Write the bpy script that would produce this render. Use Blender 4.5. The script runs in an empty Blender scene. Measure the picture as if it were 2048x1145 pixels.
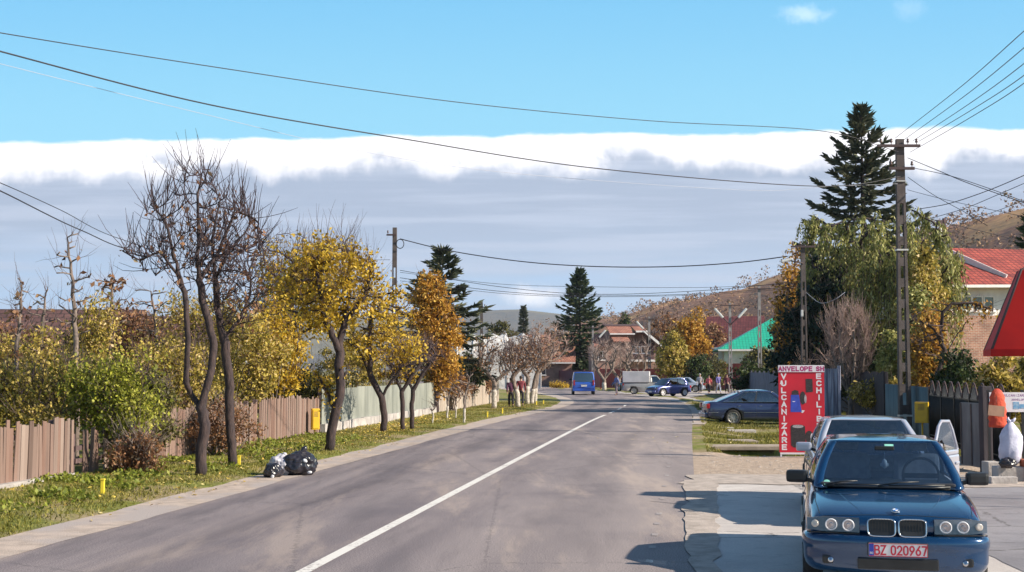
import bpy, bmesh, math, random
import numpy as np
from mathutils import Vector, Matrix, noise as mnoise
R = math.radians
SC = bpy.context.scene
COL = SC.collection
# ---------------------------------------------------------------- camera
FPX, HZ, CAMH = 2600.0, 740.0, 2.1
PITCH = math.atan((HZ - 572.5) / FPX)
cam = bpy.data.cameras.new('camera'); camo = bpy.data.objects.new('camera', cam); COL.objects.link(camo)
cam.sensor_width = 36.0; cam.lens = 36.0 * FPX / 2048.0; cam.clip_start = 0.2; cam.clip_end = 9000
camo.location = (0, 0, CAMH); camo.rotation_euler = (math.pi / 2 + PITCH, 0, 0)
SC.camera = camo
# ---------------------------------------------------------------- sun, sky, exposure
SUN_EL, SUN_AZ = 31.0, 106.0          # azimuth clockwise from +Y (east = +X)
sl = bpy.data.lights.new('sun', 'SUN'); sl.energy = 5.0; sl.angle = R(0.55); sl.color = (1.0, 0.90, 0.74)
so = bpy.data.objects.new('sun', sl); COL.objects.link(so)
sd = Vector((math.sin(R(SUN_AZ)) * math.cos(R(SUN_EL)), math.cos(R(SUN_AZ)) * math.cos(R(SUN_EL)), math.sin(R(SUN_EL))))
so.rotation_euler = sd.to_track_quat('Z', 'Y').to_euler(); so.location = (60, -10, 60)
SC.view_settings.view_transform = 'Standard'; SC.view_settings.look = 'None'
SC.view_settings.exposure = 0.68; SC.view_settings.gamma = 1; SC.view_settings.use_curve_mapping = False
SC.cycles.max_bounces = 6; SC.cycles.transparent_max_bounces = 12
W_ = bpy.data.worlds.new('World'); SC.world = W_; W_.use_nodes = True
nt = W_.node_tree; nt.nodes.clear()
class NT:
    """tiny node-tree writer"""
    def __init__(s, nt): s.nt = nt
    def n(s, t, **kw):
        x = s.nt.nodes.new(t)
        for k, v in kw.items():
            if k.startswith('i_'):
                key = k[2:]; key = int(key) if key.isdigit() else key.replace('_', ' ')
                s.put(x.inputs[key], v)
            else: setattr(x, k, v)
        return x
    def put(s, sock, v):
        if hasattr(v, 'is_output') or isinstance(v, bpy.types.NodeSocket): s.nt.links.new(v, sock)
        else: sock.default_value = v
    def m(s, op, a, b=0.0, c=None, clamp=False):
        x = s.nt.nodes.new('ShaderNodeMath'); x.operation = op; x.use_clamp = clamp
        s.put(x.inputs[0], a); s.put(x.inputs[1], b)
        if c is not None: s.put(x.inputs[2], c)
        return x.outputs[0]
    def mix(s, f, a, b, mode='MIX'):
        x = s.nt.nodes.new('ShaderNodeMix'); x.data_type = 'RGBA'; x.blend_type = mode
        s.put(x.inputs[0], f); s.put(x.inputs[6], a); s.put(x.inputs[7], b)
        return x.outputs[2]
    def sm(s, v, a, b):
        x = s.nt.nodes.new('ShaderNodeMapRange'); x.interpolation_type = 'SMOOTHSTEP'
        s.put(x.inputs[0], v); s.put(x.inputs[1], a); s.put(x.inputs[2], b)
        return x.outputs[0]
    def noise(s, vec, scale, detail=4, rough=0.55, dist=0.0):
        x = s.nt.nodes.new('ShaderNodeTexNoise')
        if vec is not None: s.put(x.inputs['Vector'], vec)
        x.inputs['Scale'].default_value = scale; x.inputs['Detail'].default_value = detail
        x.inputs['Roughness'].default_value = rough; x.inputs['Distortion'].default_value = dist
        return x.outputs['Fac']
def c4(c): return (c[0], c[1], c[2], 1.0)
T = NT(nt)
sky = T.n('ShaderNodeTexSky', sky_type='NISHITA', sun_disc=False, sun_elevation=R(SUN_EL), sun_rotation=R(SUN_AZ),
          altitude=300, air_density=1.0, dust_density=0.3, ozone_density=3.0)
tc = T.n('ShaderNodeTexCoord').outputs['Generated']
sx = T.n('ShaderNodeSeparateXYZ', i_0=tc)
yy = T.m('MAXIMUM', sx.outputs[1], 0.03)
q = T.m('DIVIDE', sx.outputs[2], yy); r = T.m('DIVIDE', sx.outputs[0], yy)
def vec(x, y, z=0.0):
    return T.n('ShaderNodeCombineXYZ', i_0=x, i_1=y, i_2=z).outputs[0]
nA = T.noise(vec(r, T.m('MULTIPLY', q, 2.2)), 22, 6, 0.6)
nS = T.noise(vec(r, T.m('MULTIPLY', q, 1.0)), 7, 3)
edge = T.m('ADD', T.m('ADD', 0.1825, T.m('MULTIPLY', r, 0.013)), T.m('ADD', T.m('MULTIPLY', T.m('SUBTRACT', nS, 0.5), 0.012), T.m('MULTIPLY', T.m('SUBTRACT', nA, 0.5), 0.009)))
d = T.m('SUBTRACT', edge, q)                     # how far below the cloud's upper edge
m_cloud = T.sm(d, -0.0012, 0.0028)
# bright upper roll, its ragged lower limit
nB = T.noise(vec(r, T.m('MULTIPLY', q, 0.7)), 11, 5, 0.6)
lim = T.m('ADD', 0.0295, T.m('MULTIPLY', T.m('SUBTRACT', nB, 0.5), 0.075))
m_white = T.m('SUBTRACT', 1.0, T.sm(T.m('SUBTRACT', d, lim), -0.012, 0.006))
nC = T.noise(vec(T.m('MULTIPLY', r, 1.0), T.m('MULTIPLY', q, 1.1)), 17, 5, 0.55, 0.4)
dimp = T.m('MULTIPLY', T.sm(nC, 0.54, 0.68), T.sm(d, 0.005, 0.020))
m_white = T.m('MULTIPLY', m_white, T.m('SUBTRACT', 1.0, T.m('MULTIPLY', dimp, 0.9)))
streak = T.noise(vec(T.m('MULTIPLY', r, 0.5), T.m('MULTIPLY', q, 9.0)), 9, 4)
low = T.mix(T.sm(q, 0.02, 0.13), c4((0.43, 0.56, 0.73)), c4((0.355, 0.42, 0.54)))
low = T.mix(T.m('MULTIPLY', T.sm(streak, 0.42, 0.66), 0.7), low, c4((0.47, 0.53, 0.65)))
gap = T.m('MULTIPLY', T.sm(T.noise(vec(T.m('MULTIPLY', r, 0.45), T.m('MULTIPLY', q, 5.0), 3.0), 8, 4), 0.50, 0.68), T.m('SUBTRACT', 1.0, T.sm(q, 0.06, 0.125)))
low = T.mix(T.m('MULTIPLY', gap, 0.55), low, c4((0.36, 0.53, 0.75)))
ccol = T.mix(m_white, low, c4((0.98, 0.96, 0.99)))
# small puffs: one near the horizon, two thin ones in the blue
def puff(r0, q0, wr, wq, amt, sc):
    a = T.m('DIVIDE', T.m('SUBTRACT', r, r0), wr); b = T.m('DIVIDE', T.m('SUBTRACT', q, q0), wq)
    rr = T.m('SQRT', T.m('ADD', T.m('MULTIPLY', a, a), T.m('MULTIPLY', b, b)))
    nz = T.noise(vec(r, q, 1.7), sc, 5, 0.6)
    return T.m('MULTIPLY', T.m('SUBTRACT', 1.0, T.sm(T.m('ADD', rr, T.m('MULTIPLY', nz, 1.5)), 0.75, 1.75)), amt)
p1 = puff(0.015, 0.056, 0.028, 0.011, 0.85, 45)
ccol = T.mix(p1, ccol, c4((0.93, 0.92, 0.96)))
p2 = T.m('ADD', puff(0.229, 0.277, 0.026, 0.010, 0.34, 90), puff(0.31, 0.282, 0.018, 0.012, 0.12, 90), clamp=True)
skyc = T.mix(1.0, sky.outputs[0], c4((0.078, 0.088, 0.084)), 'MULTIPLY')
skyc = T.mix(T.m('SUBTRACT', 0.8, T.m('MULTIPLY', T.sm(q, 0.34, 0.62), 0.8)), skyc, T.mix(T.sm(q, 0.17, 0.32), c4((0.23, 0.52, 0.69)), c4((0.15, 0.43, 0.67))))
skyc = T.mix(p2, skyc, c4((0.85, 0.90, 0.95)))
fin = T.mix(m_cloud, skyc, T.mix(1.0, ccol, c4((0.84, 0.84, 0.84)), 'MULTIPLY'))
bg = T.n('ShaderNodeBackground', i_0=fin, i_1=1.0)
wo = T.n('ShaderNodeOutputWorld', i_0=bg.outputs[0])
# ---------------------------------------------------------------- projecting helpers
_F = Vector((0, math.cos(PITCH), math.sin(PITCH))); _U = Vector((0, -math.sin(PITCH), math.cos(PITCH)))
def ray(px, py):
    return _F + Vector((1, 0, 0)) * ((px - 1024) / FPX) + _U * ((572.5 - py) / FPX)
def P(px, py, Y):
    d = ray(px, py); return Vector((0, 0, CAMH)) + d * (Y / d.y)
def G(px, py, z=0.0):
    d = ray(px, py); return Vector((0, 0, CAMH)) + d * ((z - CAMH) / d.z)
# ---------------------------------------------------------------- scene-graph helpers
def tag(o, label=None, cat=None, group=None, kind=None):
    if label: o['label'] = label
    if cat: o['category'] = cat
    if group: o['group'] = group
    if kind: o['kind'] = kind
    return o
def thing(name, label, cat, loc=(0, 0, 0), rz=0.0, group=None):
    o = bpy.data.objects.new(name, None); COL.objects.link(o)
    o.location = loc; o.rotation_euler = (0, 0, rz); o.empty_display_size = 0.2
    return tag(o, label, cat, group)
def dup(root, loc, rz, label, scale=None):
    def cp(o, par):
        c = o.copy(); COL.objects.link(c); c.parent = par
        for ch in [x for x in list(bpy.data.objects) if x.parent == o]: cp(ch, c)
        return c
    r_ = cp(root, None); r_.location = loc; r_.rotation_euler = (0, 0, rz); r_['label'] = label
    if scale: r_.scale = (scale,) * 3 if not hasattr(scale, '__len__') else scale
    return r_
def link_mesh(name, me, parent=None, mats=None):
    o = bpy.data.objects.new(name, me); COL.objects.link(o)
    if parent is not None: o.parent = parent
    for m in (mats if isinstance(mats, (list, tuple)) else [mats]):
        if m is not None: me.materials.append(m)
    return o
class MB:
    """collects faces; build() links ONE mesh object with metric uvs"""
    def __init__(s): s.v = []; s.f = []; s.mi = []; s.sm = []; s.cm = 0; s.cs = False
    def mat(s, i): s.cm = i; return s
    def smooth(s, b=True): s.cs = b; return s
    def add(s, vs, fs):
        b = len(s.v); s.v += [tuple(v) for v in vs]
        for f in fs: s.f.append([b + i for i in f]); s.mi.append(s.cm); s.sm.append(s.cs)
        return s
    def quad(s, a, b, c, d): return s.add([a, b, c, d], [(0, 1, 2, 3)])
    def box(s, x0, x1, y0, y1, z0, z1, bev=0.0, M=None):
        if bev > 0:
            bm = bmesh.new(); bmesh.ops.create_cube(bm, size=1)
            for v in bm.verts: v.co = Vector(((x0 + x1) / 2 + v.co.x * (x1 - x0), (y0 + y1) / 2 + v.co.y * (y1 - y0), (z0 + z1) / 2 + v.co.z * (z1 - z0)))
            bmesh.ops.bevel(bm, geom=list(bm.edges), offset=bev, segments=2, affect='EDGES', profile=0.6)
            vs = [v.co.copy() for v in bm.verts]; fs = [[v.index for v in f.verts] for f in bm.faces]; bm.free()
        else:
            vs = [Vector(p) for p in ((x0, y0, z0), (x1, y0, z0), (x1, y1, z0), (x0, y1, z0), (x0, y0, z1), (x1, y0, z1), (x1, y1, z1), (x0, y1, z1))]
            fs = [(0, 3, 2, 1), (4, 5, 6, 7), (0, 1, 5, 4), (1, 2, 6, 5), (2, 3, 7, 6), (3, 0, 4, 7)]
        if M is not None: vs = [M @ v for v in vs]
        return s.add(vs, fs)
    def bar(s, a, b, w, h, up=Vector((0, 0, 1))):
        a = Vector(a); b = Vector(b); d = (b - a); L = d.length; d.normalize()
        x = d.cross(up); x = x.normalized() if x.length > 1e-4 else Vector((1, 0, 0)); z = x.cross(d)
        M = Matrix((( x.x, d.x, z.x, a.x), (x.y, d.y, z.y, a.y), (x.z, d.z, z.z, a.z), (0, 0, 0, 1)))
        return s.box(-w / 2, w / 2, 0, L, -h / 2, h / 2, M=M)
    def tube(s, pts, rad, n=6, cap=True):
        pts = [Vector(p) for p in pts]; k = len(pts)
        rad = [rad] * k if not hasattr(rad, '__len__') else rad
        b = len(s.v); ref = None
        for i, p in enumerate(pts):
            t = (pts[min(i + 1, k - 1)] - pts[max(i - 1, 0)])
            t = t.normalized() if t.length > 1e-9 else Vector((0, 0, 1))
            if ref is None:
                ref = t.cross(Vector((0.31, 0.77, 0.55))).normalized()
            ref = (ref - t * ref.dot(t)); ref = ref.normalized() if ref.length > 1e-6 else t.orthogonal().normalized()
            bi = t.cross(ref)
            for j in range(n):
                a = 2 * math.pi * j / n
                s.v.append(tuple(p + (ref * math.cos(a) + bi * math.sin(a)) * rad[i]))
        for i in range(k - 1):
            for j in range(n):
                s.f.append([b + i * n + j, b + i * n + (j + 1) % n, b + (i + 1) * n + (j + 1) % n, b + (i + 1) * n + j]); s.mi.append(s.cm); s.sm.append(True)
        if cap:
            s.f.append([b + j for j in range(n)][::-1]); s.f.append([b + (k - 1) * n + j for j in range(n)]); s.mi += [s.cm] * 2; s.sm += [False] * 2
        return s
    def lathe(s, prof, n=20, M=None, axis='Z'):
        b = len(s.v); k = len(prof)
        for (r_, z) in prof:
            for j in range(n):
                a = 2 * math.pi * j / n; c, d_ = math.cos(a) * r_, math.sin(a) * r_
                v = Vector((c, d_, z)) if axis == 'Z' else (Vector((z, c, d_)) if axis == 'X' else Vector((d_, z, c)))
                s.v.append(tuple(M @ v if M is not None else v))
        for i in range(k - 1):
            for j in range(n):
                s.f.append([b + i * n + j, b + i * n + (j + 1) % n, b + (i + 1) * n + (j + 1) % n, b + (i + 1) * n + j]); s.mi.append(s.cm); s.sm.append(True)
        s.f.append([b + j for j in range(n)][::-1]); s.f.append([b + (k - 1) * n + j for j in range(n)]); s.mi += [s.cm] * 2; s.sm += [False] * 2
        return s
    def prism(s, poly, a, b_, fn):
        """poly: 2-D outline; fn(u,v,w)->point; extruded from w=a to w=b_"""
        n = len(poly); vs = [fn(u, v, a) for u, v in poly] + [fn(u, v, b_) for u, v in poly]
        fs = [list(range(n))[::-1], list(range(n, 2 * n))] + [(i, (i + 1) % n, n + (i + 1) % n, n + i) for i in range(n)]
        return s.add(vs, fs)
    def build(s, name, mats, parent=None, recalc=True, uv=True):
        me = bpy.data.meshes.new(name); me.from_pydata(s.v, [], s.f)
        me.polygons.foreach_set('material_index', s.mi); me.polygons.foreach_set('use_smooth', s.sm)
        me.update()
        if recalc:
            bm = bmesh.new(); bm.from_mesh(me); bmesh.ops.recalc_face_normals(bm, faces=bm.faces); bm.to_mesh(me); bm.free()
        if uv:
            L = me.uv_layers.new(name='UVMap'); dat = np.zeros((len(me.loops), 2), 'f'); Z = Vector((0, 0, 1))
            for p in me.polygons:
                nn = p.normal
                if abs(nn.z) > 0.985: u, w = Vector((1, 0, 0)), Vector((0, 1, 0))
                else: u = Z.cross(nn).normalized(); w = nn.cross(u)
                for li in p.loop_indices:
                    co = me.vertices[me.loops[li].vertex_index].co; dat[li] = (co.dot(u), co.dot(w))
            L.data.foreach_set('uv', dat.ravel())
        return link_mesh(name, me, parent, mats)
def np_mesh(name, V, F, mats, parent=None, smooth=False):
    V = np.asarray(V, 'f'); F = np.asarray(F, 'i'); k = F.shape[1]
    me = bpy.data.meshes.new(name)
    me.vertices.add(len(V)); me.vertices.foreach_set('co', V.ravel())
    me.loops.add(F.size); me.loops.foreach_set('vertex_index', F.ravel())
    me.polygons.add(len(F)); me.polygons.foreach_set('loop_start', np.arange(0, F.size, k, dtype='i'))
    me.polygons.foreach_set('loop_total', np.full(len(F), k, 'i'))
    if smooth: me.polygons.foreach_set('use_smooth', np.ones(len(F), bool))
    me.update(calc_edges=True); me.validate()
    return link_mesh(name, me, parent, mats)
def evaluated(o, name=None):
    """apply modifiers of o into a plain mesh"""
    dg = bpy.context.evaluated_depsgraph_get(); dg.update()
    me = bpy.data.meshes.new_from_object(o.evaluated_get(dg), depsgraph=dg)
    o.modifiers.clear(); old = o.data; o.data = me
    return o
# ---------------------------------------------------------------- materials
MATS = {}
def pmat(name, c1, c2=None, rough=0.7, scale=6.0, bump=0.0, bscale=None, metal=0.0, coat=0.0, spec=0.5, coord='Object', detail=5, stretch=None, emit=None, contrast=(0.35, 0.65), c3=None):
    if name in MATS: return MATS[name]
    m = bpy.data.materials.new(name); m.use_nodes = True; MATS[name] = m
    t = NT(m.node_tree); b = m.node_tree.nodes['Principled BSDF']
    tc_ = t.n('ShaderNodeTexCoord').outputs[coord]
    if stretch: tc_ = t.n('ShaderNodeMapping', i_0=tc_, i_Scale=stretch).outputs[0]
    f = t.noise(tc_, scale, detail)
    c2 = c2 or tuple(x * 0.8 for x in c1)
    col = t.mix(t.sm(f, *contrast), c4(c1), c4(c2))
    if c3: col = t.mix(t.sm(t.noise(tc_, scale * 0.23, 4), 0.45, 0.62), col, c4(c3))
    t.put(b.inputs['Base Color'], col); b.inputs['Roughness'].default_value = rough
    b.inputs['Metallic'].default_value = metal; b.inputs['Coat Weight'].default_value = coat; b.inputs['Coat Roughness'].default_value = 0.06
    b.inputs['Specular IOR Level'].default_value = spec
    if bump:
        f2 = t.noise(tc_, bscale or scale * 4, 5)
        bp = t.n('ShaderNodeBump', i_Height=f2, i_Strength=bump, i_Distance=0.02); t.put(b.inputs['Normal'], bp.outputs[0])
    if emit: b.inputs['Emission Color'].default_value = c4(emit); b.inputs['Emission Strength'].default_value = 1
    return m
def brickmat(name, c1, c2, mortar, bw, bh, msize=0.02, rough=0.8, offset=0.5, bump=0.6, dirt=None, smoothm=0.1):
    if name in MATS: return MATS[name]
    m = bpy.data.materials.new(name); m.use_nodes = True; MATS[name] = m
    t = NT(m.node_tree); b = m.node_tree.nodes['Principled BSDF']
    uv = t.n('ShaderNodeTexCoord').outputs['UV']
    br = t.n('ShaderNodeTexBrick', i_Vector=uv, i_Color1=c4(c1), i_Color2=c4(c2), i_Mortar=c4(mortar), i_Scale=1.0, i_Mortar_Size=msize, i_Mortar_Smooth=smoothm, i_Brick_Width=bw, i_Row_Height=bh, i_Bias=0.0)
    br.offset = offset
    col = br.outputs[0]
    nz = t.noise(uv, 1.3, 5)
    col = t.mix(t.sm(nz, 0.4, 0.7), col, t.mix(1.0, col, c4(dirt or (0.6, 0.6, 0.62)), 'MULTIPLY'))
    t.put(b.inputs['Base Color'], col); b.inputs['Roughness'].default_value = rough
    bp = t.n('ShaderNodeBump', i_Height=br.outputs[1], i_Strength=bump, i_Distance=0.02); bp.invert = True
    t.put(b.inputs['Normal'], bp.outputs[0])
    return m
def leafmat(name, cols, transl=0.35, rough=0.55):
    """each leaf (mesh island) picks its own colour"""
    if name in MATS: return MATS[name]
    m = bpy.data.materials.new(name); m.use_nodes = True; MATS[name] = m
    t = NT(m.node_tree); b = m.node_tree.nodes['Principled BSDF']; out = m.node_tree.nodes['Material Output']
    ri = t.n('ShaderNodeNewGeometry').outputs['Random Per Island']
    tco = t.n('ShaderNodeTexCoord').outputs['Object']
    big = t.noise(tco, 0.9, 3)
    f = t.m('ADD', t.m('MULTIPLY', ri, 0.62), t.m('MULTIPLY', t.m('SUBTRACT', big, 0.3), 0.95), clamp=True)
    cr = t.n('ShaderNodeValToRGB', i_0=f)
    el = cr.color_ramp.elements
    while len(el) < len(cols): el.new(0.5)
    for i, c in enumerate(cols): el[i].position = 0.08 + 0.84 * i / (len(cols) - 1); el[i].color = c4(c)
    t.put(b.inputs['Base Color'], cr.outputs[0]); b.inputs['Roughness'].default_value = rough; b.inputs['Specular IOR Level'].default_value = 0.3
    tr = t.n('ShaderNodeBsdfTranslucent', i_0=cr.outputs[0]); mx = t.n('ShaderNodeMixShader', i_0=transl, i_1=b.outputs[0], i_2=tr.outputs[0])
    m.node_tree.links.new(mx.outputs[0], out.inputs[0])
    return m
# ================================================================= road geometry (plan view, metres)
def poly_dense(pts, step=1.0):
    out = []
    n = len(pts)
    P_ = [Vector((p[0], p[1], 0)) for p in pts]
    for i in range(n - 1):
        p0 = P_[max(i - 1, 0)]; p1 = P_[i]; p2 = P_[i + 1]; p3 = P_[min(i + 2, n - 1)]
        k = max(1, int((p2 - p1).length / step))
        for j in range(k):
            t = j / k
            out.append(0.5 * ((2 * p1) + (p2 - p0) * t + (2 * p0 - 5 * p1 + 4 * p2 - p3) * t * t + (3 * p1 - p0 - 3 * p2 + p3) * t ** 3))
    out.append(P_[-1]); return out
SL = 0.135
def lineX(c): return lambda Y: c + SL * Y
# left & right asphalt edges
LE = [(-7.8 + SL * -30, -30), (-7.8, 0), (-7.8 + SL * 20, 20), (-7.8 + SL * 40, 40), (-0.35, 55), (1.9, 68), (3.55, 80), (4.1, 92), (3.6, 107), (1.7, 127), (-1.9, 150), (-7.0, 175), (-16, 205), (-30, 240), (-60, 290)]
RE = [(0.11 + SL * -30, -30), (0.11, 0), (0.11 + SL * 20, 20), (0.11 + SL * 40, 40), (7.6, 55), (9.3, 68), (10.6, 80), (11.3, 92), (11.1, 107), (9.6, 127), (6.4, 150), (1.5, 177), (-7.5, 211), (-22, 249), (-55, 302)]
CL = [(-4.02 + SL * -30, -30), (-4.02, 0), (-4.02 + SL * 20, 20), (-4.02 + SL * 40, 40), (3.45, 55), (5.45, 68), (7.0, 80), (7.7, 92), (7.4, 107), (5.7, 127), (2.3, 150), (-2.8, 176), (-11.7, 208), (-26, 244), (-57, 296)]
def resample(pts, n):
    d = poly_dense(pts, 0.5); L = [0]
    for a, b in zip(d, d[1:]): L.append(L[-1] + (b - a).length)
    L = np.array(L); X_ = np.array([[p.x, p.y] for p in d]); s = np.linspace(0, L[-1], n)
    return np.stack([np.interp(s, L, X_[:, 0]), np.interp(s, L, X_[:, 1])], 1), s
def strip(name, A, B, z, mat, n, nu=1, zf=None):
    a, sa = resample(A, n); b, sb = resample(B, n)
    V = []; F = []; UV = []
    for i in range(n):
        for j in range(nu + 1):
            t = j / nu; p = a[i] * (1 - t) + b[i] * t
            zz = z if zf is None else z + zf(p[0], p[1])
            V.append((p[0], p[1], zz)); UV.append((t, sa[i]))
    for i in range(n - 1):
        for j in range(nu):
            q_ = i * (nu + 1) + j; F.append((q_, q_ + 1, q_ + nu + 2, q_ + nu + 1))
    me = bpy.data.meshes.new(name); me.from_pydata(V, [], F)
    L = me.uv_layers.new(name='UVMap')
    for l in me.loops: L.data[l.index].uv = UV[l.vertex_index]
    return link_mesh(name, me, None, mat)
# ---- asphalt
def asphalt_mat():
    m = bpy.data.materials.new('asphalt'); m.use_nodes = True
    t = NT(m.node_tree); b = m.node_tree.nodes['Principled BSDF']
    uv = t.n('ShaderNodeTexCoord').outputs['UV']; ob = t.n('ShaderNodeTexCoord').outputs['Object']
    s = t.n('ShaderNodeSeparateXYZ', i_0=uv); u = s.outputs[0]; v = s.outputs[1]
    along = t.n('ShaderNodeCombineXYZ', i_0=t.m('MULTIPLY', u, 7.8), i_1=t.m('MULTIPLY', v, 0.09)).outputs[0]
    n1 = t.noise(along, 0.9, 5, 0.6, 0.5); n2 = t.noise(ob, 0.35, 4); n3 = t.noise(ob, 60, 3); n4 = t.noise(ob, 7, 5, 0.65)
    base = t.mix(t.sm(n1, 0.34, 0.66), c4((0.180, 0.150, 0.160)), c4((0.270, 0.225, 0.225)))
    # polished wheel tracks are paler, the lane middles darker with drips
    def band(c, w): return t.m('SUBTRACT', 1.0, t.sm(t.m('ABSOLUTE', t.m('SUBTRACT', u, c)), 0.0, w))
    tr = t.m('ADD', t.m('ADD', band(0.12, 0.07), band(0.35, 0.07)), t.m('ADD', band(0.64, 0.08), band(0.88, 0.08)), clamp=True)
    base = t.mix(t.m('MULTIPLY', tr, 0.35), base, c4((0.31, 0.262, 0.262)))
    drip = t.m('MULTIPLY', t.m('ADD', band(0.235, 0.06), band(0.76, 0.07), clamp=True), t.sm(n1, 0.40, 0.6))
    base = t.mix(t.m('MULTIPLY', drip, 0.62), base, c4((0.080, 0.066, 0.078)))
    # the right-hand lane is dustier
    base = t.mix(t.m('MULTIPLY', t.sm(u, 0.45, 1.0), 0.50), base, c4((0.40, 0.335, 0.31)))
    edge = t.m('SUBTRACT', 1.0, t.sm(t.m('ADD', u, t.m('MULTIPLY', t.m('SUBTRACT', n4, 0.5), 0.06)), 0.0, 0.05))
    base = t.mix(t.m('MULTIPLY', edge, 0.5), base, c4((0.33, 0.27, 0.25)))
    base = t.mix(t.m('MULTIPLY', t.sm(n2, 0.5, 0.72), 0.35), base, c4((0.11, 0.096, 0.118)))
    base = t.mix(t.sm(n3, 0.38, 0.62), t.mix(1.0, base, c4((0.62, 0.62, 0.64)), 'MULTIPLY'), t.mix(1.0, base, c4((1.25, 1.25, 1.25)), 'MULTIPLY'))
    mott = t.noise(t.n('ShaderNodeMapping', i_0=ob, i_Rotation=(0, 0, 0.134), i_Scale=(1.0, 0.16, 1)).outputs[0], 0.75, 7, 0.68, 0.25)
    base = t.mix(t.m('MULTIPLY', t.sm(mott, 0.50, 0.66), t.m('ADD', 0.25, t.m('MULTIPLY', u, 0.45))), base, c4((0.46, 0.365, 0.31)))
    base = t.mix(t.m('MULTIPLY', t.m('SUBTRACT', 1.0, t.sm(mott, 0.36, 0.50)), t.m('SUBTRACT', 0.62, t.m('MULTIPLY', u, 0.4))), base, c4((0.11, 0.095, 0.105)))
    # cracks
    vo = t.n('ShaderNodeTexVoronoi', feature='DISTANCE_TO_EDGE', i_Vector=t.n('ShaderNodeMapping', i_0=ob, i_Scale=(0.22, 0.12, 1)).outputs[0], i_Scale=1.0)
    wob = t.m('ADD', vo.outputs[0], t.m('MULTIPLY', t.m('SUBTRACT', n4, 0.5), 0.05))
    crack = t.m('SUBTRACT', 1.0, t.sm(t.m('ABSOLUTE', wob), 0.0, 0.0045))
    base = t.mix(t.m('MULTIPLY', crack, 0.35), base, c4((0.05, 0.045, 0.05)))
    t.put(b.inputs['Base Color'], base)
    t.put(b.inputs['Roughness'], t.m('ADD', 0.78, t.m('MULTIPLY', n1, 0.15)))
    b.inputs['Specular IOR Level'].default_value = 0.35
    bp = t.n('ShaderNodeBump', i_Height=n3, i_Strength=0.35, i_Distance=0.012); t.put(b.inputs['Normal'], bp.outputs[0])
    return m
M_asph = asphalt_mat()
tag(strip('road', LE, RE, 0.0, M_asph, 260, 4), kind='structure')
# ---- pale gravelly shoulder between asphalt and grass
def off(pts, dx):
    P_ = poly_dense(pts, 1.0); out = []
    for i, p in enumerate(P_):
        a = P_[max(i - 1, 0)]; b = P_[min(i + 1, len(P_) - 1)]; t_ = (b - a).normalized(); n_ = Vector((t_.y, -t_.x, 0))
        w = dx + 0.10 * mnoise.noise(Vector((p.x * 0.7, p.y * 0.7, dx)))+ 0.05 * mnoise.noise(Vector((p.x * 2.7, p.y * 2.7, dx)))
        out.append((p.x + n_.x * w, p.y + n_.y * w))
    return out
M_shoulder = pmat('shoulder_gravel', (0.52, 0.415, 0.35), (0.38, 0.305, 0.26), rough=0.95, scale=3.0, bump=0.6, bscale=45, c3=(0.40, 0.34, 0.32))
tag(strip('gravel_shoulder', off(LE, -0.80), off(LE, 0.12), 0.004, M_shoulder, 700, 1), kind='structure')
M_kerb = pmat('edge_strip', (0.55, 0.52, 0.52), (0.42, 0.39, 0.39), rough=0.9, scale=5, bump=0.3)
tag(strip('verge_edge_strip', [p for p in off(RE, 0.0) if 50 < p[1]], [p for p in off(RE, 0.55) if 50 < p[1]], 0.006, M_shoulder, 260, 1), kind='structure')
# ---- painted markings
def paint_mat(wear):
    m = bpy.data.materials.new('road_paint'); m.use_nodes = True
    t = NT(m.node_tree); b = m.node_tree.nodes['Principled BSDF']
    ob = t.n('ShaderNodeTexCoord').outputs['Object']
    n = t.noise(ob, 14, 6, 0.7); n2 = t.noise(ob, 1.1, 3)
    f = t.sm(t.m('ADD', n, t.m('MULTIPLY', t.m('SUBTRACT', n2, 0.5), 0.5)), wear - 0.06, wear + 0.06)
    t.put(b.inputs['Base Color'], t.mix(f, c4((0.72, 0.68, 0.64)), c4((0.33, 0.28, 0.27)))); b.inputs['Roughness'].default_value = 0.7
    return m
M_paint = paint_mat(0.60); M_paint_worn = paint_mat(0.36)
cl = poly_dense(CL, 0.5)
def seg_strip(mb, pts, w, z, y0, y1):
    sel = [p for p in pts if y0 <= p.y <= y1]
    for a, b in zip(sel, sel[1:]):
        t_ = (b - a).normalized(); n_ = Vector((t_.y, -t_.x, 0)) * (w / 2)
        mb.quad((a - n_) + Vector((0, 0, z)), (a + n_) + Vector((0, 0, z)), (b + n_) + Vector((0, 0, z)), (b - n_) + Vector((0, 0, z)))
mb = MB(); seg_strip(mb, cl, 0.15, 0.005, -10, 61.0)
for y0 in (63.0, 69.0, 75.0): seg_strip(mb, cl, 0.13, 0.005, y0, y0 + 3.2)
tag(mb.build('centre_line', M_paint), kind='structure')
mb = MB(); er = poly_dense([(x - 0.55, y) for x, y in RE], 0.25)
y = 12.0
while y < 50: seg_strip(mb, er, 0.08, 0.005, y, y + 0.4); y += 1.15
tag(mb.build('edge_dashes', M_paint_worn), kind='structure')
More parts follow.
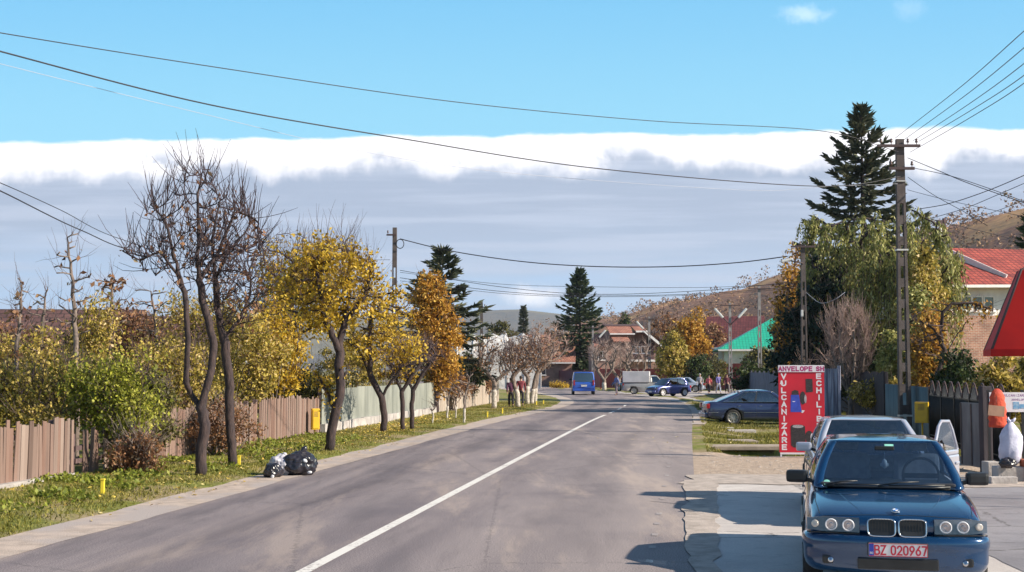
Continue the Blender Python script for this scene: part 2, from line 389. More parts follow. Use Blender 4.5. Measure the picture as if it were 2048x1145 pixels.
# ---- the ground: one sheet to the horizon, finer near the camera
def inroad(x, y):
    return None
_le = np.array([(p.x, p.y) for p in poly_dense(LE, 1.0)]); _re = np.array([(p.x, p.y) for p in poly_dense(RE, 1.0)])
def ledge(Y): return np.interp(Y, _le[:, 1], _le[:, 0])
def redge(Y): return np.interp(Y, _re[:, 1], _re[:, 0])
APRON_Y = 32.0
def hgt(x, y):
    xl, xr = ledge(y), redge(y)
    z = -0.012
    if x < xl - 0.75: z = -0.012 + 0.05 * min(1, (xl - 0.75 - x) / 0.5) + 0.05 * mnoise.noise(Vector((x * .35, y * .35, 0)))
    elif x > xr + 0.4 and y > APRON_Y:
        z = -0.012 - 0.15 * min(1, (x - xr - 0.4) / 1.5) + 0.05 * mnoise.noise(Vector((x * .4, y * .4, 0)))
        if y > 70: z += 0.12 * min(1, (y - 70) / 10)
    # open culvert by the driveway
    dx, dy = (x - 6.45) / 0.85, (y - 33.4) / 3.15
    if dx * dx < 1 and 0 < dy < 1: z -= 0.46 * (1 - dx ** 8) * min(1, dy * 1.15) * (1 - dy ** 40)
    return z
def axis(stops):
    out = []
    for a, b, st in stops: out += list(np.arange(a, b, st))
    return np.array(out + [stops[-1][1]])
xs = axis([(-4000, -500, 500), (-500, -60, 40), (-60, -16, 4), (-16, 4.8, .5), (4.8, 8.2, .17), (8.2, 24, .5), (24, 60, 4), (60, 500, 40), (500, 4000, 500)])
ys = axis([(-200, -10, 20), (-10, 10, 2), (10, 33, .5), (33, 37.2, .14), (37.2, 80, .5), (80, 140, 2), (140, 400, 20), (400, 6000, 400)])
V = [(x, y, hgt(x, y)) for y in ys for x in xs]; nx = len(xs)
F = [(j * nx + i, j * nx + i + 1, (j + 1) * nx + i + 1, (j + 1) * nx + i) for j in range(len(ys) - 1) for i in range(nx - 1)]
def ground_mat():
    m = bpy.data.materials.new('verge_ground'); m.use_nodes = True
    t = NT(m.node_tree); b = m.node_tree.nodes['Principled BSDF']
    ob = t.n('ShaderNodeTexCoord').outputs['Object']
    s = t.n('ShaderNodeSeparateXYZ', i_0=ob)
    n1 = t.noise(ob, 0.6, 5); n2 = t.noise(ob, 5.0, 5, 0.65); n3 = t.noise(ob, 30, 3)
    grass = t.mix(t.sm(n2, 0.3, 0.7), c4((0.105, 0.125, 0.022)), c4((0.25, 0.25, 0.06)))
    dry = t.mix(t.sm(n3, 0.3, 0.7), c4((0.24, 0.19, 0.09)), c4((0.36, 0.28, 0.17)))
    col = t.mix(t.sm(n1, 0.44, 0.62), grass, dry)
    dirt = t.mix(t.sm(n2, 0.35, 0.65), c4((0.50, 0.39, 0.305)), c4((0.36, 0.275, 0.215)))
    # bare ground: right of the road up to the sign, ragged edge
    lim = t.m('ADD', s.outputs[1], t.m('MULTIPLY', t.m('SUBTRACT', n1, 0.5), 3.2))
    f = t.m('MULTIPLY', t.m('SUBTRACT', 1.0, t.sm(lim, 33.6, 34.2)), t.sm(s.outputs[0], -1.5, -1.0))
    col = t.mix(f, col, dirt)
    # and the culvert's raw earth, painted near-black deep down as shade under the slab
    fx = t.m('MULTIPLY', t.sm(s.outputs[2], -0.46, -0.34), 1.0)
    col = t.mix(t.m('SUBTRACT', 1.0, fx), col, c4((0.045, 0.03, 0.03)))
    far = t.sm(s.outputs[1], 120.0, 200.0)
    col = t.mix(t.m('MULTIPLY', far, 0.8), col, c4((0.16, 0.14, 0.07)))
    t.put(b.inputs['Base Color'], col); b.inputs['Roughness'].default_value = 0.95; b.inputs['Specular IOR Level'].default_value = 0.2
    bp = t.n('ShaderNodeBump', i_Height=t.m('ADD', n2, t.m('MULTIPLY', n3, 0.5)), i_Strength=0.8, i_Distance=0.05); t.put(b.inputs['Normal'], bp.outputs[0])
    return m
M_ground = ground_mat()
tag(np_mesh('ground', V, F, M_ground, smooth=True), kind='structure')
# lower the ground sheet under the road a little: road lies proud of it already
# ---- concrete apron (right of the road, near) and driveway slabs
def conc_mat(name, a, b_, joint=None):
    m = bpy.data.materials.new(name); m.use_nodes = True
    t = NT(m.node_tree); b = m.node_tree.nodes['Principled BSDF']
    ob = t.n('ShaderNodeTexCoord').outputs['Object']
    n1 = t.noise(ob, 0.5, 6, 0.65); n2 = t.noise(ob, 40, 3); n3 = t.noise(ob, 3.0, 6, 0.7)
    col = t.mix(t.sm(n1, 0.38, 0.62), c4(a), c4(b_))
    col = t.mix(t.m('MULTIPLY', t.sm(n3, 0.52, 0.72), 0.45), col, c4(tuple(x * 0.55 for x in b_)))
    col = t.mix(t.sm(n2, 0.3, 0.7), t.mix(1.0, col, c4((.85, .85, .85)), 'MULTIPLY'), col)
    vo = t.n('ShaderNodeTexVoronoi', feature='DISTANCE_TO_EDGE', i_Vector=t.n('ShaderNodeMapping', i_0=ob, i_Scale=(0.18, 0.3, 1)).outputs[0], i_Scale=1.0)
    crack = t.m('SUBTRACT', 1.0, t.sm(t.m('ABSOLUTE', t.m('ADD', vo.outputs[0], t.m('MULTIPLY', t.m('SUBTRACT', n3, 0.5), 0.06))), 0.0, 0.006))
    col = t.mix(t.m('MULTIPLY', crack, 0.8), col, c4((0.09, 0.08, 0.08)))
    t.put(b.inputs['Base Color'], col); b.inputs['Roughness'].default_value = 0.85
    bp = t.n('ShaderNodeBump', i_Height=t.m('ADD', n2, n3), i_Strength=0.25, i_Distance=0.01); t.put(b.inputs['Normal'], bp.outputs[0])
    return m
M_conc = conc_mat('apron_concrete', (0.66, 0.60, 0.56), (0.52, 0.465, 0.44))
M_conc2 = conc_mat('forecourt_asphalt', (0.30, 0.28, 0.30), (0.22, 0.205, 0.225))
def ragged(pts, amp, seed, step=0.4):
    out = []; n = len(pts)
    for i in range(n):
        a = Vector(pts[i]); b = Vector(pts[(i + 1) % n]); k = max(1, int((b - a).length / step))
        for j in range(k):
            p = a.lerp(b, j / k); out.append((p.x + amp * mnoise.noise(Vector((p.x * 1.3, p.y * 1.3, seed))), p.y + amp * mnoise.noise(Vector((p.x * 1.3, p.y * 1.3, seed + 5)))))
    return out
def sheet(name, pts, z, mat, amp=0.12, seed=0.0):
    pp = ragged([Vector((x, y, 0)) for x, y in pts], amp, seed)
    mb = MB(); mb.add([(x, y, z) for x, y in pp], [list(range(len(pp)))])
    return tag(mb.build(name, mat), kind='structure')
sheet('apron', [(0.11 + SL * 2, 2), (0.11 + SL * 25, 25.2), (7.0, 24.6), (9.3, 24.2), (16, 23.5), (16, 2)], 0.004, M_conc, 0.10, 1.0)
sheet('forecourt', [(4.6, 3), (5.9, 22.3), (9.3, 23.6), (15.5, 23), (15.5, 3)], 0.009, M_conc2, 0.15, 3.0)
mb = MB()
M_slab = pmat('dusty_slab', (0.42, 0.34, 0.27), (0.30, 0.24, 0.19), rough=.95, scale=2.5, bump=.4, bscale=18)
for (x0, x1, y0, y1, z0) in ((5.15, 8.6, 36.45, 37.5, -.03), (5.1, 7.6, 40.2, 41.4, -.09), (7.62, 13.0, 36.6, 37.7, -.05)):
    mb.box(x0, x1, y0, y1, z0 - .11, z0, 0.015)
tag(mb.build('driveway_slabs', M_slab), kind='structure')
a = G(1415, 850); mb = MB(); mb.box(a.x, a.x + 0.8, a.y - 1.2, a.y - 0.9, -0.22, -0.05, 0.02); mb.box(a.x + 0.3, a.x + 1.3, a.y - 3.0, a.y - 2.6, -0.22, -0.06, 0.02)
tag(mb.build('kerb_stones', M_conc), kind='structure')
sheet('dirt_edge', [(-0.05 + SL * 3, 3), (-0.02 + SL * 14, 14), (-0.1 + SL * 24.9, 24.9), (0.55 + SL * 24.9, 24.8), (0.30 + SL * 14, 14), (0.40 + SL * 3, 3)], 0.013, pmat('edge_dirt', (0.50, 0.42, 0.37), (0.36, 0.30, 0.26), rough=.95, scale=4, bump=.6, bscale=40), 0.14, 9.0)
sheet('dirt_patch', [(3.2, 24.2), (9.8, 23.3), (12, 24.5), (9, 26), (3.6, 26.2)], 0.014, pmat('edge_dirt', (0.4, 0.3, 0.25)), 0.35, 12.0)
# gravel side street where the far cars stand
M_gravel = pmat('side_gravel', (0.50, 0.44, 0.41), (0.38, 0.33, 0.31), rough=0.95, scale=1.2, bump=0.4, bscale=20)
a = [G(1190, 783), G(1385, 783), G(1560, 781), G(1560, 786), G(1400, 788), G(1345, 796), G(1385, 809), G(1330, 812)]
sheet('side_street', [(9.3, 127), (12.5, 124), (17.5, 128), (26, 130), (24, 115), (17, 112), (13.4, 98), (12.6, 84), (11.0, 80)], 0.02, M_gravel, 0.3, 7.0)
# dark skid curve & tar seams on the asphalt
M_tar = pmat('tar_seam', (0.075, 0.066, 0.08), (0.11, 0.097, 0.115), rough=0.7, scale=9)
mb = MB()
def seam(px_pts, w):
    pts = [G(x, y) for x, y in px_pts]; d_ = poly_dense([(p.x, p.y) for p in pts], 0.3)
    for i in range(len(d_) - 1):
        a, b = d_[i], d_[i + 1]; t_ = (b - a).normalized(); n_ = Vector((t_.y, -t_.x, 0))
        wa = w * (0.6 + 0.6 * abs(mnoise.noise(a * 1.5))); wb = w * (0.6 + 0.6 * abs(mnoise.noise(b * 1.5)))
        mb.add([(a - n_ * wa) + Vector((0, 0, .003)), (a + n_ * wa) + Vector((0, 0, .003)), (b + n_ * wb) + Vector((0, 0, .003)), (b - n_ * wb) + Vector((0, 0, .003))], [(0, 1, 2, 3)])
seam([(1180, 913), (1250, 914), (1320, 914), (1393, 918)], 0.02)
seam([(1330, 897), (1393, 899)], 0.015); seam([(1300, 1003), (1395, 1012)], 0.02)
tag(mb.build('tar_seams', M_tar), kind='structure')
# ================================================================= vegetation builders
M_bark = pmat('bark_dark', (0.072, 0.047, 0.044), (0.034, 0.024, 0.026), rough=0.95, scale=14, bump=1.0, bscale=30, stretch=(1, 1, 0.3))
M_bark_l = pmat('bark_grey', (0.27, 0.21, 0.18), (0.13, 0.10, 0.09), rough=0.95, scale=12, bump=1.0, bscale=30, stretch=(1, 1, 0.3))
M_twig = pmat('twig_bark', (0.13, 0.085, 0.085), (0.075, 0.05, 0.055), rough=0.9, scale=5)
M_twig_l = pmat('twig_pale', (0.52, 0.37, 0.32), (0.33, 0.23, 0.20), rough=0.9, scale=5)
M_twig_d = pmat('twig_dark', (0.075, 0.048, 0.055), (0.04, 0.027, 0.034), rough=0.9, scale=5)
M_lime = pmat('limewash', (0.58, 0.53, 0.47), (0.36, 0.31, 0.27), rough=0.9, scale=9, bump=0.4)
L_yel = leafmat('leaf_yellow', [(0.19, 0.11, 0.015), (0.46, 0.29, 0.025), (0.70, 0.47, 0.045), (0.85, 0.65, 0.12)])
L_yelgr = leafmat('leaf_yellow_green', [(0.07, 0.055, 0.02), (0.21, 0.175, 0.035), (0.44, 0.35, 0.06), (0.70, 0.52, 0.14), (0.82, 0.62, 0.38)])
L_green = leafmat('leaf_lime_green', [(0.055, 0.065, 0.014), (0.20, 0.215, 0.024), (0.44, 0.44, 0.055), (0.74, 0.66, 0.18)])
L_orange = leafmat('leaf_orange', [(0.14, 0.06, 0.015), (0.40, 0.19, 0.03), (0.60, 0.33, 0.05), (0.72, 0.50, 0.12)])
L_russet = leafmat('leaf_russet', [(0.09, 0.04, 0.02), (0.22, 0.10, 0.05), (0.38, 0.20, 0.10), (0.48, 0.36, 0.22)])
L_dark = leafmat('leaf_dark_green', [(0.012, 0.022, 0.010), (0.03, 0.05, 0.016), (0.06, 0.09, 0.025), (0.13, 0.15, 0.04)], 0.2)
L_needle = leafmat('needle', [(0.02, 0.036, 0.022), (0.05, 0.08, 0.04), (0.10, 0.135, 0.06), (0.20, 0.20, 0.09)], 0.12)
L_needle2 = leafmat('needle_grey', [(0.03, 0.042, 0.032), (0.07, 0.09, 0.06), (0.14, 0.15, 0.09), (0.27, 0.235, 0.14)], 0.12)
L_willow = leafmat('leaf_willow', [(0.07, 0.085, 0.022), (0.22, 0.235, 0.06), (0.44, 0.42, 0.14), (0.64, 0.58, 0.28)], 0.3)
L_olive = leafmat('leaf_olive', [(0.03, 0.035, 0.012), (0.085, 0.085, 0.025), (0.17, 0.155, 0.045), (0.30, 0.25, 0.08)], 0.3)

def ell_pts(rng, n, ells):
    """points inside a union of ellipsoids (cx,cy,cz,rx,ry,rz,weight)"""
    out = []; w = np.array([e[6] if len(e) > 6 else e[3] * e[4] * e[5] for e in ells], float); w /= w.sum()
    for e, k in zip(ells, rng.multinomial(n, w)):
        d = rng.normal(size=(k, 3)); d /= np.linalg.norm(d, axis=1, keepdims=True) + 1e-9
        rr = rng.random(k) ** 0.42
        out.append(d * rr[:, None] * np.array([e[3], e[4], e[5]]) + np.array([e[0], e[1], e[2]]))
    return np.concatenate(out)
NG = [0]
def colonize(trunks, attr, step, infl, kill, iters, rng, up=0.05, wob=0.15):
    """trunks: list of polylines [(x,y,z)...]; returns node positions, parents"""
    pos = []; par = []
    for ti, tr in enumerate(trunks):
        tr = [Vector(p) for p in tr]
        start = -1
        if ti > 0:   # attach to the nearest existing node
            A = np.array(pos); start = int(np.argmin(((A - np.array(tr[0])) ** 2).sum(1))); tr[0] = Vector(pos[start])
        first = True; prev = start
        for a, b in zip(tr, tr[1:]):
            k = max(1, int(round((b - a).length / step)))
            for j in range(0 if (first and start < 0) else 1, k + 1):
                p = a.lerp(b, j / k) + Vector(rng.normal(size=3)) * step * 0.06
                pos.append(tuple(p)); par.append(prev); prev = len(pos) - 1
            first = False
    pos = [np.array(p) for p in pos]; NG[0] = len(pos)
    A = np.array(pos); D = np.full(len(attr), 1e9); I = np.zeros(len(attr), int); alive = np.ones(len(attr), bool)
    def upd(idx0):
        nonlocal D, I
        new = np.array(pos[idx0:])
        if len(new) == 0: return
        d = np.sqrt(((attr[:, None, :] - new[None]) ** 2).sum(2)); j = d.argmin(1); m = d[np.arange(len(attr)), j]
        b = m < D; D[b] = m[b]; I[b] = j[b] + idx0
    upd(0)
    for it in range(iters):
        act = alive & (D < infl)
        if not act.any(): break
        ids = np.unique(I[act]); n0 = len(pos)
        dirs = (attr - np.array(pos)[I]); dirs /= np.linalg.norm(dirs, axis=1, keepdims=True) + 1e-9
        for i in ids:
            v = dirs[act & (I == i)].sum(0); v /= np.linalg.norm(v) + 1e-9
            v = v + rng.normal(size=3) * wob + np.array([0, 0, up]); v /= np.linalg.norm(v)
            pos.append(pos[i] + v * step); par.append(int(i))
        upd(n0); alive &= D > kill
        if len(pos) > 5200: break
    return np.array(pos), np.array(par)
def limb_meshes(pos, par, r0, tip, rthin, pexp=0.5):
    """tubes for thick wood (first MB) and thin wood (second MB); returns radii"""
    n = len(pos); w = np.zeros(n); kids = [[] for _ in range(n)]
    for i in range(n - 1, -1, -1):
        if w[i] == 0: w[i] = 1
        if par[i] >= 0: w[par[i]] += w[i]; kids[par[i]].append(i)
    wt = w / w.max(); rad = tip + (r0 - tip) * wt ** pexp
    g_ = np.arange(n) < NG[0]; zz_ = np.array([p[2] for p in pos]); rad[g_] = np.maximum(rad[g_], r0 * .36 * np.clip(1.15 - zz_[g_] / max(zz_.max(), .1), .12, 1))
    thick, thin = MB(), MB()
    starts = [i for i in range(n) if par[i] < 0]; stack = [(i, None) for i in starts]
    while stack:
        i, pr = stack.pop(); chain = ([pr] if pr is not None else []) + [i]; cur = i
        while kids[cur]:
            ks = sorted(kids[cur], key=lambda k: -w[k]); stack += [(k, cur) for k in ks[1:]]; cur = ks[0]; chain.append(cur)
        if len(chain) < 2: continue
        rr = [rad[c] for c in chain]
        if pr is not None: rr[0] = min(rr[0], rr[1] * 1.25)
        # split where it gets thin
        cut = next((k for k, x in enumerate(rr) if x < rthin), len(rr))
        A_, B_ = chain[:cut + 1], chain[max(cut - 0, 0):]
        if cut >= 1 and len(A_) >= 2: thick.tube([pos[c] for c in A_], rr[:cut + 1], 7 if rr[0] > 0.05 else 5, cap=True)
        if cut < len(chain) - 1:
            B_ = chain[cut:] ; rb = rr[cut:]
            if cut == 0 or len(B_) >= 2: thin.tube([pos[c] for c in B_], rb, 3, cap=False)
    return thick, thin, rad, w
def leaf_quads(C, rng, size, aspect=0.55, droop=0.5, var=0.45, fold=True):
    """one bent diamond per centre, each its own island"""
    n = len(C)
    a = rng.normal(size=(n, 3)); a[:, 2] -= droop; a /= np.linalg.norm(a, axis=1, keepdims=True)
    b = rng.normal(size=(n, 3)); b -= a * (a * b).sum(1, keepdims=True); b /= np.linalg.norm(b, axis=1, keepdims=True)
    nn = np.cross(a, b)
    s = (size * (1 - var + 2 * var * rng.random(n)))[:, None]
    bend = (rng.random(n)[:, None] - 0.5) * 0.5
    V = np.stack([C, C + a * s * 0.5 + b * s * aspect * 0.5 + nn * s * bend, C + a * s, C + a * s * 0.5 - b * s * aspect * 0.5 + nn * s * bend], 1).reshape(-1, 3)
    F = np.arange(4 * n).reshape(n, 4)
    return V, F
def twigs_from(pos, par, sel, rng, n, length, r, up=0.5, seg=3, spread=0.7):
    mb = MB()
    idx = rng.choice(sel, n)
    for i in idx:
        d = pos[i] - pos[par[i]] if par[i] >= 0 else np.array([0, 0, 1.0]); d = d / (np.linalg.norm(d) + 1e-9)
        d = d + rng.normal(size=3) * spread + np.array([0, 0, up]); d /= np.linalg.norm(d)
        L = length * (0.4 + 1.0 * rng.random()); p = pos[i].copy(); pts = [p.copy()]
        for k in range(seg):
            d = d + rng.normal(size=3) * 0.16 + np.array([0, 0, up * 0.15]); d /= np.linalg.norm(d); p = p + d * L / seg; pts.append(p.copy())
        mb.tube(pts, [r, r * 0.85, r * 0.65, r * 0.35][:seg + 1], 3, cap=False)
    return mb
def tree(name, label, cat, loc, trunks, ells, seed, nattr=420, step=0.16, r0=0.11, tip=0.006, rthin=0.022, leaf=None, nleaf=5000, lsize=0.09, lspread=0.16,
         bark=None, twig=None, ntwig=0, twl=0.5, twr=0.004, twup=0.5, infl=None, kill=None, group=None, lime=None, up=0.05, aspect=0.55, leafmax=0.3, droop=0.5, leafells=None, iters=90, pexp=0.5, scatter=0.0):
    rng = np.random.default_rng(seed); t = thing(name, label, cat, loc, 0, group)
    attr = ell_pts(rng, nattr, ells)
    pos, par = colonize(trunks, attr, step, infl or step * 9, kill or step * 2.0, iters, rng, up)
    thick, thin, rad, w = limb_meshes(pos, par, r0, tip, rthin, pexp)
    bark = bark or M_bark; twig = twig or M_twig
    tr = thick.build('trunk', bark, t, recalc=False, uv=False)
    if lime is not None:   # limewashed foot: a sleeve just proud of the bark
        p0 = [Vector(p) for p, q_ in zip(pos, par) if p[2] < lime and True][:max(2, int(lime / step) + 1)]
        if len(p0) >= 2: MB().tube([p0[0] + Vector((0, 0, -0.02))] + p0[1:], [float(rad[0]) * 1.12] + [float(rad[min(k, len(rad) - 1)]) * 1.12 for k in range(1, len(p0))], 9).build('limewash', M_lime, tr, uv=False)
    sel = np.where(w <= max(4, w.max() * 0.02))[0]
    cr = MB()
    cr.v, cr.f, cr.mi, cr.sm = thin.v, thin.f, thin.mi, thin.sm
    if ntwig:
        tw = twigs_from(pos, par, sel, rng, ntwig, twl, twr, twup)
        b0 = len(cr.v); cr.v += tw.v; cr.f += [[b0 + i for i in f] for f in tw.f]; cr.mi += tw.mi; cr.sm += tw.sm
    if cr.v: cr.build('crown' if not leaf else 'branchwork', twig, t, recalc=False, uv=False)
    if leaf is not None and nleaf:
        s2 = np.where(w <= max(6, w.max() * leafmax * 0.1))[0]
        if leafells is not None:
            keep = [i for i in s2 if any(((pos[i][0] - e[0]) / e[3]) ** 2 + ((pos[i][1] - e[1]) / e[4]) ** 2 + ((pos[i][2] - e[2]) / e[5]) ** 2 < 1.15 for e in leafells)]
            if len(keep) > 10: s2 = np.array(keep)
        # clumpy: some shoots carry many leaves, others few
        pw = rng.random(len(s2)) ** 3.2 + 0.03; pw /= pw.sum()
        C = pos[rng.choice(s2, nleaf, p=pw)] + rng.normal(size=(nleaf, 3)) * lspread
        if scatter:
            k = int(nleaf * scatter); C[:k] = ell_pts(rng, k, leafells or ells)
        V, F = leaf_quads(C, rng, lsize, aspect, droop, .62)
        np_mesh('crown', V, F, leaf, t)
    return t
def shrub(name, label, cat, loc, ells, seed, leaf, n=6000, lsize=0.09, group=None, clumps=60, csize=0.28, stems=6, bark=None, aspect=0.55, droop=0.5, trunk_h=None, r0=0.03):
    """dense leafy bush: clumps of leaves through the volume on a few stems"""
    rng = np.random.default_rng(seed); t = thing(name, label, cat, loc, 0, group)
    C0 = ell_pts(rng, clumps, ells)
    mb = MB()
    zmin = min(e[2] for e in ells)
    cand = C0[rng.permutation(len(C0))[:stems * 4]]
    for k, c in enumerate(cand):
        b = Vector((rng.normal() * 0.12 * (1 if trunk_h is None else 0.3), rng.normal() * 0.12, 0)) if trunk_h is None else Vector((0, 0, trunk_h * (0.6 + 0.4 * rng.random())))
        c = Vector(c); m_ = b.lerp(c, 0.5) + Vector(rng.normal(size=3)) * 0.08
        mb.tube([b, b.lerp(m_, .6), m_, c], [r0, r0 * .8, r0 * .55, r0 * .2], 5, cap=False)
    if trunk_h: mb.tube([(0, 0, -0.1), (0.03, 0, trunk_h * .5), (0, 0, trunk_h)], [r0 * 2.6, r0 * 2.0, r0 * 1.6], 8)
    for c in C0[rng.integers(0, len(C0), int(clumps * 2.2))]:
        d_ = Vector(rng.normal(size=3)); d_.z = abs(d_.z) + .5; d_.normalize(); c = Vector(c); L_ = csize * (1.0 + 1.8 * rng.random())
        mb.tube([c, c + d_ * L_ * .5 + Vector(rng.normal(size=3)) * .03, c + d_ * L_], [r0 * .22, r0 * .17, r0 * .08], 3, cap=False)
    mb.build('trunk' if trunk_h else 'stem', bark or M_bark_l, t, recalc=False, uv=False)
    pw = rng.random(clumps) ** 1.6 + 0.12; pw /= pw.sum()
    C = C0[rng.choice(clumps, n, p=pw)]; d = rng.normal(size=(n, 3)); d /= np.linalg.norm(d, axis=1, keepdims=True)
    C = C + d * (csize * rng.random(n) ** 0.5)[:, None] * np.array([1, 1, 0.75])
    C = C[C[:, 2] > 0.03]
    V, F = leaf_quads(C, rng, lsize, aspect, droop, .62)
    np_mesh('crown', V, F, leaf, t)
    return t
def conifer(name, label, loc, H, Rb, seed, leaf, whorls=26, per=9, z0=0.8, droop=0.12, upt=0.18, n_side=26, nl=0.34, thin_top=0.55, cat='tree', gap=0.15, group=None):
    rng = np.random.default_rng(seed); t = thing(name, label, cat, loc, 0, group)
    MB().tube([(0, 0, -0.2), (0.03, 0, H * 0.4), (0, 0, H * .8), (0, 0, H)], [H * 0.017, H * .012, H * .005, 0.012], 8).build('trunk', M_bark, t, recalc=False, uv=False)
    br = MB(); Cs = []; As = []
    for k in range(whorls):
        f = (k + 0.5) / whorls; z = z0 + (H - z0) * (f ** 0.88)
        L0 = Rb * (1 - f) ** 0.92 + 0.15
        m = max(4, int(per * (1 - 0.35 * f)))
        for j in range(m):
            if rng.random() < gap: continue
            a = 2 * math.pi * (j + rng.random() * 0.8) / m; L = L0 * (0.6 + 0.55 * rng.random())
            p = np.array([0, 0, z + rng.normal() * 0.12]); d = np.array([math.cos(a), math.sin(a), -droop * (1 - f) + 0.75 * f * f]); seg = max(4, int(L / 0.35))
            pts = [p.copy()]
            for s_ in range(seg):
                g = s_ / seg; dd = d + np.array([0, 0, -0.25 * (1 - f) * math.sin(g * 3.0) + upt * 3 * g * g]); dd /= np.linalg.norm(dd); p = p + dd * L / seg; pts.append(p.copy())
            br.tube(pts, [0.035 * (1 - f) + 0.012] + [0.02 * (1 - s_ / seg) + 0.006 for s_ in range(seg)], 4, cap=False)
            pts = np.array(pts); nn = int(n_side * L / 1.2) + 8
            s_ = rng.random(nn) ** 0.7 * (len(pts) - 1.001); i0 = s_.astype(int); fr = (s_ - i0)[:, None]
            C = pts[i0] * (1 - fr) + pts[i0 + 1] * fr; ax = pts[i0 + 1] - pts[i0]; ax /= np.linalg.norm(ax, axis=1, keepdims=True)
            side = np.cross(ax, [0, 0, 1.0]); side /= np.linalg.norm(side, axis=1, keepdims=True) + 1e-9
            sg = rng.choice([-1, 1], nn)[:, None]
            D = ax * 0.75 + side * sg * (0.75 * rng.random((nn, 1)) + 0.1) + np.array([0, 0, -0.45]) * rng.random((nn, 1)) * (1 - f * 0.7) + rng.normal(size=(nn, 3)) * 0.15
            Cs.append(C); As.append(D)
        if False: pass
    br.build('branches', M_bark, t, recalc=False, uv=False)
    C = np.concatenate(Cs); A = np.concatenate(As)
    # leader tuft
    k = 40; C2 = np.zeros((k, 3)); C2[:, 2] = H - rng.random(k) * 0.9; A2 = rng.normal(size=(k, 3)) * 0.5; A2[:, 2] = 0.7
    C = np.concatenate([C, C2]); A = np.concatenate([A, A2]); A /= np.linalg.norm(A, axis=1, keepdims=True)
    n = len(C); b = rng.normal(size=(n, 3)); b -= A * (A * b).sum(1, keepdims=True); b /= np.linalg.norm(b, axis=1, keepdims=True)
    s = (nl * (0.5 + rng.random(n)))[:, None]; wd = 0.125
    c3 = np.cross(A, b)
    V1 = np.stack([C, C + A * s * .45 + b * s * wd, C + A * s, C + A * s * .45 - b * s * wd], 1).reshape(-1, 3)
    V2 = np.stack([C, C + A * s * .45 + c3 * s * wd, C + A * s, C + A * s * .45 - c3 * s * wd], 1).reshape(-1, 3)
    V = np.concatenate([V1, V2]); F = np.arange(len(V)).reshape(-1, 4)
    np_mesh('crown', V, F, leaf, t)
    return t
# ================================================================= left side of the street
def sc_(Y): return FPX / Y                 # pixels per metre at depth Y
def at(px, Y, z=0.0):
    p = P(px, HZ, Y); return Vector((p.x, Y, z))
def rel(loc, px, py, dy=0.0):
    """metres from loc for something seen at (px,py) at depth loc.y+dy"""
    p = P(px, py, loc.y + dy); return (p.x - loc.x, dy, p.z - loc.z)
def zl(x, y): return hgt(x, y)
def base(px, py):
    g = G(px, py, 0.03); return Vector((g.x, g.y, zl(g.x, g.y) - 0.02))
# -- big bare tree
b = base(400, 952)
tree('bare_fruit_tree', 'tall bare grey-brown tree with a leaning trunk, its topmost twig reaching the white cloud', 'tree', b,
     [[(0, 0, 0), rel(b, 403, 900), rel(b, 410, 850), rel(b, 402, 815), rel(b, 418, 760), rel(b, 428, 690, .1), rel(b, 405, 600, .1), rel(b, 395, 520), rel(b, 398, 440), rel(b, 396, 390), rel(b, 406, 340)],
      [rel(b, 403, 812), rel(b, 385, 795, .1), rel(b, 372, 765, -.1), rel(b, 375, 690, -.2), rel(b, 372, 600, -.2), rel(b, 345, 500, -.3), rel(b, 330, 440, -.3), rel(b, 300, 410, -.2)],
      [rel(b, 370, 560, -.2), rel(b, 320, 505, -.4), rel(b, 280, 522, -.5), rel(b, 245, 502, -.5)],
      [rel(b, 415, 560, .2), rel(b, 440, 500, .4), rel(b, 470, 420, .4), rel(b, 520, 445, .5)]],
     [(*rel(b, 397, 415), .85, .8, .85), (*rel(b, 340, 450), .75, .7, .75), (*rel(b, 450, 445), .7, .7, .75), (*rel(b, 400, 520), 1.5, 1.1, .75), (*rel(b, 285, 500), .45, .4, .3, .12)],
     11, twig=M_twig_d, nattr=430, step=0.14, r0=0.112, tip=0.011, rthin=0.02, leaf=L_russet, nleaf=200, lsize=0.10, lspread=0.06, ntwig=520, twl=0.72, twr=0.009, twup=1.3, up=0.10, infl=1.3, pexp=0.85)
# -- second trunk just behind it
b = base(466, 932)
tree('bare_fruit_tree', 'straight dark-trunked bare tree right behind the leaning one, its limbs crossing the big bare crown', 'tree', b,
     [[(0, 0, 0), rel(b, 460, 850), rel(b, 458, 760), rel(b, 450, 690), rel(b, 438, 640), rel(b, 430, 560), rel(b, 425, 480), rel(b, 440, 400)],
      [rel(b, 452, 680), rel(b, 480, 640, .3), rel(b, 500, 590, .4), rel(b, 500, 540, .4)],
      [rel(b, 432, 560), rel(b, 460, 500, -.3), rel(b, 500, 455, -.3)]],
     [(*rel(b, 455, 500), 1.0, 1.0, 1.0), (*rel(b, 480, 600), .9, .9, .8), (*rel(b, 420, 420), .6, .7, .6)],
     12, twig=M_twig_d, nattr=300, step=0.15, r0=0.10, tip=0.011, rthin=0.02, leaf=L_russet, nleaf=500, lsize=0.10, lspread=0.08, ntwig=330, twl=0.75, twr=0.009, twup=0.9, up=0.08, infl=1.3, pexp=0.8)
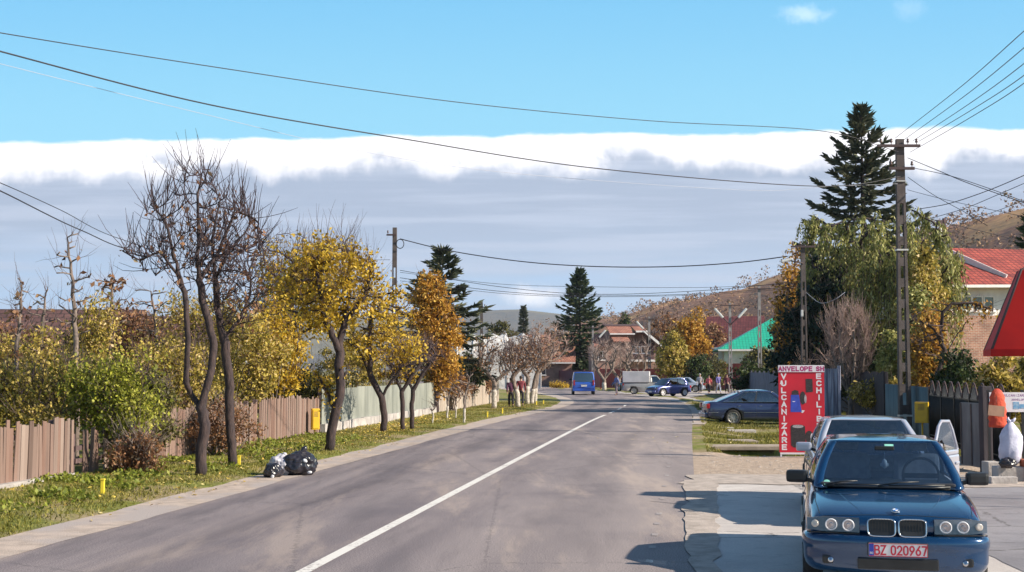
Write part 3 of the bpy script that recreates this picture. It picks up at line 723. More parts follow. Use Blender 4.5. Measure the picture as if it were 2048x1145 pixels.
# -- weathered plank fence
M_plank = pmat('weathered_planks', (0.27, 0.17, 0.125), (0.14, 0.09, 0.075), rough=0.9, scale=3.0, bump=0.5, bscale=40, stretch=(6, 6, 0.5), c3=(0.33, 0.235, 0.19))
M_plank2 = pmat('grey_planks', (0.50, 0.42, 0.36), (0.28, 0.225, 0.19), rough=0.9, scale=3.0, bump=0.5, bscale=40, stretch=(6, 6, 0.5))
M_post = pmat('fence_post_wood', (0.16, 0.10, 0.10), (0.09, 0.06, 0.06), rough=0.9, scale=6, bump=0.5, stretch=(3, 3, .5))
M_cbase = pmat('concrete_footing', (0.50, 0.46, 0.44), (0.34, 0.31, 0.30), rough=0.95, scale=2, bump=0.7, bscale=18)
def plank_by_board(m, cols):
    t_ = NT(m.node_tree); b_ = m.node_tree.nodes['Principled BSDF']; old = b_.inputs['Base Color'].links[0].from_socket
    ri = t_.n('ShaderNodeNewGeometry').outputs['Random Per Island']; cr = t_.n('ShaderNodeValToRGB', i_0=ri); el = cr.color_ramp.elements
    while len(el) < len(cols): el.new(.5)
    for i, c in enumerate(cols): el[i].position = i / (len(cols) - 1); el[i].color = c4(c)
    t_.put(b_.inputs['Base Color'], t_.mix(.75, old, cr.outputs[0]))
plank_by_board(M_plank, [(.06, .036, .032), (.20, .11, .085), (.26, .175, .145), (.11, .065, .055), (.33, .25, .215), (.16, .085, .07)])
plank_by_board(M_plank2, [(.28, .22, .18), (.55, .47, .40), (.40, .31, .25), (.60, .54, .48)])
FX = lineX(-12.05)
rnd = random.Random(5)
def plank_fence(label, Y0, Y1, hgt_, mat, seed, lean=0.03, group='fence sections along the left verge', miss=0.04, footing=False, cat='fence'):
    rg = random.Random(seed); o = Vector((FX(Y0), Y0, 0.0)); t = thing('plank_fence', label, cat, o, 0, group)
    dirv = Vector((SL, 1, 0)).normalized(); nrm = Vector((dirv.y, -dirv.x, 0)); L = (Y1 - Y0) / dirv.y
    mb = MB(); s = 0.0; drift = 0.0
    while s < L:
        w = rg.uniform(0.09, 0.17); drift = drift * .9 + rg.uniform(-.012, .012)
        if rg.random() > miss:
            h = hgt_ + rg.uniform(-.07, .06) + 0.06 * math.sin(s * 0.9 + seed); ln = rg.uniform(-lean, lean) + drift; off_ = rg.uniform(-.012, .012)
            p = dirv * s + nrm * off_
            q_ = [p, p + dirv * (w - rg.uniform(.002, .014))]
            top = [x + dirv * ln * h + Vector((0, 0, h + rg.uniform(-.02, .02))) for x in q_]
            bot = [x + Vector((0, 0, 0.06 + rg.uniform(-.03, .04))) for x in q_]
            tn = nrm * 0.022
            mb.add([bot[0], bot[1], top[1], top[0], bot[0] - tn, bot[1] - tn, top[1] - tn, top[0] - tn], [(0, 1, 2, 3), (7, 6, 5, 4), (0, 3, 7, 4), (1, 5, 6, 2), (3, 2, 6, 7), (0, 4, 5, 1)])
        s += w
    mb.build('board_panel', mat, t)
    for z in (0.3, hgt_ - 0.3):
        MB().bar(dirv * 0 - nrm * .06 + Vector((0, 0, z)), dirv * L - nrm * .06 + Vector((0, 0, z)), 0.05, 0.09).build('rail', M_post, t)
    k = 0.0
    while k <= L:
        p = dirv * k - nrm * .14; MB().box(p.x - .06, p.x + .06, p.y - .06, p.y + .06, -0.1, hgt_ + rg.uniform(-.08, .05), 0.01).build('post', M_post, t); k += 2.4
    if footing:
        mb = MB(); s = 0
        while s < L:
            e = min(L, s + 1.2); mb.bar(dirv * s + nrm * 0.06 + Vector((0, 0, 0.0)), dirv * (e - .01) + nrm * 0.06 + Vector((0, 0, rg.uniform(-.02, .02))), 0.14, 0.22); s = e
        mb.build('footing', M_cbase, t)
    return t
plank_fence('weathered reddish plank fence nearest the camera, ending at the bushes that break through it', 15.5, 25.6, 1.18, M_plank, 3, footing=True)
plank_fence('thin gappy plank fence half hidden by brush, between the two tall plank stretches', 25.8, 28.6, 0.85, M_plank, 8, lean=0.10, miss=0.42)
plank_fence('upright brown plank fence behind the two bare trees', 28.8, 36.5, 1.20, M_plank, 4)
plank_fence('brown plank fence behind the rubbish bags, ending at the grey sheet fence', 36.7, 42.6, 1.25, M_plank, 6, lean=0.05)
plank_fence('pale grey plank fence beyond the sheet fence, by the whitewashed saplings', 62.4, 83.0, 1.35, M_plank2, 7, lean=0.05, miss=0.03)
# -- grey sheet fence on a rubble footing
M_sheet = pmat('fibre_cement_sheet', (0.29, 0.30, 0.265), (0.19, 0.20, 0.18), rough=0.8, scale=1.2, bump=0.2, stretch=(1, 1, .4))
def sheet_fence(Y0, Y1):
    t = thing('sheet_fence', 'grey-green smooth sheet fence on a low rubble footing behind the street trees', 'fence', (FX(Y0), Y0, 0), 0, None)
    d_ = Vector((SL, 1, 0)).normalized(); nr = Vector((d_.y, -d_.x, 0)); L = (Y1 - Y0) / d_.y; rg = random.Random(2)
    mb = MB(); s = 0; k = 0
    while s < L:
        e = min(L, s + 1.15); o_ = nr * (0.012 if k % 2 else 0); h = 1.28 + 0.04 * rg.random()
        mb.bar(d_ * s + o_ + Vector((0, 0, .28 + h / 2 - .1)), d_ * (e + .03) + o_ + Vector((0, 0, .28 + h / 2 - .1)), 0.018, h); s = e; k += 1
    mb.build('sheet_panel', M_sheet, t)
    mb = MB(); s = 0
    while s < L:
        e = min(L, s + rg.uniform(.5, .9)); mb.bar(d_ * s + nr * .03 + Vector((0, 0, .08)), d_ * (e - .015) + nr * .03 + Vector((0, 0, .08)), 0.2 + rg.uniform(-.02, .02), 0.5 + rg.uniform(-.05, .05)); s = e
    mb.build('footing', M_cbase, t)
    s = 0
    while s < L:
        p = d_ * s - nr * .08; MB().box(p.x - .04, p.x + .04, p.y - .04, p.y + .04, 0, 1.5).build('post', M_post, t); s += 2.8
sheet_fence(42.9, 62.2)
# gas meter cabinet at the fence end
M_yel = pmat('yellow_enamel', (0.80, 0.50, 0.03), (0.70, 0.42, 0.03), rough=0.45, scale=4)
def gas_cabinet(label, loc, w, h, dz, rz, group=None):
    t = thing('gas_cabinet', label, 'gas meter box', loc, rz, group)
    MB().box(-w / 2, w / 2, -.12, .12, dz, dz + h, 0.015).build('housing', M_yel, t)
    d_ = MB().box(-w / 2 + .03, w / 2 - .03, -.135, -.122, dz + .04, dz + h - .04, 0.004).build('door', M_yel, t)
    mb = MB();
    for i in range(5): mb.box(-w / 4, w / 4, -.140, -.136, dz + h * .62 + i * .035, dz + h * .62 + i * .035 + .012)
    mb.build('vent', M_post, d_)
    MB().tube([(0, .05, -.05), (0, .05, dz + .02)], 0.025, 8).build('pipe', M_yel, t)
gas_cabinet('yellow gas meter box at the end of the brown plank fence, behind the rubbish bags', (FX(41.2) + .28, 41.2, 0), .24, .66, .22, R(20))
# -- yellow gas marker posts in the grass
M_mark = pmat('marker_yellow', (0.85, 0.66, 0.05), (0.75, 0.55, 0.05), rough=0.5, scale=8)
mk = [(205, 988, 'in front of the nearest plank fence'), (478, 938, 'at the foot of the two bare trees'), (975, 834, 'before the tall limewashed tree'), (1005, 828, 'left of the two walkers'), (1073, 812, 'beside the last limewashed trunks, left one'), (1087, 809, 'beside the last limewashed trunks, right one')]
src = None
for px, py, w_ in mk:
    p = base(px, py)
    if src is None:
        src = thing('marker_post', 'short yellow marker post ' + w_, 'marker post', p, 0, 'yellow marker posts in the grass')
        MB().box(-.03, .03, -.03, .03, 0, .25, .006).build('shaft', M_mark, src); MB().box(-.037, .037, -.037, .037, .25, .275, .006).build('cap', M_mark, src)
    else: dup(src, p, rnd.uniform(-.3, .3), 'short yellow marker post ' + w_)
# -- bushes and young trees behind / through the fence
def bush(px, Y, top, wpx, leaf, seed, label, n=7000, ls=.10, low=0.3, name='hedge_bush', cat='bush', trunk=False, stem=6, cs=.32, clumps=70, deep=1.0):
    b_ = at(px, Y); s = sc_(Y); H = (HZ - top) / s + CAMH; rx = wpx / 2 / s
    cz = (H + low) / 2; rz_ = (H - low) / 2
    e = [(0, 0, cz, rx * .85, rx * .8 * deep, rz_ * .8), (-rx * .5, .1, cz - rz_ * .35, rx * .5, rx * .5, rz_ * .5), (rx * .5, 0, cz - rz_ * .3, rx * .5, rx * .5, rz_ * .55), (rx * .1, 0, cz + rz_ * .45, rx * .5, rx * .5, rz_ * .5)]
    return shrub(name, label, cat, b_, e, seed, leaf, n, ls, 'leafy bushes behind the left fence' if name == 'hedge_bush' else None, clumps=clumps, csize=cs, stems=stem)
def hedge_tree(px, Y, top, wpx, leaf, seed, label, n=6500, ls=.075, low=.7, tw=260, dens=1.0, sp=.17, name='hedge_tree', twig=None):
    b_ = at(px, Y); s_ = sc_(Y); H = (HZ - top) / s_ + CAMH; rx = wpx / 2 / s_; rg = np.random.default_rng(seed); cz = (H + low) / 2; rz_ = (H - low) / 2
    ells = [(0, 0, cz, rx * .55, rx * .6, rz_ * .8)] + [(rg.uniform(-.75, .75) * rx, rg.uniform(-.5, .5) * rx, low + (H - low) * rg.uniform(.15, .85), rx * rg.uniform(.3, .5), rx * .4, rz_ * rg.uniform(.2, .38)) for _ in range(6)]
    stems = [[(0, 0, 0), (0, 0, .4)]] + [[(0, 0, .3), (rx * u * .4, rg.uniform(-.3, .3), H * .4), (rx * u * .7, rg.uniform(-.3, .3), H * rg.uniform(.6, .85))] for u in (-.9, -.45, 0, .5, .9)]
    return tree(name, label, 'tree', b_, stems, ells, seed, nattr=300, step=.16, r0=.05, tip=.007, rthin=.018, leaf=leaf, nleaf=n, lsize=ls, lspread=sp, ntwig=tw, twl=.55, twr=.006, twup=.9, leafmax=.6, infl=1.8, scatter=.30, group='leafy trees and bushes behind the left fence', bark=M_bark_l, twig=twig or M_twig, droop=.8, up=.12)
hedge_tree(18, 27, 700, 210, L_yelgr, 21, 'yellowish green tree at the left edge of the picture, spilling over the fence', n=5000)
hedge_tree(90, 33, 625, 240, L_yelgr, 22, 'tawny tree rising behind the nearest fence, left of the young bare tree', n=7000, ls=.09)
hedge_tree(232, 27.2, 680, 210, L_green, 23, 'bright lime green tree drooping through the gap in the plank fence', n=9500, low=.5, sp=.2)
hedge_tree(175, 31, 570, 150, L_yelgr, 24, 'yellowish tree around the foot of the young bare tree', n=6500)
hedge_tree(345, 32, 640, 250, L_yelgr, 25, 'olive yellow tree behind the leaning trunk of the tall bare tree', n=8000, low=.5)
hedge_tree(498, 38.5, 600, 220, L_yelgr, 26, 'brownish yellow tree behind the straight dark trunk', n=9500, ls=.09)
hedge_tree(120, 28.8, 690, 190, L_yelgr, 34, 'olive tree pushing over the top of the nearest plank fence', n=5500, low=.5)
hedge_tree(425, 35, 570, 190, L_yelgr, 35, 'yellow-brown tree filling the space between the two big bare trunks', n=7000, low=.6)
hedge_tree(300, 37, 590, 240, L_russet, 36, 'russet sparse tree deep in the hedge left of the leaning trunk', n=5500, ls=.1, low=.6)
hedge_tree(545, 42, 560, 180, L_yel, 37, 'orange-yellow tree hugging the left side of the round yellow tree', n=6500, ls=.1, low=1.0)
hedge_tree(10, 37, 640, 200, L_yelgr, 38, 'brownish tree in the far left corner of the hedge', n=7000, ls=.1)
hedge_tree(60, 40, 640, 260, L_russet, 33, 'reddish brown tree in front of the dark roof at the far left', n=7000, ls=.1)
hedge_tree(250, 44, 620, 300, L_russet, 39, 'russet thin tree in the dark depth of the hedge behind the other russet one', n=8000, ls=.11)
bush(300, 29.6, 740, 120, L_olive, 31, 'low olive bush at the fence behind the bright lime green tree', n=5000, ls=.075, low=.3)
bush(575, 44, 690, 200, L_olive, 27, 'dark olive bush under the round yellow tree, above the brown fence', n=9000)
bush(700, 52, 640, 190, L_yelgr, 28, 'green-yellow bush above the grey sheet fence', n=8000)
bush(440, 31.5, 790, 150, L_russet, 29, 'low russet brush against the plank fence between the two bare trunks', n=3500, ls=.07, low=0.1)
bush(268, 26.3, 862, 110, L_russet, 30, 'brown dry brush in the fence gap beneath the bright lime green tree', n=3000, ls=.07, low=0.0, name='dry_brush')
# slender half-bare trees sticking out of the bushes
def slim(px, Y, top, px_top, wpx, seed, label, ells=None, leafn=60, bark=None):
    b_ = at(px, Y); s = sc_(Y); H = (HZ - top) / s + CAMH; tx = (px_top - px) / s; w_ = wpx / 2 / s
    return tree('young_bare_tree', label, 'tree', b_, [[(0, 0, 0), (tx * .1, 0, H * .3), (tx * .3, 0, H * .55), (tx * .6, .05, H * .75), (tx, 0, H * .93)]],
         [(tx * .6, 0, H * .78, w_, w_ * .8, H * .2), (tx * .3, 0, H * .62, w_ * .8, w_ * .8, H * .12)], seed, nattr=90, step=.15, r0=.055, tip=.006, rthin=.016, leaf=L_russet, nleaf=leafn, lsize=.13, lspread=.05,
         ntwig=70, twl=.5, twr=.005, twup=.8, bark=bark or M_bark_l, twig=M_twig, up=.25, infl=2.0, group='slender bare trees in the left hedge')
slim(158, 28.5, 440, 128, 150, 41, 'slender bare sapling with few dead leaves at its tip, left of the tall bare tree', leafn=26)
slim(30, 30, 540, 40, 60, 42, 'thin bare pole-like sapling at the far left edge')
slim(75, 34, 560, 88, 90, 43, 'forked bare sapling between the far-left sapling and the dead-leaved one')
slim(215, 34, 520, 222, 120, 44, 'bare sapling with drooping yellow leaves just left of the tall bare tree', leafn=150)
slim(320, 36, 560, 300, 150, 45, 'twiggy bare sapling behind the tall bare tree on its left')
slim(560, 50, 440, 550, 160, 46, 'bare thin tree poking out above the left side of the yellow crown', leafn=200)
# -- yellow trees
b = base(658, 903)
tree('yellow_tree', 'golden yellow street tree with a forked dark trunk, just right of the rubbish bags', 'tree', b,
     [[(0, 0, 0), rel(b, 663, 860), rel(b, 670, 830), rel(b, 682, 780), rel(b, 678, 730), rel(b, 680, 680, .1), rel(b, 695, 620, .1), rel(b, 700, 560)],
      [rel(b, 668, 825), rel(b, 658, 790, .1), rel(b, 636, 755, .2), rel(b, 632, 748, .2)],
      [rel(b, 683, 770), rel(b, 693, 745)],
      [rel(b, 680, 700), rel(b, 655, 650, -.2), rel(b, 640, 590, -.3), rel(b, 630, 520, -.2)],
      [rel(b, 690, 640), rel(b, 730, 590, .2), rel(b, 745, 530, .2)]],
     [(*rel(b, 665, 560), 1.3, 1.2, 1.25), (*rel(b, 720, 560), .85, .9, 1.0), (*rel(b, 620, 590), .9, .9, .9)],
     51, nattr=420, step=.16, r0=.125, tip=.007, rthin=.02, leaf=L_yel, nleaf=4600, lsize=.10, lspread=.15, ntwig=520, twl=.75, twup=1.2, leafmax=.4, infl=1.5)
b = at(585, 47)
tree('yellow_tree', 'big round orange-yellow tree standing behind the brown fence, left of the forked street tree', 'tree', b,
     [[(0, 0, 0), (.1, 0, 1.5), (0, 0, 3.0), (-.2, 0, 4.5), (0, 0, 6)]],
     [(*rel(b, 600, 590), 1.9, 1.7, 1.6), (*rel(b, 555, 640), 1.2, 1.3, 1.2), (*rel(b, 650, 530), 1.3, 1.3, 1.2), (*rel(b, 570, 510), .9, 1, .9)],
     52, nattr=420, step=.24, r0=.17, tip=.009, rthin=.03, leaf=L_yel, nleaf=7000, lsize=.135, lspread=.24, ntwig=700, twl=1.2, twr=.009, twup=1.3, leafmax=.4, infl=2.2, scatter=.05)
b = base(766, 866)
tree('yellow_tree', 'smaller yellow street tree with low spreading limbs, in front of the grey sheet fence', 'tree', b,
     [[(0, 0, 0), rel(b, 768, 830), rel(b, 762, 795), rel(b, 740, 750, .1), rel(b, 725, 715, .2), rel(b, 705, 680, .3)],
      [rel(b, 763, 792), rel(b, 778, 770, -.1), rel(b, 800, 740, -.2), rel(b, 840, 720, -.2)],
      [rel(b, 742, 752), rel(b, 738, 700, -.2), rel(b, 742, 640, -.2), rel(b, 752, 590)]],
     [(*rel(b, 760, 620), 1.2, 1.1, .9), (*rel(b, 720, 680), .8, .9, .7), (*rel(b, 800, 690), 1.1, 1.0, .6)],
     53, nattr=380, step=.17, r0=.115, tip=.008, rthin=.024, leaf=L_yel, nleaf=2600, lsize=.11, lspread=.16, ntwig=320, twl=.5, twr=.006, twup=.8, leafmax=.4, infl=1.8)
for i, (px, py, lab) in enumerate(((805, 862, 'thin purple-brown twiggy street tree, left of a pair'), (824, 859, 'thin purple-brown twiggy street tree, right of a pair'))):
    b = base(px, py)
    tree('twiggy_tree', lab, 'tree', b, [[(0, 0, 0), (.0, 0, .9), (-.05 + .1 * i, 0, 1.5)], [(0, 0, 1.4), (.4, 0, 2.0), (.8, .1, 2.6)], [(0, 0, 1.4), (-.4, .1, 2.2)]],
         [(.35, 0, 2.6, 1.0, .9, .8), (-.2, 0, 2.4, .7, .7, .6)], 60 + i, nattr=220, step=.16, r0=.08, tip=.007, rthin=.02, ntwig=420, twl=.45, twr=.006, twup=.4, bark=M_bark, twig=M_twig, infl=1.8, group='twiggy street trees before the sheet fence')
# -- orange tree and the dark spruce behind it
b = at(872, 62)
tree('orange_tree', 'tall orange-brown leafy tree in front of the left spruce', 'tree', b, [[(0, 0, 0), (0, 0, 2), (.1, 0, 4), (0, 0, 6.4)]],
     [(*rel(b, 865, 640), 1.25, 1.2, 2.3), (*rel(b, 885, 730), 1.1, 1.1, 1.6), (*rel(b, 850, 580), .7, .7, 1.0), (*rel(b, 905, 680), .6, .6, 1.2)],
     71, nattr=300, step=.26, r0=.15, tip=.01, rthin=.03, leaf=L_orange, nleaf=9500, lsize=.15, lspread=.2, ntwig=240, twl=.6, twr=.008, twup=1, leafmax=.5, infl=2.6, scatter=.25)
conifer('spruce', 'dark spruce rising behind the orange-brown tree, right of the left-hand pole', at(884, 72), 8.6, 3.7, 72, L_needle2, whorls=16, per=8, z0=2.2, nl=.46, n_side=26, upt=.25, droop=.25)
bush(930, 74, 690, 70, L_dark, 73, 'dark evergreen bush at the foot of the left spruce', n=3500, ls=.16, name='evergreen_bush')
bush(780, 66, 610, 110, L_yel, 75, 'sparse yellow bush around the left-hand pole above the sheet fence', n=2600, ls=.15)
bush(900, 66, 745, 110, L_russet, 76, 'reddish brown brush leaning over the pale plank fence', n=3800, ls=.13, low=.6)
bush(945, 78, 728, 80, L_russet, 77, 'reddish brush at the far end of the pale plank fence', n=2500, ls=.15, low=.5)
# -- limewashed street trees
lw = [(865, 849, .9, .03, 'tiny limewashed sapling nearest the pale fence corner', 'sap'), (894, 838, 1.6, .04, 'leaning leafless sapling left of the forked limewashed one', 'sap'), (911, 838, 1.5, .03, 'stick-thin sapling between two others by the pale plank fence', 'sap'), (928, 845, 2.0, .045, 'limewashed sapling with a few forks, nearest the road before the pale fence', 'sap')]
for i, (px, py, H, r_, lab, _) in enumerate(lw):
    b = base(px, py)
    tree('young_street_tree', lab, 'tree', b, [[(0, 0, 0), (.03, 0, H * .35), (-.02, 0, H * .55)], [(0, 0, H * .5), (.2, 0, H * .85)]], [(0, 0, H * .8, H * .35, H * .3, H * .3)], 80 + i, nattr=50, step=.12, r0=r_, tip=.006, rthin=.014, ntwig=40, twl=.3, twr=.005, lime=.6, infl=1.5, bark=M_bark_l, twig=M_twig, group='limewashed saplings by the pale fence')
big = [(988, 817, [(0, 0, 0), (0, 0, 1.0), (0, 0, 1.45)], [[(0, 0, 1.4), (-.35, 0, 1.9), (-.8, 0, 2.4)], [(0, 0, 1.4), (.4, 0, 1.75), (.9, 0, 2.1)]], (0, 0, 2.9, 1.6, 1.3, .95), 'umbrella-shaped bare street tree with a straight limewashed trunk, left of the two walkers'),
       (1036, 815, [(0, 0, 0), (-.05, 0, .8), (-.25, 0, 1.4), (-.3, 0, 1.9)], [[(-.3, 0, 1.8), (.2, 0, 2.3), (.7, 0, 2.7)]], (0, 0, 3.0, 1.3, 1.2, .9), 'bare street tree with a bent limewashed trunk hiding the two walkers'),
       (1054, 809, [(0, 0, 0), (.0, 0, .9), (.08, 0, 1.8)], [[(.08, 0, 1.7), (-.5, 0, 2.4)]], (-.1, 0, 3.2, 1.3, 1.2, 1.1), 'bare limewashed street tree, first of the three close together right of the walkers'),
       (1063, 808, [(0, 0, 0), (.1, 0, .9), (.3, 0, 1.9)], [[(.3, 0, 1.8), (.6, 0, 2.5)]], (.5, 0, 3.3, 1.3, 1.2, 1.3), 'bare leaning limewashed street tree, middle of the three close together'),
       (1069, 807, [(0, 0, 0), (.05, 0, .9), (.2, 0, 2.0)], [[(.2, 0, 1.9), (1.0, 0, 2.6)]], (.8, .5, 3.6, 1.5, 1.4, 1.6), 'bare limewashed street tree with reddish twigs, last before the bend')]
for i, (px, py, tr, ex, e, lab) in enumerate(big):
    b = base(px, py)
    tree('street_tree', lab, 'tree', b, [tr] + ex, [e], 90 + i, nattr=230, step=.2, r0=.13, tip=.009, rthin=.03, ntwig=480, twl=.55, twr=.008, twup=.35, lime=1.1, infl=2.2, bark=M_bark_l, twig=M_twig_l if i > 2 else M_twig, group='limewashed street trees before the bend', leaf=L_russet, nleaf=500, lsize=.12, lspread=.2)
# -- rubbish bags
M_bagk = pmat('bag_black', (0.012, 0.011, 0.016), (0.03, 0.026, 0.035), rough=0.28, scale=5, bump=0.5, bscale=9, spec=.7)
M_bagw = pmat('bag_pale', (0.42, 0.40, 0.47), (0.60, 0.58, 0.62), rough=0.3, scale=5, bump=0.5, bscale=9, spec=.6)
M_scrap = pmat('bag_scrap_white', (0.8, 0.8, 0.82), (0.6, 0.6, 0.64), rough=.5, scale=6)
def rubbish_bag(label, loc, rx, ry, rz_, mat, seed, knot=None, scraps=()):
    t = thing('rubbish_bag', label, 'rubbish bag', loc, 0, 'rubbish bags heaped at the roadside')
    bm = bmesh.new(); bmesh.ops.create_icosphere(bm, subdivisions=5, radius=1)
    for v in bm.verts:
        c = v.co.copy(); n1 = mnoise.noise(c * 1.6 + Vector((seed, 0, 0))); n2 = mnoise.noise(c * 4.5 + Vector((0, seed, 0)))
        rg = abs(mnoise.noise(Vector((c.x * 3, c.y * 3, c.z * 1.2 + seed))))
        k = 1 + .22 * n1 + .07 * n2 - .12 * rg
        v.co = Vector((c.x * rx * k, c.y * ry * k, rz_ * (1 + c.z * k)))
        if v.co.z < 0.02: v.co.z = 0.02 * v.co.z; 
    for f in bm.faces: f.smooth = True
    me = bpy.data.meshes.new('sack'); bm.to_mesh(me); bm.free(); s_ = link_mesh('sack', me, t, mat)
    if knot:
        kx, kz, h, ln = knot
        mb = MB(); mb.tube([(kx, 0, kz - .06), (kx + ln * .3, 0, kz + h * .3), (kx + ln * .8, 0, kz + h * .75), (kx + ln, 0.01, kz + h)], [.07, .035, .06, .015], 9)
        mb.tube([(kx - .02, 0, kz - .05), (kx - .1, .02, kz + .05)], [.05, .02], 7); mb.build('knot', mat, t)
    for (sx_, sy_, sz_, w_, h_) in scraps:
        M_ = Matrix.Translation((sx_, sy_, sz_)) @ Matrix.Rotation(R(rnd.uniform(-40, 40)), 4, 'Y') @ Matrix.Rotation(R(rnd.uniform(-20, 20)), 4, 'X')
        bm = bmesh.new(); bmesh.ops.create_icosphere(bm, subdivisions=2, radius=1, matrix=M_ @ Matrix.Diagonal((w_, .03, h_, 1)))
        me = bpy.data.meshes.new('scrap'); bm.to_mesh(me); bm.free(); link_mesh('scrap', me, t, M_scrap)
    return t
rubbish_bag('big shiny black rubbish bag with a pointed knot, right of the heap', base(597, 947), .38, .32, .25, M_bagk, 3.3, knot=(.02, .44, .16, .13), scraps=((.17, -.26, .33, .05, .035), (.26, -.24, .10, .05, .03)))
rubbish_bag('pale translucent rubbish bag in the middle of the heap', base(560, 948) + Vector((0, .1, 0)), .24, .25, .22, M_bagw, 7.1, knot=(.05, .40, .07, .04))
rubbish_bag('small dark purple rubbish bag at the left end of the heap', base(546, 952), .19, .2, .16, M_bagk, 9.4, scraps=((.02, -.17, .06, .035, .05),))
# -- houses behind the hedge
# ================================================================= houses, walls, hills
M_tile_r = brickmat('roof_tile_red', (0.50, 0.10, 0.065), (0.36, 0.065, 0.05), (0.16, 0.03, 0.03), 0.30, 0.34, 0.035, 0.7, 0.0)
M_tile_dark = brickmat('roof_tile_maroon', (0.20, 0.055, 0.055), (0.15, 0.04, 0.045), (0.07, 0.02, 0.025), 0.35, 0.36, 0.03, 0.6, 0.0)
M_tile_o = brickmat('roof_tile_terracotta', (0.52, 0.235, 0.16), (0.40, 0.17, 0.12), (0.20, 0.08, 0.06), 0.32, 0.34, 0.04, 0.8, 0.5)
M_tile_b = brickmat('roof_tile_brown', (0.17, 0.085, 0.075), (0.11, 0.055, 0.055), (0.05, 0.03, 0.03), 0.35, 0.36, 0.03, 0.8, 0.5)
M_green = brickmat('roof_metal_green', (0.03, 0.46, 0.30), (0.025, 0.40, 0.27), (0.015, 0.24, 0.17), 0.33, 0.45, 0.03, 0.4, 0.0, dirt=(.85, .9, .88))
M_brick = brickmat('brick_wall', (0.46, 0.22, 0.15), (0.36, 0.16, 0.115), (0.50, 0.42, 0.36), 0.26, 0.085, 0.012, 0.9)
M_white = pmat('white_plaster', (0.84, 0.81, 0.80), (0.70, 0.67, 0.67), rough=.9, scale=1.5, bump=.2)
M_cream = pmat('cream_plaster', (0.62, 0.58, 0.46), (0.52, 0.48, 0.38), rough=.9, scale=1.5, bump=.2)
M_pink = pmat('pink_plaster', (0.36, 0.22, 0.18), (0.26, 0.155, 0.135), rough=.9, scale=1.5, bump=.2)
M_paleg = pmat('pale_green_plaster', (0.50, 0.62, 0.54), (0.40, 0.52, 0.45), rough=.9, scale=1.5, bump=.2)
M_fasc = pmat('white_fascia', (0.85, 0.81, 0.80), (0.74, 0.70, 0.70), rough=.6, scale=5)
M_wood = pmat('dark_gable_boards', (0.10, 0.045, 0.05), (0.06, 0.03, 0.035), rough=.8, scale=4, stretch=(5, 5, .5))
M_glass = pmat('window_glass', (0.03, 0.035, 0.045), (0.05, 0.055, 0.07), rough=.08, scale=2, spec=.8)
def window(par, M_, w, h, frame, cross=True):
    """window in local xz plane, facing -y, origin at its centre"""
    mb = MB(); f = .07
    mb.box(-w / 2, w / 2, -.05, .02, -h / 2, -h / 2 + f, M=M_); mb.box(-w / 2, w / 2, -.05, .02, h / 2 - f, h / 2, M=M_)
    mb.box(-w / 2, -w / 2 + f, -.05, .02, -h / 2 + f, h / 2 - f, M=M_); mb.box(w / 2 - f, w / 2, -.05, .02, -h / 2 + f, h / 2 - f, M=M_)
    if cross: mb.box(-.03, .03, -.045, .02, -h / 2 + f, h / 2 - f, M=M_)
    fr = mb.build('window', frame, par)
    MB().box(-w / 2 + f, w / 2 - f, -.02, .01, -h / 2 + f, h / 2 - f, M=M_).build('pane', M_glass, fr)
    MB().box(-w / 2 - .08, w / 2 + .08, -.12, .0, -h / 2 - .07, -h / 2 - .002, M=M_).build('sill', M_fasc, fr)
def slab(mb, a, b, c, d, th=.12):
    a, b, c, d = map(Vector, (a, b, c, d)); n = (b - a).cross(d - a).normalized()
    if n.z < 0: n = -n
    lo = [p - n * th for p in (a, b, c, d)]
    mb.add([a, b, c, d] + lo, [(0, 1, 2, 3), (7, 6, 5, 4), (0, 4, 5, 1), (1, 5, 6, 2), (2, 6, 7, 3), (3, 7, 4, 0)])
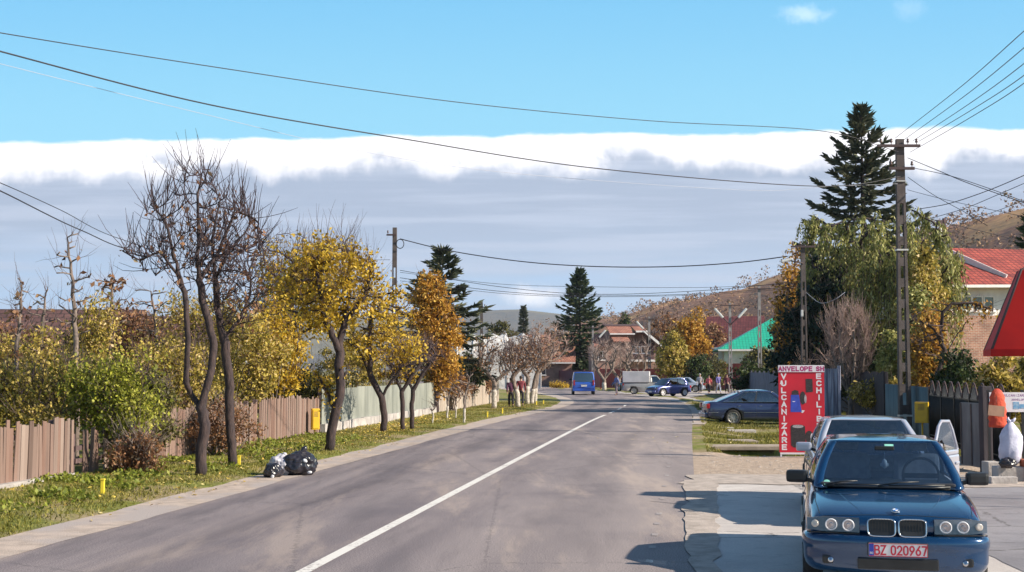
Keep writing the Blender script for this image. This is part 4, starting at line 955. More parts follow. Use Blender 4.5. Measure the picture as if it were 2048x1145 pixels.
def house(name, label, cat, loc, rz, w, dp, ev, rh, roofm, wallm, hip=0.0, ridge='x', over=.5, wins=(), wframe=None, chim=None, gablem=None, door=None, group=None):
    """body w (x) by dp (y), eaves ev, roof rise rh; wins: (face 'f','l','r', u, z, w, h)"""
    t = thing(name, label, cat, loc, rz, group); x, y = w / 2, dp / 2
    mb = MB(); mb.box(-x, x, -y, y, -.3, ev)
    mb.build('wall', wallm, t)
    g = MB()
    if ridge == 'x':
        if hip == 0:
            for s in (-1, 1): g.add([(s * x, -y, ev), (s * x, y, ev), (s * x, 0, ev + rh * .97)], [(0, 1, 2)] if s > 0 else [(1, 0, 2)])
        X, Y = x + over, y + over; e = ev - over * rh / y; r0 = MB(); hx = X - hip
        slab(r0, (-X, -Y, e), (X, -Y, e), (hx, 0, ev + rh), (-hx, 0, ev + rh)); slab(r0, (X, Y, e), (-X, Y, e), (-hx, 0, ev + rh), (hx, 0, ev + rh))
        if hip > 0:
            for s in (-1, 1): r0.add([(s * X, -Y, e), (s * X, Y, e), (s * hx, 0, ev + rh)], [(0, 1, 2)] if s > 0 else [(1, 0, 2)])
    else:
        if hip == 0:
            for s in (-1, 1): g.add([(-x, s * y, ev), (x, s * y, ev), (0, s * y, ev + rh * .97)], [(0, 1, 2)] if s < 0 else [(1, 0, 2)])
        X, Y = x + over, y + over; e = ev - over * rh / x; r0 = MB(); hy = Y - hip
        slab(r0, (-X, Y, e), (-X, -Y, e), (0, -hy, ev + rh), (0, hy, ev + rh)); slab(r0, (X, -Y, e), (X, Y, e), (0, hy, ev + rh), (0, -hy, ev + rh))
        if hip > 0:
            for s in (-1, 1): r0.add([(-X, s * Y, e), (X, s * Y, e), (0, s * hy, ev + rh)], [(0, 1, 2)] if s < 0 else [(1, 0, 2)])
    rf = r0.build('roof', roofm, t)
    if g.v: g.build('gable', gablem or wallm, t)
    if chim:
        cx, cy, cz = chim; MB().box(cx - .3, cx + .3, cy - .3, cy + .3, cz - 1.2, cz, .02).box(cx - .36, cx + .36, cy - .36, cy + .36, cz + .002, cz + .12).build('chimney', M_brick, rf)
    mb = MB(); mb.box(-X, X, -Y - .06, -Y - .003, e - .16, e + .03); mb.build('gutter', M_fasc, rf)
    for (face, u, z, ww, hh) in wins:
        M_ = {'f': Matrix.Translation((u, -y - .004, z)), 'l': Matrix.Translation((-x - .004, u, z)) @ Matrix.Rotation(R(-90), 4, 'Z'), 'r': Matrix.Translation((x + .004, u, z)) @ Matrix.Rotation(R(90), 4, 'Z')}[face]
        window(t, M_, ww, hh, wframe or M_fasc)
    if door:
        u, ww, hh = door; d_ = MB().box(u - ww / 2, u + ww / 2, -y - .05, -y - .004, 0, hh, .01).build('door', M_wood, t)
        MB().box(u + ww / 2 - .14, u + ww / 2 - .10, -y - .09, -y - .052, 1.0, 1.12).build('handle', M_fasc, d_)
    return t
# left: low houses behind the hedge
o = at(-18, 40); house('small_house', 'low house with a red tiled roof cut off by the left edge of the picture', 'house', o, R(8), 3.0, 3.6, 1.75, 1.25, M_tile_r, M_cream, hip=1.2, wins=(('f', .6, 1.1, .7, .8),))
o = at(50, 58); house('long_house', 'long house with a dark brown tiled roof behind the left hedge', 'house', o, R(5), 9.5, 6, 2.9, 1.9, M_tile_b, M_pink, wins=(('f', 1, 1.6, .9, 1.1), ('f', -2, 1.6, .9, 1.1)))
o = at(330, 80); house('long_house', 'low brown roofed house far behind the tall bare tree', 'house', o, R(5), 12, 6, 3.0, 2.4, M_tile_b, M_pink, wins=(('f', 1, 1.6, .9, 1.1), ('f', -2, 1.6, .9, 1.1)))
# middle distance, left of the bend
M_plastic = pmat('greenhouse_film', (0.66, 0.64, 0.62), (0.46, 0.44, 0.44), rough=.45, scale=2.2, bump=.8, bscale=5)
def greenhouse():
    o = at(995, 150, 0); o.z = 0; t = thing('polytunnel', 'crumpled white plastic tunnel behind the pale fence and bare trees', 'greenhouse', o, R(4))
    mb = MB(); n = 28; L = 9.5
    prof = [(math.cos(math.pi * k / 12) * 3.0, 3.2 + math.sin(math.pi * k / 12) * 2.7) for k in range(13)]
    prof = [(3.0, 0)] + prof + [(-3.0, 0)]
    V = []; m_ = len(prof)
    for i in range(n):
        x = -L / 2 + L * i / (n - 1)
        for (y_, z_) in prof:
            k = .22 * mnoise.noise(Vector((x * .9, y_ * .9, z_)))+ .12 * abs(math.sin(x * 2.6)); V.append((x, y_ * (1 + .1 * k), z_ * (1 + k * .35)))
    mb.smooth(True).add(V, [(i * m_ + j, i * m_ + j + 1, (i + 1) * m_ + j + 1, (i + 1) * m_ + j) for i in range(n - 1) for j in range(m_ - 1)])
    mb.add(V[:m_], [list(range(m_))]); mb.add(V[-m_:], [list(range(m_))[::-1]])
    mb.build('plastic_cover', M_plastic, t)
    for i in range(6):
        x = -L / 2 + L * i / 5; MB().tube([(x, y_ * 1.03, z_ * 1.07) for y_, z_ in prof], .05, 5).build('hoop', M_fasc, t)
greenhouse()
shrub('round_tree', 'round olive-green clipped tree above the white plastic tunnel', 'tree', at(1006, 165), [(0, 0, 5.9, 2.45, 2.3, 2.3), (-.7, 0, 5.0, 2.0, 2, 1.9), (.8, 0, 5.2, 1.9, 2, 1.9)], 101, L_olive, 7000, .26, clumps=120, csize=.5, trunk_h=3.2, r0=.09, stems=6)
conifer('cypress', 'small dark columnar conifer far off, right of the round olive tree', at(1047, 240), 13.6, 1.1, 102, L_needle2, whorls=26, per=9, z0=3, nl=.6, n_side=26, droop=-.5, upt=.1, gap=0)
house('far_house', 'far house with an orange tiled roof left of the tall lone spruce', 'house', at(1112, 215), R(-6), 9.5, 7, 5.6, 2.3, M_tile_o, M_cream, wins=(('f', 0, 3.8, 1.2, 1.2), ('f', -3, 3.8, 1.2, 1.2)))
house('far_house', 'very distant low house with a small red roof over the bare street trees', 'house', at(1072, 260), R(10), 9, 7, 7.0, 2.0, M_tile_r, M_white, wins=(('f', 0, 4, 1.2, 1.2),), chim=(2, 0, 9.5))
house('far_house', 'pinkish low far house just behind the umbrella-shaped bare trees', 'house', at(1085, 175), R(-4), 8.0, 6, 3.4, 2.0, M_tile_o, M_pink, wins=(('f', 0, 2, 1.2, 1.2),))
# the big terracotta-roofed house beyond the bend
def big_house():
    o = at(1252, 158); t = thing('village_house', 'rambling house with stepped terracotta roofs and dark gable, beyond the vans at the bend', 'house', o, R(3)); s = sc_(158)
    def X_(px): return (px - 1252) / s
    def Z_(py): return (HZ - py) / s + CAMH
    MB().box(X_(1190), X_(1312), 0, 7, -.3, Z_(692)).box(X_(1220), X_(1290), 1.0, 6.5, Z_(692), Z_(662)).build('wall', M_pink, t)
    mb = MB(); slab(mb, (X_(1218), -.9, Z_(668)), (X_(1268), -.9, Z_(668)), (X_(1264), 1.6, Z_(652)), (X_(1216), 1.6, Z_(652)))
    slab(mb, (X_(1270), -.9, Z_(663)), (X_(1292), -.9, Z_(663)), (X_(1290), 1.6, Z_(652)), (X_(1266), 1.6, Z_(652)))
    slab(mb, (X_(1222), -2.6, Z_(684)), (X_(1256), -2.6, Z_(684)), (X_(1254), -.4, Z_(673)), (X_(1221), -.4, Z_(673)))
    slab(mb, (X_(1184), -1.2, Z_(694)), (X_(1216), -1.2, Z_(694)), (X_(1212), 2.2, Z_(668)), (X_(1190), 2.2, Z_(668)))
    rf = mb.build('roof', M_tile_o, t)
    mb = MB(); slab(mb, (X_(1214), 1.5, Z_(651)), (X_(1293), 1.5, Z_(651)), (X_(1290), 5.5, Z_(646)), (X_(1216), 5.5, Z_(646)))
    slab(mb, (X_(1284), -1.0, Z_(662)), (X_(1326), -1.0, Z_(696)), (X_(1326), 7.4, Z_(696)), (X_(1284), 7.4, Z_(662)), .2)
    mb.build('ridge_roof', M_tile_b, t)
    mb = MB(); mb.bar((X_(1286), -1.1, Z_(663)), (X_(1327), -1.1, Z_(697)), .1, .28); mb.bar((X_(1270), -1.0, Z_(664)), (X_(1293), -1.0, Z_(664)), .1, .2); mb.bar((X_(1218), -1.0, Z_(669)), (X_(1268), -1.0, Z_(669)), .1, .15); mb.build('barge_board', M_fasc, t)
    MB().box(X_(1262), X_(1308), -.05, -.004, Z_(720), Z_(688)).build('gable', M_wood, t)
    for px in (1272, 1290): window(t, Matrix.Translation((X_(px), -.09, Z_(700))), .9, .9, M_fasc)
    window(t, Matrix.Translation((X_(1205), -.02, Z_(712))), 1.1, 1.1, M_fasc)
    MB().box(X_(1255), X_(1308), -2.2, -.01, Z_(724), Z_(720)).build('porch_roof', M_fasc, t)
big_house()
# maroon gabled house and green-roofed house
house('village_house', 'tall house with a steep maroon tiled roof behind the green roof', 'house', P(1478, HZ, 150) * Vector((1, 1, 0)) if False else at(1472, 168), R(-14), 6.4, 9, 5.3, 3.7, M_tile_dark, M_wood, ridge='x', wins=(('f', -2, 3.6, 1.1, 1.3), ('l', 0, 5.2, .9, 1.0)), over=.5)
house('village_house', 'low pale house with a bright green metal roof, right of the street lamp pole', 'house', at(1500, 142) + Vector((4.2, 0, 0)), R(-5), 14.5, 9, 4.7, 3.0, M_green, M_paleg, hip=6.2, wins=(('f', -2.4, 2.7, 1.0, 1.3), ('f', .2, 2.7, 1.0, 1.3), ('f', 2.6, 2.7, 1.0, 1.3)), over=.7, door=(3.8, .9, 2.1))
# white & brick house on the right with red tiled roofs
def right_house():
    Y = 66.0; s = sc_(Y); o = at(1950, Y); t = thing('brick_house', 'big white and brick house with bright red tiled roofs behind the right-hand trees', 'house', o, R(12))
    def L(px, py, dy=0.0): return Vector((rel(o, px - 10, py - 10, dy)))
    x0, x1 = L(1872, 640).x, L(2110, 640).x; ze = L(1950, 580).z; zb = L(1950, 641).z
    MB().box(x0, x1, .06, 9, zb, ze).build('wall', M_white, t)
    MB().box(x0 - .04, x1, 0, 9, -.3, zb - .003).build('brick_wall', M_brick, t)
    mb = MB(); a = L(1866, 582, -.7); b = L(2115, 578, -.7); c = L(2115, 506, 3.9); d = L(1880, 506, 3.9); slab(mb, a, b, c, d, .14)
    rf = mb.build('roof', M_tile_r, t)
    mb = MB(); e0 = L(1898, 496, 3.9); e1 = L(2030, 562, .25); f0 = L(1888, 484, 8.5); f1 = L(2020, 530, 7.5)
    slab(mb, e0, e1, f1, f0, .14); mb.build('upper_roof', M_tile_r, t)
    mb = MB(); mb.bar(e0 + Vector((0, -.05, -.12)), e1 + Vector((0, -.05, -.12)), .1, .42); mb.build('barge_board', M_fasc, t)
    mb = MB(); mb.add([e0 + Vector((0, .1, -.3)), e1 + Vector((0, .5, -.3)), L(2030, 600, .5), L(1898, 600, .8)], [(0, 1, 2, 3)])
    mb = MB(); slab(mb, L(1975, 553, 3.5), L(2140, 553, 3.5), L(2140, 512, 8.5), L(1972, 515, 8.5), .14); mb.build('rear_roof', M_tile_dark, t)
    MB().bar(a + Vector((0, -.05, -.06)), b + Vector((0, -.05, -.06)), .12, .14).build('gutter', M_fasc, rf)
    for px in (1909, 1942, 1966, 1992): window(t, Matrix.Translation(L(px, 617) + Vector((0, .05, 0))), .62, .78, M_fasc, cross=False)
    ch = MB().tube([L(1905, 505, 2.0), L(1905, 462, 2.0)], .05, 6).build('vent_pipe', M_fasc, rf)
    mb = MB(); g = L(1905, 457, 2.0); mb.box(g.x - .22, g.x + .05, 1.9, 2.1, g.z - .15, g.z + .15, .02).box(g.x + .12, g.x + .26, 1.92, 2.08, g.z - .2, g.z + .25, .02); mb.build('insulator_box', M_post, ch)
right_house()
# walls and fences of the middle distance
M_redf = pmat('red_fence', (0.40, 0.07, 0.055), (0.28, 0.05, 0.045), rough=.7, scale=2, stretch=(4, 4, .6))
M_purf = pmat('purple_fence', (0.21, 0.065, 0.085), (0.15, 0.045, 0.065), rough=.7, scale=2, stretch=(4, 4, .6))
def panel_fence(name, label, a, b, h, mat, pw=2.4, slat=.12, cat='fence', gap=.012, group=None, peaked=0.0):
    a = Vector(a); b = Vector(b); d_ = b - a; L = d_.length; u = d_.normalized(); t = thing(name, label, cat, a, math.atan2(u.y, u.x), group)
    mb = MB(); s = 0; k = 0
    while s < L - .01:
        e = min(L, s + slat); hh = h + peaked * abs(math.sin(k * 1.7)) + peaked * .3 * math.sin(k * .31); mb.box(s, e - gap, -.02, .02, .08, hh); s = e; k += 1
    mb.build('slat_panel', mat, t)
    s = 0
    while s <= L + .01: MB().box(s - .06, s + .06, .025, .14, -.1, h + .12, .01).build('post', mat, t); s += L / max(1, round(L / pw))
    for z in (.35, h - .3): MB().box(0, L, .022, .06, z, z + .08).build('rail', mat, t)
    return t
panel_fence('panel_fence', 'long dark purple-red fence behind the blue van and the lone spruce', at(1075, 186), at(1200, 150), 2.0, M_purf, 4, .3)
panel_fence('panel_fence', 'tall red fence behind the grey van, left stretch', at(1200, 146), at(1322, 140), 2.2, M_redf, 4, .3)
panel_fence('panel_fence', 'tall bright red fence behind the walkers and parked cars', at(1324, 152), at(1484, 134), 2.75, M_redf, 4, .3)
panel_fence('board_fence', 'bluish grey board fence with dark shadows between the green-roofed house and the red sign', at(1480, 112), at(1556, 84), 1.9, pmat('blue_grey_boards', (0.20, 0.20, 0.27), (0.10, 0.09, 0.13), rough=.8, scale=3, stretch=(4, 4, .5)), 3, .16)
# hills: the near wooded ridge on the right, the pale blue one far left
def hill(name, pts, depth_front, mat, amp, seed, nz=14, back=300, fs=.02):
    """pts: crest (px,py,Y); front slope comes down toward the viewer"""
    crest = [P(px, py, Y) for px, py, Y in pts]; d_ = poly_dense([(p.x, p.y) for p in crest], 14.0)
    L = [0];
    for a, b in zip(crest, crest[1:]): L.append(L[-1] + math.hypot(b.x - a.x, b.y - a.y))
    Ld = [0]
    for a, b in zip(d_, d_[1:]): Ld.append(Ld[-1] + (b - a).length)
    Ld = np.array(Ld) * L[-1] / Ld[-1]; Z = np.interp(Ld, L, [p.z for p in crest])
    V = []; n = len(d_); rows = nz + 3
    for i, p in enumerate(d_):
        to = Vector((0, 0, 0)) - p; to.z = 0; to.normalize()
        for j in range(-3, nz):
            f = j / (nz - 1) if j >= 0 else 0; q_ = p + to * (depth_front * f if j >= 0 else j * back / 3)
            prof = (0.5 + 0.5 * math.cos(math.pi * f)) ** 0.85 if j >= 0 else 1 + j * .2
            z = Z[i] * prof + amp * mnoise.noise(Vector((q_.x * fs, q_.y * fs, seed))) * (1 - f * .7) + amp * .4 * mnoise.noise(Vector((q_.x * fs * 3, q_.y * fs * 3, seed)))
            V.append((q_.x, q_.y, max(z, -2.0) if f < 1 else -2.0))
    F = [(i * rows + j, i * rows + j + 1, (i + 1) * rows + j + 1, (i + 1) * rows + j) for i in range(n - 1) for j in range(rows - 1)]
    o = np_mesh(name, V, F, mat, smooth=True)
    if o.data.polygons[0].normal.z < 0: o.data.flip_normals()
    return tag(o, kind='structure')
def hill_mat(name, woods, field, f0, f1, sc):
    m = bpy.data.materials.new(name); m.use_nodes = True; t = NT(m.node_tree); b = m.node_tree.nodes['Principled BSDF']
    ob = t.n('ShaderNodeTexCoord').outputs['Object']
    n1 = t.noise(ob, sc, 4); n2 = t.noise(ob, sc * 9, 5, .7); n3 = t.noise(ob, sc * 40, 3)
    w = t.mix(t.sm(n2, .35, .65), c4(woods[0]), c4(woods[1])); w = t.mix(t.sm(n3, .4, .65), w, c4(woods[2]))
    f = t.mix(t.sm(n2, .3, .7), c4(field), c4(tuple(x * .7 for x in field)))
    t.put(b.inputs['Base Color'], t.mix(t.sm(n1, f0, f1), w, f)); b.inputs['Roughness'].default_value = 1; b.inputs['Specular IOR Level'].default_value = .1
    bp = t.n('ShaderNodeBump', i_Height=n2, i_Strength=0.5, i_Distance=1.5); t.put(b.inputs['Normal'], bp.outputs[0])
    return m
M_hill = hill_mat('autumn_hill', ((.20, .10, .075), (.32, .16, .10), (.44, .23, .13)), (.64, .36, .17), .52, .60, .012)
M_hill2 = hill_mat('far_hill', ((.10, .11, .12), (.15, .14, .13), (.17, .15, .13)), (.22, .2, .15), .5, .56, .003)
near_crest = [(1150, 648, 1050), (1240, 634, 1000), (1330, 612, 940), (1400, 598, 900), (1480, 584, 860), (1560, 560, 820), (1700, 520, 760), (1850, 478, 700), (1950, 452, 660), (2060, 430, 620), (2250, 390, 560), (2500, 370, 500)]
hill('hill', near_crest, 420, M_hill, 5, 1.0, fs=.012)
hill('far_hill', [(-300, 660, 2700), (200, 648, 2700), (600, 632, 2700), (930, 622, 2700), (1040, 622, 2700), (1130, 632, 2700), (1300, 640, 2700), (1600, 640, 2700)], 900, M_hill2, 12, 4.0, nz=10, fs=.002, back=900)
# woodland on the near ridge: one mass of crowns that nobody could count
def woodland():
    rng = np.random.default_rng(7); C = []; dg = bpy.context.evaluated_depsgraph_get()
    h = bpy.data.objects['hill']; co = np.empty(len(h.data.vertices) * 3); h.data.vertices.foreach_get('co', co); co = co.reshape(-1, 3)
    co = co[co[:, 2] > 3]
    k = 0; keep = []
    for p in co[rng.permutation(len(co))]:
        n_ = mnoise.noise(Vector((p[0] * .009, p[1] * .009, 2.2)))
        if n_ > -.34 + (.12 if p[0] > 110 else 0) or p[2] > 52 and rng.random() < .5: keep.append(p)
    keep = np.array(keep); keep = np.concatenate([keep + rng.normal(size=keep.shape) * np.array([11, 11, 0.3]) for _ in range(4)])
    keep = keep[:13000]
    m = 26; n = len(keep); d = rng.normal(size=(n, m, 3)); d /= np.linalg.norm(d, axis=2, keepdims=True)
    sz = (1.0 + 1.8 * rng.random((n, 1, 1)))
    Cc = (keep[:, None, :] + d * sz * np.array([1, 1, 1.0]) + np.array([0, 0, 0.1]) * sz).reshape(-1, 3)
    V, F = leaf_quads(Cc, rng, 1.0, .8, 0)
    mt = leafmat('woodland_leaf', [(0.07, 0.05, 0.04), (0.17, 0.10, 0.065), (0.30, 0.165, 0.10), (0.40, 0.24, 0.11), (0.22, .17, .07)], .1)
    tag(np_mesh('woodland', V, F, mt), kind='stuff', label='autumn woodland covering the ridge behind the village', cat='woodland')
woodland()
# ================================================================= trees of the middle and right
conifer('spruce', 'tall lone spruce at the bend behind the blue van', at(1160, 176), 15.6, 5.8, 201, L_needle, whorls=30, per=12, z0=.4, nl=.58, n_side=28, upt=.22, droop=.2)
conifer('spruce', 'tallest spruce, its tip above the white cloud edge behind the willow', at(1731, 84), 19.0, 5.3, 202, L_needle2, whorls=22, per=9, z0=6.5, nl=.55, n_side=30, upt=.32, droop=.22, gap=.14)
conifer('spruce', 'dark spruce cut off by the right edge, above the red roofs', at(2075, 80), 11.8, 2.6, 203, L_needle, whorls=24, per=12, z0=2, nl=.46, n_side=30, upt=.2, droop=.2)
def willow(label, loc, H, W_, seed, leaf, nstr=620, nl=46, ls=.22, dens=1.0):
    rng = np.random.default_rng(seed); t = thing('weeping_willow', label, 'tree', loc)
    attr = ell_pts(rng, 320, [(0, 0, H * .72, W_ * .46, W_ * .42, H * .26), (-W_ * .25, 0, H * .55, W_ * .24, W_ * .3, H * .15), (W_ * .22, 0, H * .6, W_ * .26, W_ * .3, H * .15)])
    pos, par = colonize([[(0, 0, 0), (.1, 0, H * .2), (-.1, 0, H * .4)], [(0, 0, H * .3), (W_ * .2, .2, H * .5)], [(0, 0, H * .32), (-W_ * .2, -.2, H * .52)]], attr, .3, 2.8, .6, 60, rng, .05)
    thick, thin, rad, w = limb_meshes(pos, par, .3, .012, .04)
    thick.build('trunk', M_bark, t, recalc=False, uv=False)
    sel = np.where(w <= 8)[0]; C = []
    mb = MB(); mb.v, mb.f, mb.mi, mb.sm = thin.v, thin.f, thin.mi, thin.sm
    for i in rng.choice(sel, nstr):
        p = pos[i] + rng.normal(size=3) * .15; out = np.array([p[0], p[1], 0]); out /= np.linalg.norm(out) + 1e-6
        L = (1.2 + 3.0 * rng.random()) * H / 10; s = np.linspace(0, 1, 7)[:, None]
        L = min(L, max(.4, p[2] - 1.0))
        pts = p + out * (s ** .6) * (.35 + .3 * rng.random()) + np.array([0, 0, -1]) * (s ** 1.5) * L + np.array([0, 0, .35]) * np.sin(s * 2.2) + rng.normal(size=3) * .08 * s
        mb.tube(pts, [.008] * 7, 3, cap=False)
        u = rng.random(nl) * 5.999; i0 = u.astype(int); f = (u - i0)[:, None]; C.append(pts[i0] * (1 - f) + pts[i0 + 1] * f + rng.normal(size=(nl, 3)) * .06)
    mb.build('strands', M_twig, t, recalc=False, uv=False)
    C = np.concatenate(C); V, F = leaf_quads(C, rng, ls, .32, 2.4)
    np_mesh('crown', V, F, leaf, t)
willow('big weeping willow with pale hanging strands between the two right-hand poles', at(1762, 64), 10.6, 9.0, 210, L_willow, nstr=780)
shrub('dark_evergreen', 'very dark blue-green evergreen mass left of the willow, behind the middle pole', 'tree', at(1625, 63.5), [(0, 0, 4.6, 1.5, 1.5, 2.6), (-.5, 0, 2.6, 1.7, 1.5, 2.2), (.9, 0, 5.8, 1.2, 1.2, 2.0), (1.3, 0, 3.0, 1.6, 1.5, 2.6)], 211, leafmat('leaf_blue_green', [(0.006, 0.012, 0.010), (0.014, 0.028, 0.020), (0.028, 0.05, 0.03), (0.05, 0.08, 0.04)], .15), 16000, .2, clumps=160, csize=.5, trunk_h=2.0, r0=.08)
def btree(px, Y, top, wpx, leaf, seed, label, n=7000, ls=.17, low=2.0, nt_=150, name='autumn_tree', sc=.2, group=None, extra=()):
    b_ = at(px, Y); s = sc_(Y); H = (HZ - top) / s + CAMH; rx = wpx / 2 / s; cz = (H + low) / 2; rz_ = (H - low) / 2
    e = [(0, 0, cz, rx * .85, rx * .8, rz_ * .85), (-rx * .45, 0, cz - rz_ * .35, rx * .5, rx * .5, rz_ * .5), (rx * .45, 0, cz - rz_ * .15, rx * .5, rx * .5, rz_ * .5), (rx * .1, 0, cz + rz_ * .5, rx * .55, rx * .5, rz_ * .5)]
    return tree(name, label, 'tree', b_, [[(0, 0, 0), (.08, 0, low * .6), (0, 0, low + rz_ * .4), (.1, 0, cz)]], e, seed, nattr=300, step=max(.2, rx * .09), r0=.03 + .02 * H, tip=.01, rthin=.03, leaf=leaf, nleaf=n, lsize=ls, lspread=sc, ntwig=nt_, twl=.6, twr=.008, twup=.9, leafmax=.5, infl=max(2.2, rx), scatter=.3, group=group)
btree(1592, 76, 470, 110, L_orange, 220, 'orange-leaved tree behind the middle right-hand pole, left of the willow', 6000, .17, 1.2)
btree(1850, 60, 475, 100, L_yelgr, 221, 'yellow-green tree on the right flank of the willow, before the red roofs', 9000, .15, 2.0)
btree(1858, 55, 600, 84, L_orange, 222, 'orange-brown leafy tree below the yellow-green one, in front of the brick wall', 6000, .14, .8)
btree(1830, 58, 560, 110, L_willow, 223, 'pale green tree right beside the big concrete pole', 7000, .16, .8)
btree(1566, 100, 590, 50, L_orange, 224, 'yellow-orange tree in front of the green metal roof', 7000, .2, .6)
btree(1518, 112, 690, 80, L_olive, 225, 'olive tree hiding the right part of the pale green house', 6000, .22, .8)
btree(1375, 140, 628, 110, L_orange, 226, 'broad golden-brown tree between the terracotta and the green roofs', 7000, .3, 1.5)
btree(1345, 128, 665, 80, L_yelgr, 227, 'yellow-green tree behind the grey box van', 5000, .26, 1.0)
btree(1430, 165, 640, 90, L_russet, 228, 'russet tree behind the maroon roof on its left', 4000, .3, 1.5)
btree(1330, 190, 620, 110, L_russet, 229, 'tall russet bare-topped tree on the slope above the terracotta house', 4000, .34, 2, nt_=300)
btree(1395, 190, 612, 110, L_orange, 230, 'dull orange tree high on the slope left of the street lamp', 5000, .34, 2)
btree(1250, 210, 622, 40, L_dark, 231, 'dark narrow tree on the skyline above the terracotta house', 3000, .3, 4)
bush(1392, 128, 700, 66, L_dark, 232, 'dark rounded evergreen bush by the red fence, left of the street lamp', n=3500, ls=.22, name='evergreen_bush', cs=.5)
bush(1428, 130, 712, 56, L_olive, 233, 'olive bush against the red fence under the green roof', n=2600, ls=.2, name='evergreen_bush', cs=.5)
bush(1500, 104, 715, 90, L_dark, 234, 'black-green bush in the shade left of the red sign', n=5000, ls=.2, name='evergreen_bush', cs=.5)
bush(1118, 150, 762, 44, L_yel, 235, 'small bright yellow bush on the far verge left of the blue van', n=900, ls=.16, name='yellow_bush', low=0, cs=.3)
for i, (px, Y, w, lab) in enumerate(((1208, 132, 80, 'grey bare crowned tree right of the blue van, first of three'), (1238, 138, 70, 'grey bare tree behind the lone walker, second of three'), (1272, 134, 80, 'grey bare tree behind the grey box van, third of three'))):
    b = at(px, Y); tree('bare_tree', lab, 'tree', b, [[(0, 0, 0), (0, 0, 1.0), (.2, 0, 1.9)], [(0, 0, .9), (-.6, 0, 1.9), (-1.0, 0, 2.8)], [(.1, 0, 1.2), (.9, 0, 2.2)]], [(0, 0, 3.7, w / 2 / sc_(Y), 1.6, 1.5)], 240 + i, nattr=200, step=.26, r0=.2, tip=.012, rthin=.04, ntwig=520, twl=.8, twr=.011, twup=.3, lime=1.0, infl=2.8, bark=M_bark_l, twig=M_twig_l, group='bare limewashed trees at the bend')
# vase-shaped bare shrub behind the sign
b = at(1700, 58); s = sc_(58)
tree('bare_shrub_tree', 'vase-shaped leafless pinkish shrub tree behind the red sign', 'tree', b, [[(0, 0, 0), (0, 0, .9)]] + [[(0, 0, .8), (math.cos(a) * .5, math.sin(a) * .4, 1.9), (math.cos(a) * .9, math.sin(a) * .7, 3.2)] for a in np.arange(0, 6.2, .8)],
     [(0, 0, 3.6, 1.35, 1.2, 1.5), (0, 0, 2.5, 1.2, 1.1, .9)], 250, nattr=420, step=.2, r0=.13, tip=.010, rthin=.03, ntwig=1300, twl=.8, twr=.009, twup=1.6, infl=2.2, bark=M_bark_l, twig=M_twig_l, up=.2)
tree('bare_shrub_tree', 'low pale bare branches spreading left from the vase-shaped shrub tree', 'tree', at(1650, 60), [[(0, 0, 0), (.1, 0, .6)], [(0, 0, .5), (-.6, 0, 1.3)], [(0, 0, .5), (.5, 0, 1.6)]], [(-.1, 0, 2.0, 1.2, 1, 1.0)], 251, nattr=130, step=.2, r0=.06, tip=.009, rthin=.02, ntwig=260, twl=.8, twr=.008, twup=.5, infl=2.2, bark=M_bark_l, twig=M_twig_l)
# arching bare branch tree in front of the white house
b = at(1868, 50)
tree('arching_tree', 'half-bare tree whose dark limb arches right in front of the white house wall', 'tree', b, [[(0, 0, 0), rel(b, 1872, 760), rel(b, 1890, 700), rel(b, 1868, 660)], [rel(b, 1870, 690), rel(b, 1885, 625, -.2), rel(b, 1905, 608, -.2), rel(b, 1945, 606, -.2), rel(b, 1985, 618, -.2)], [rel(b, 1880, 720), rel(b, 1915, 670, .2), rel(b, 1925, 660, .2)]],
     [(*rel(b, 1850, 660), 1.0, .9, 1.0), (*rel(b, 1930, 620), 1.3, .6, .6, .5)], 252, nattr=180, step=.18, r0=.095, tip=.010, rthin=.03, ntwig=200, twl=.6, twr=.008, twup=.3, infl=2, leaf=L_orange, nleaf=500, lsize=.12, lspread=.15, bark=M_bark, twig=M_twig, pexp=.45)
bush(1915, 42, 685, 90, L_dark, 260, 'dense dark green bush behind the yellow gas box and grey gate', n=9000, ls=.13, name='garden_bush')
bush(1995, 38, 708, 110, L_yelgr, 261, 'yellow-leaved bush under the red awning, above the orange jacket', n=9000, ls=.13, name='garden_bush')
bush(2060, 40, 700, 80, L_yelgr, 262, 'yellow-leaved bush cut off by the right edge under the awning', n=6000, ls=.13, name='garden_bush')
bush(1760, 53, 755, 130, L_yelgr, 263, 'low brown-yellow hedge showing above the blue-grey corrugated fence', n=9000, ls=.12, name='garden_bush', deep=.6, low=.5)
bush(1800, 56, 640, 120, L_willow, 264, 'light green bush at the willow foot behind the concrete pole', n=9000, ls=.16, name='garden_bush')
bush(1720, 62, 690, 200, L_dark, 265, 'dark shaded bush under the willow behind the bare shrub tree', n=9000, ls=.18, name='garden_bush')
# ================================================================= cars
from mathutils.bvhtree import BVHTree
def paint(name, c, metal=.35, rough=.28, c2=None):
    m = pmat(name, c, c2 or tuple(x * .88 for x in c), rough=rough, scale=1.3, metal=metal, coat=1.0, spec=.6)
    return m
M_rub = pmat('rubber', (0.018, 0.017, 0.018), (0.03, 0.028, 0.028), rough=.85, scale=12, bump=.3)
M_blk = pmat('black_plastic', (0.014, 0.014, 0.016), (0.022, 0.022, 0.024), rough=.42, scale=7)
M_chr = pmat('chrome', (0.72, 0.72, 0.74), (0.6, 0.6, 0.63), rough=.12, scale=3, metal=1.0)
M_alloy = pmat('alloy', (0.52, 0.50, 0.48), (0.38, 0.36, 0.34), rough=.38, scale=8, metal=.8)
M_int = pmat('cabin_trim', (0.035, 0.035, 0.042), (0.06, 0.06, 0.07), rough=.9, scale=5)
M_seat = pmat('seat_cloth', (0.30, 0.28, 0.31), (0.42, 0.39, 0.42), rough=.95, scale=9)
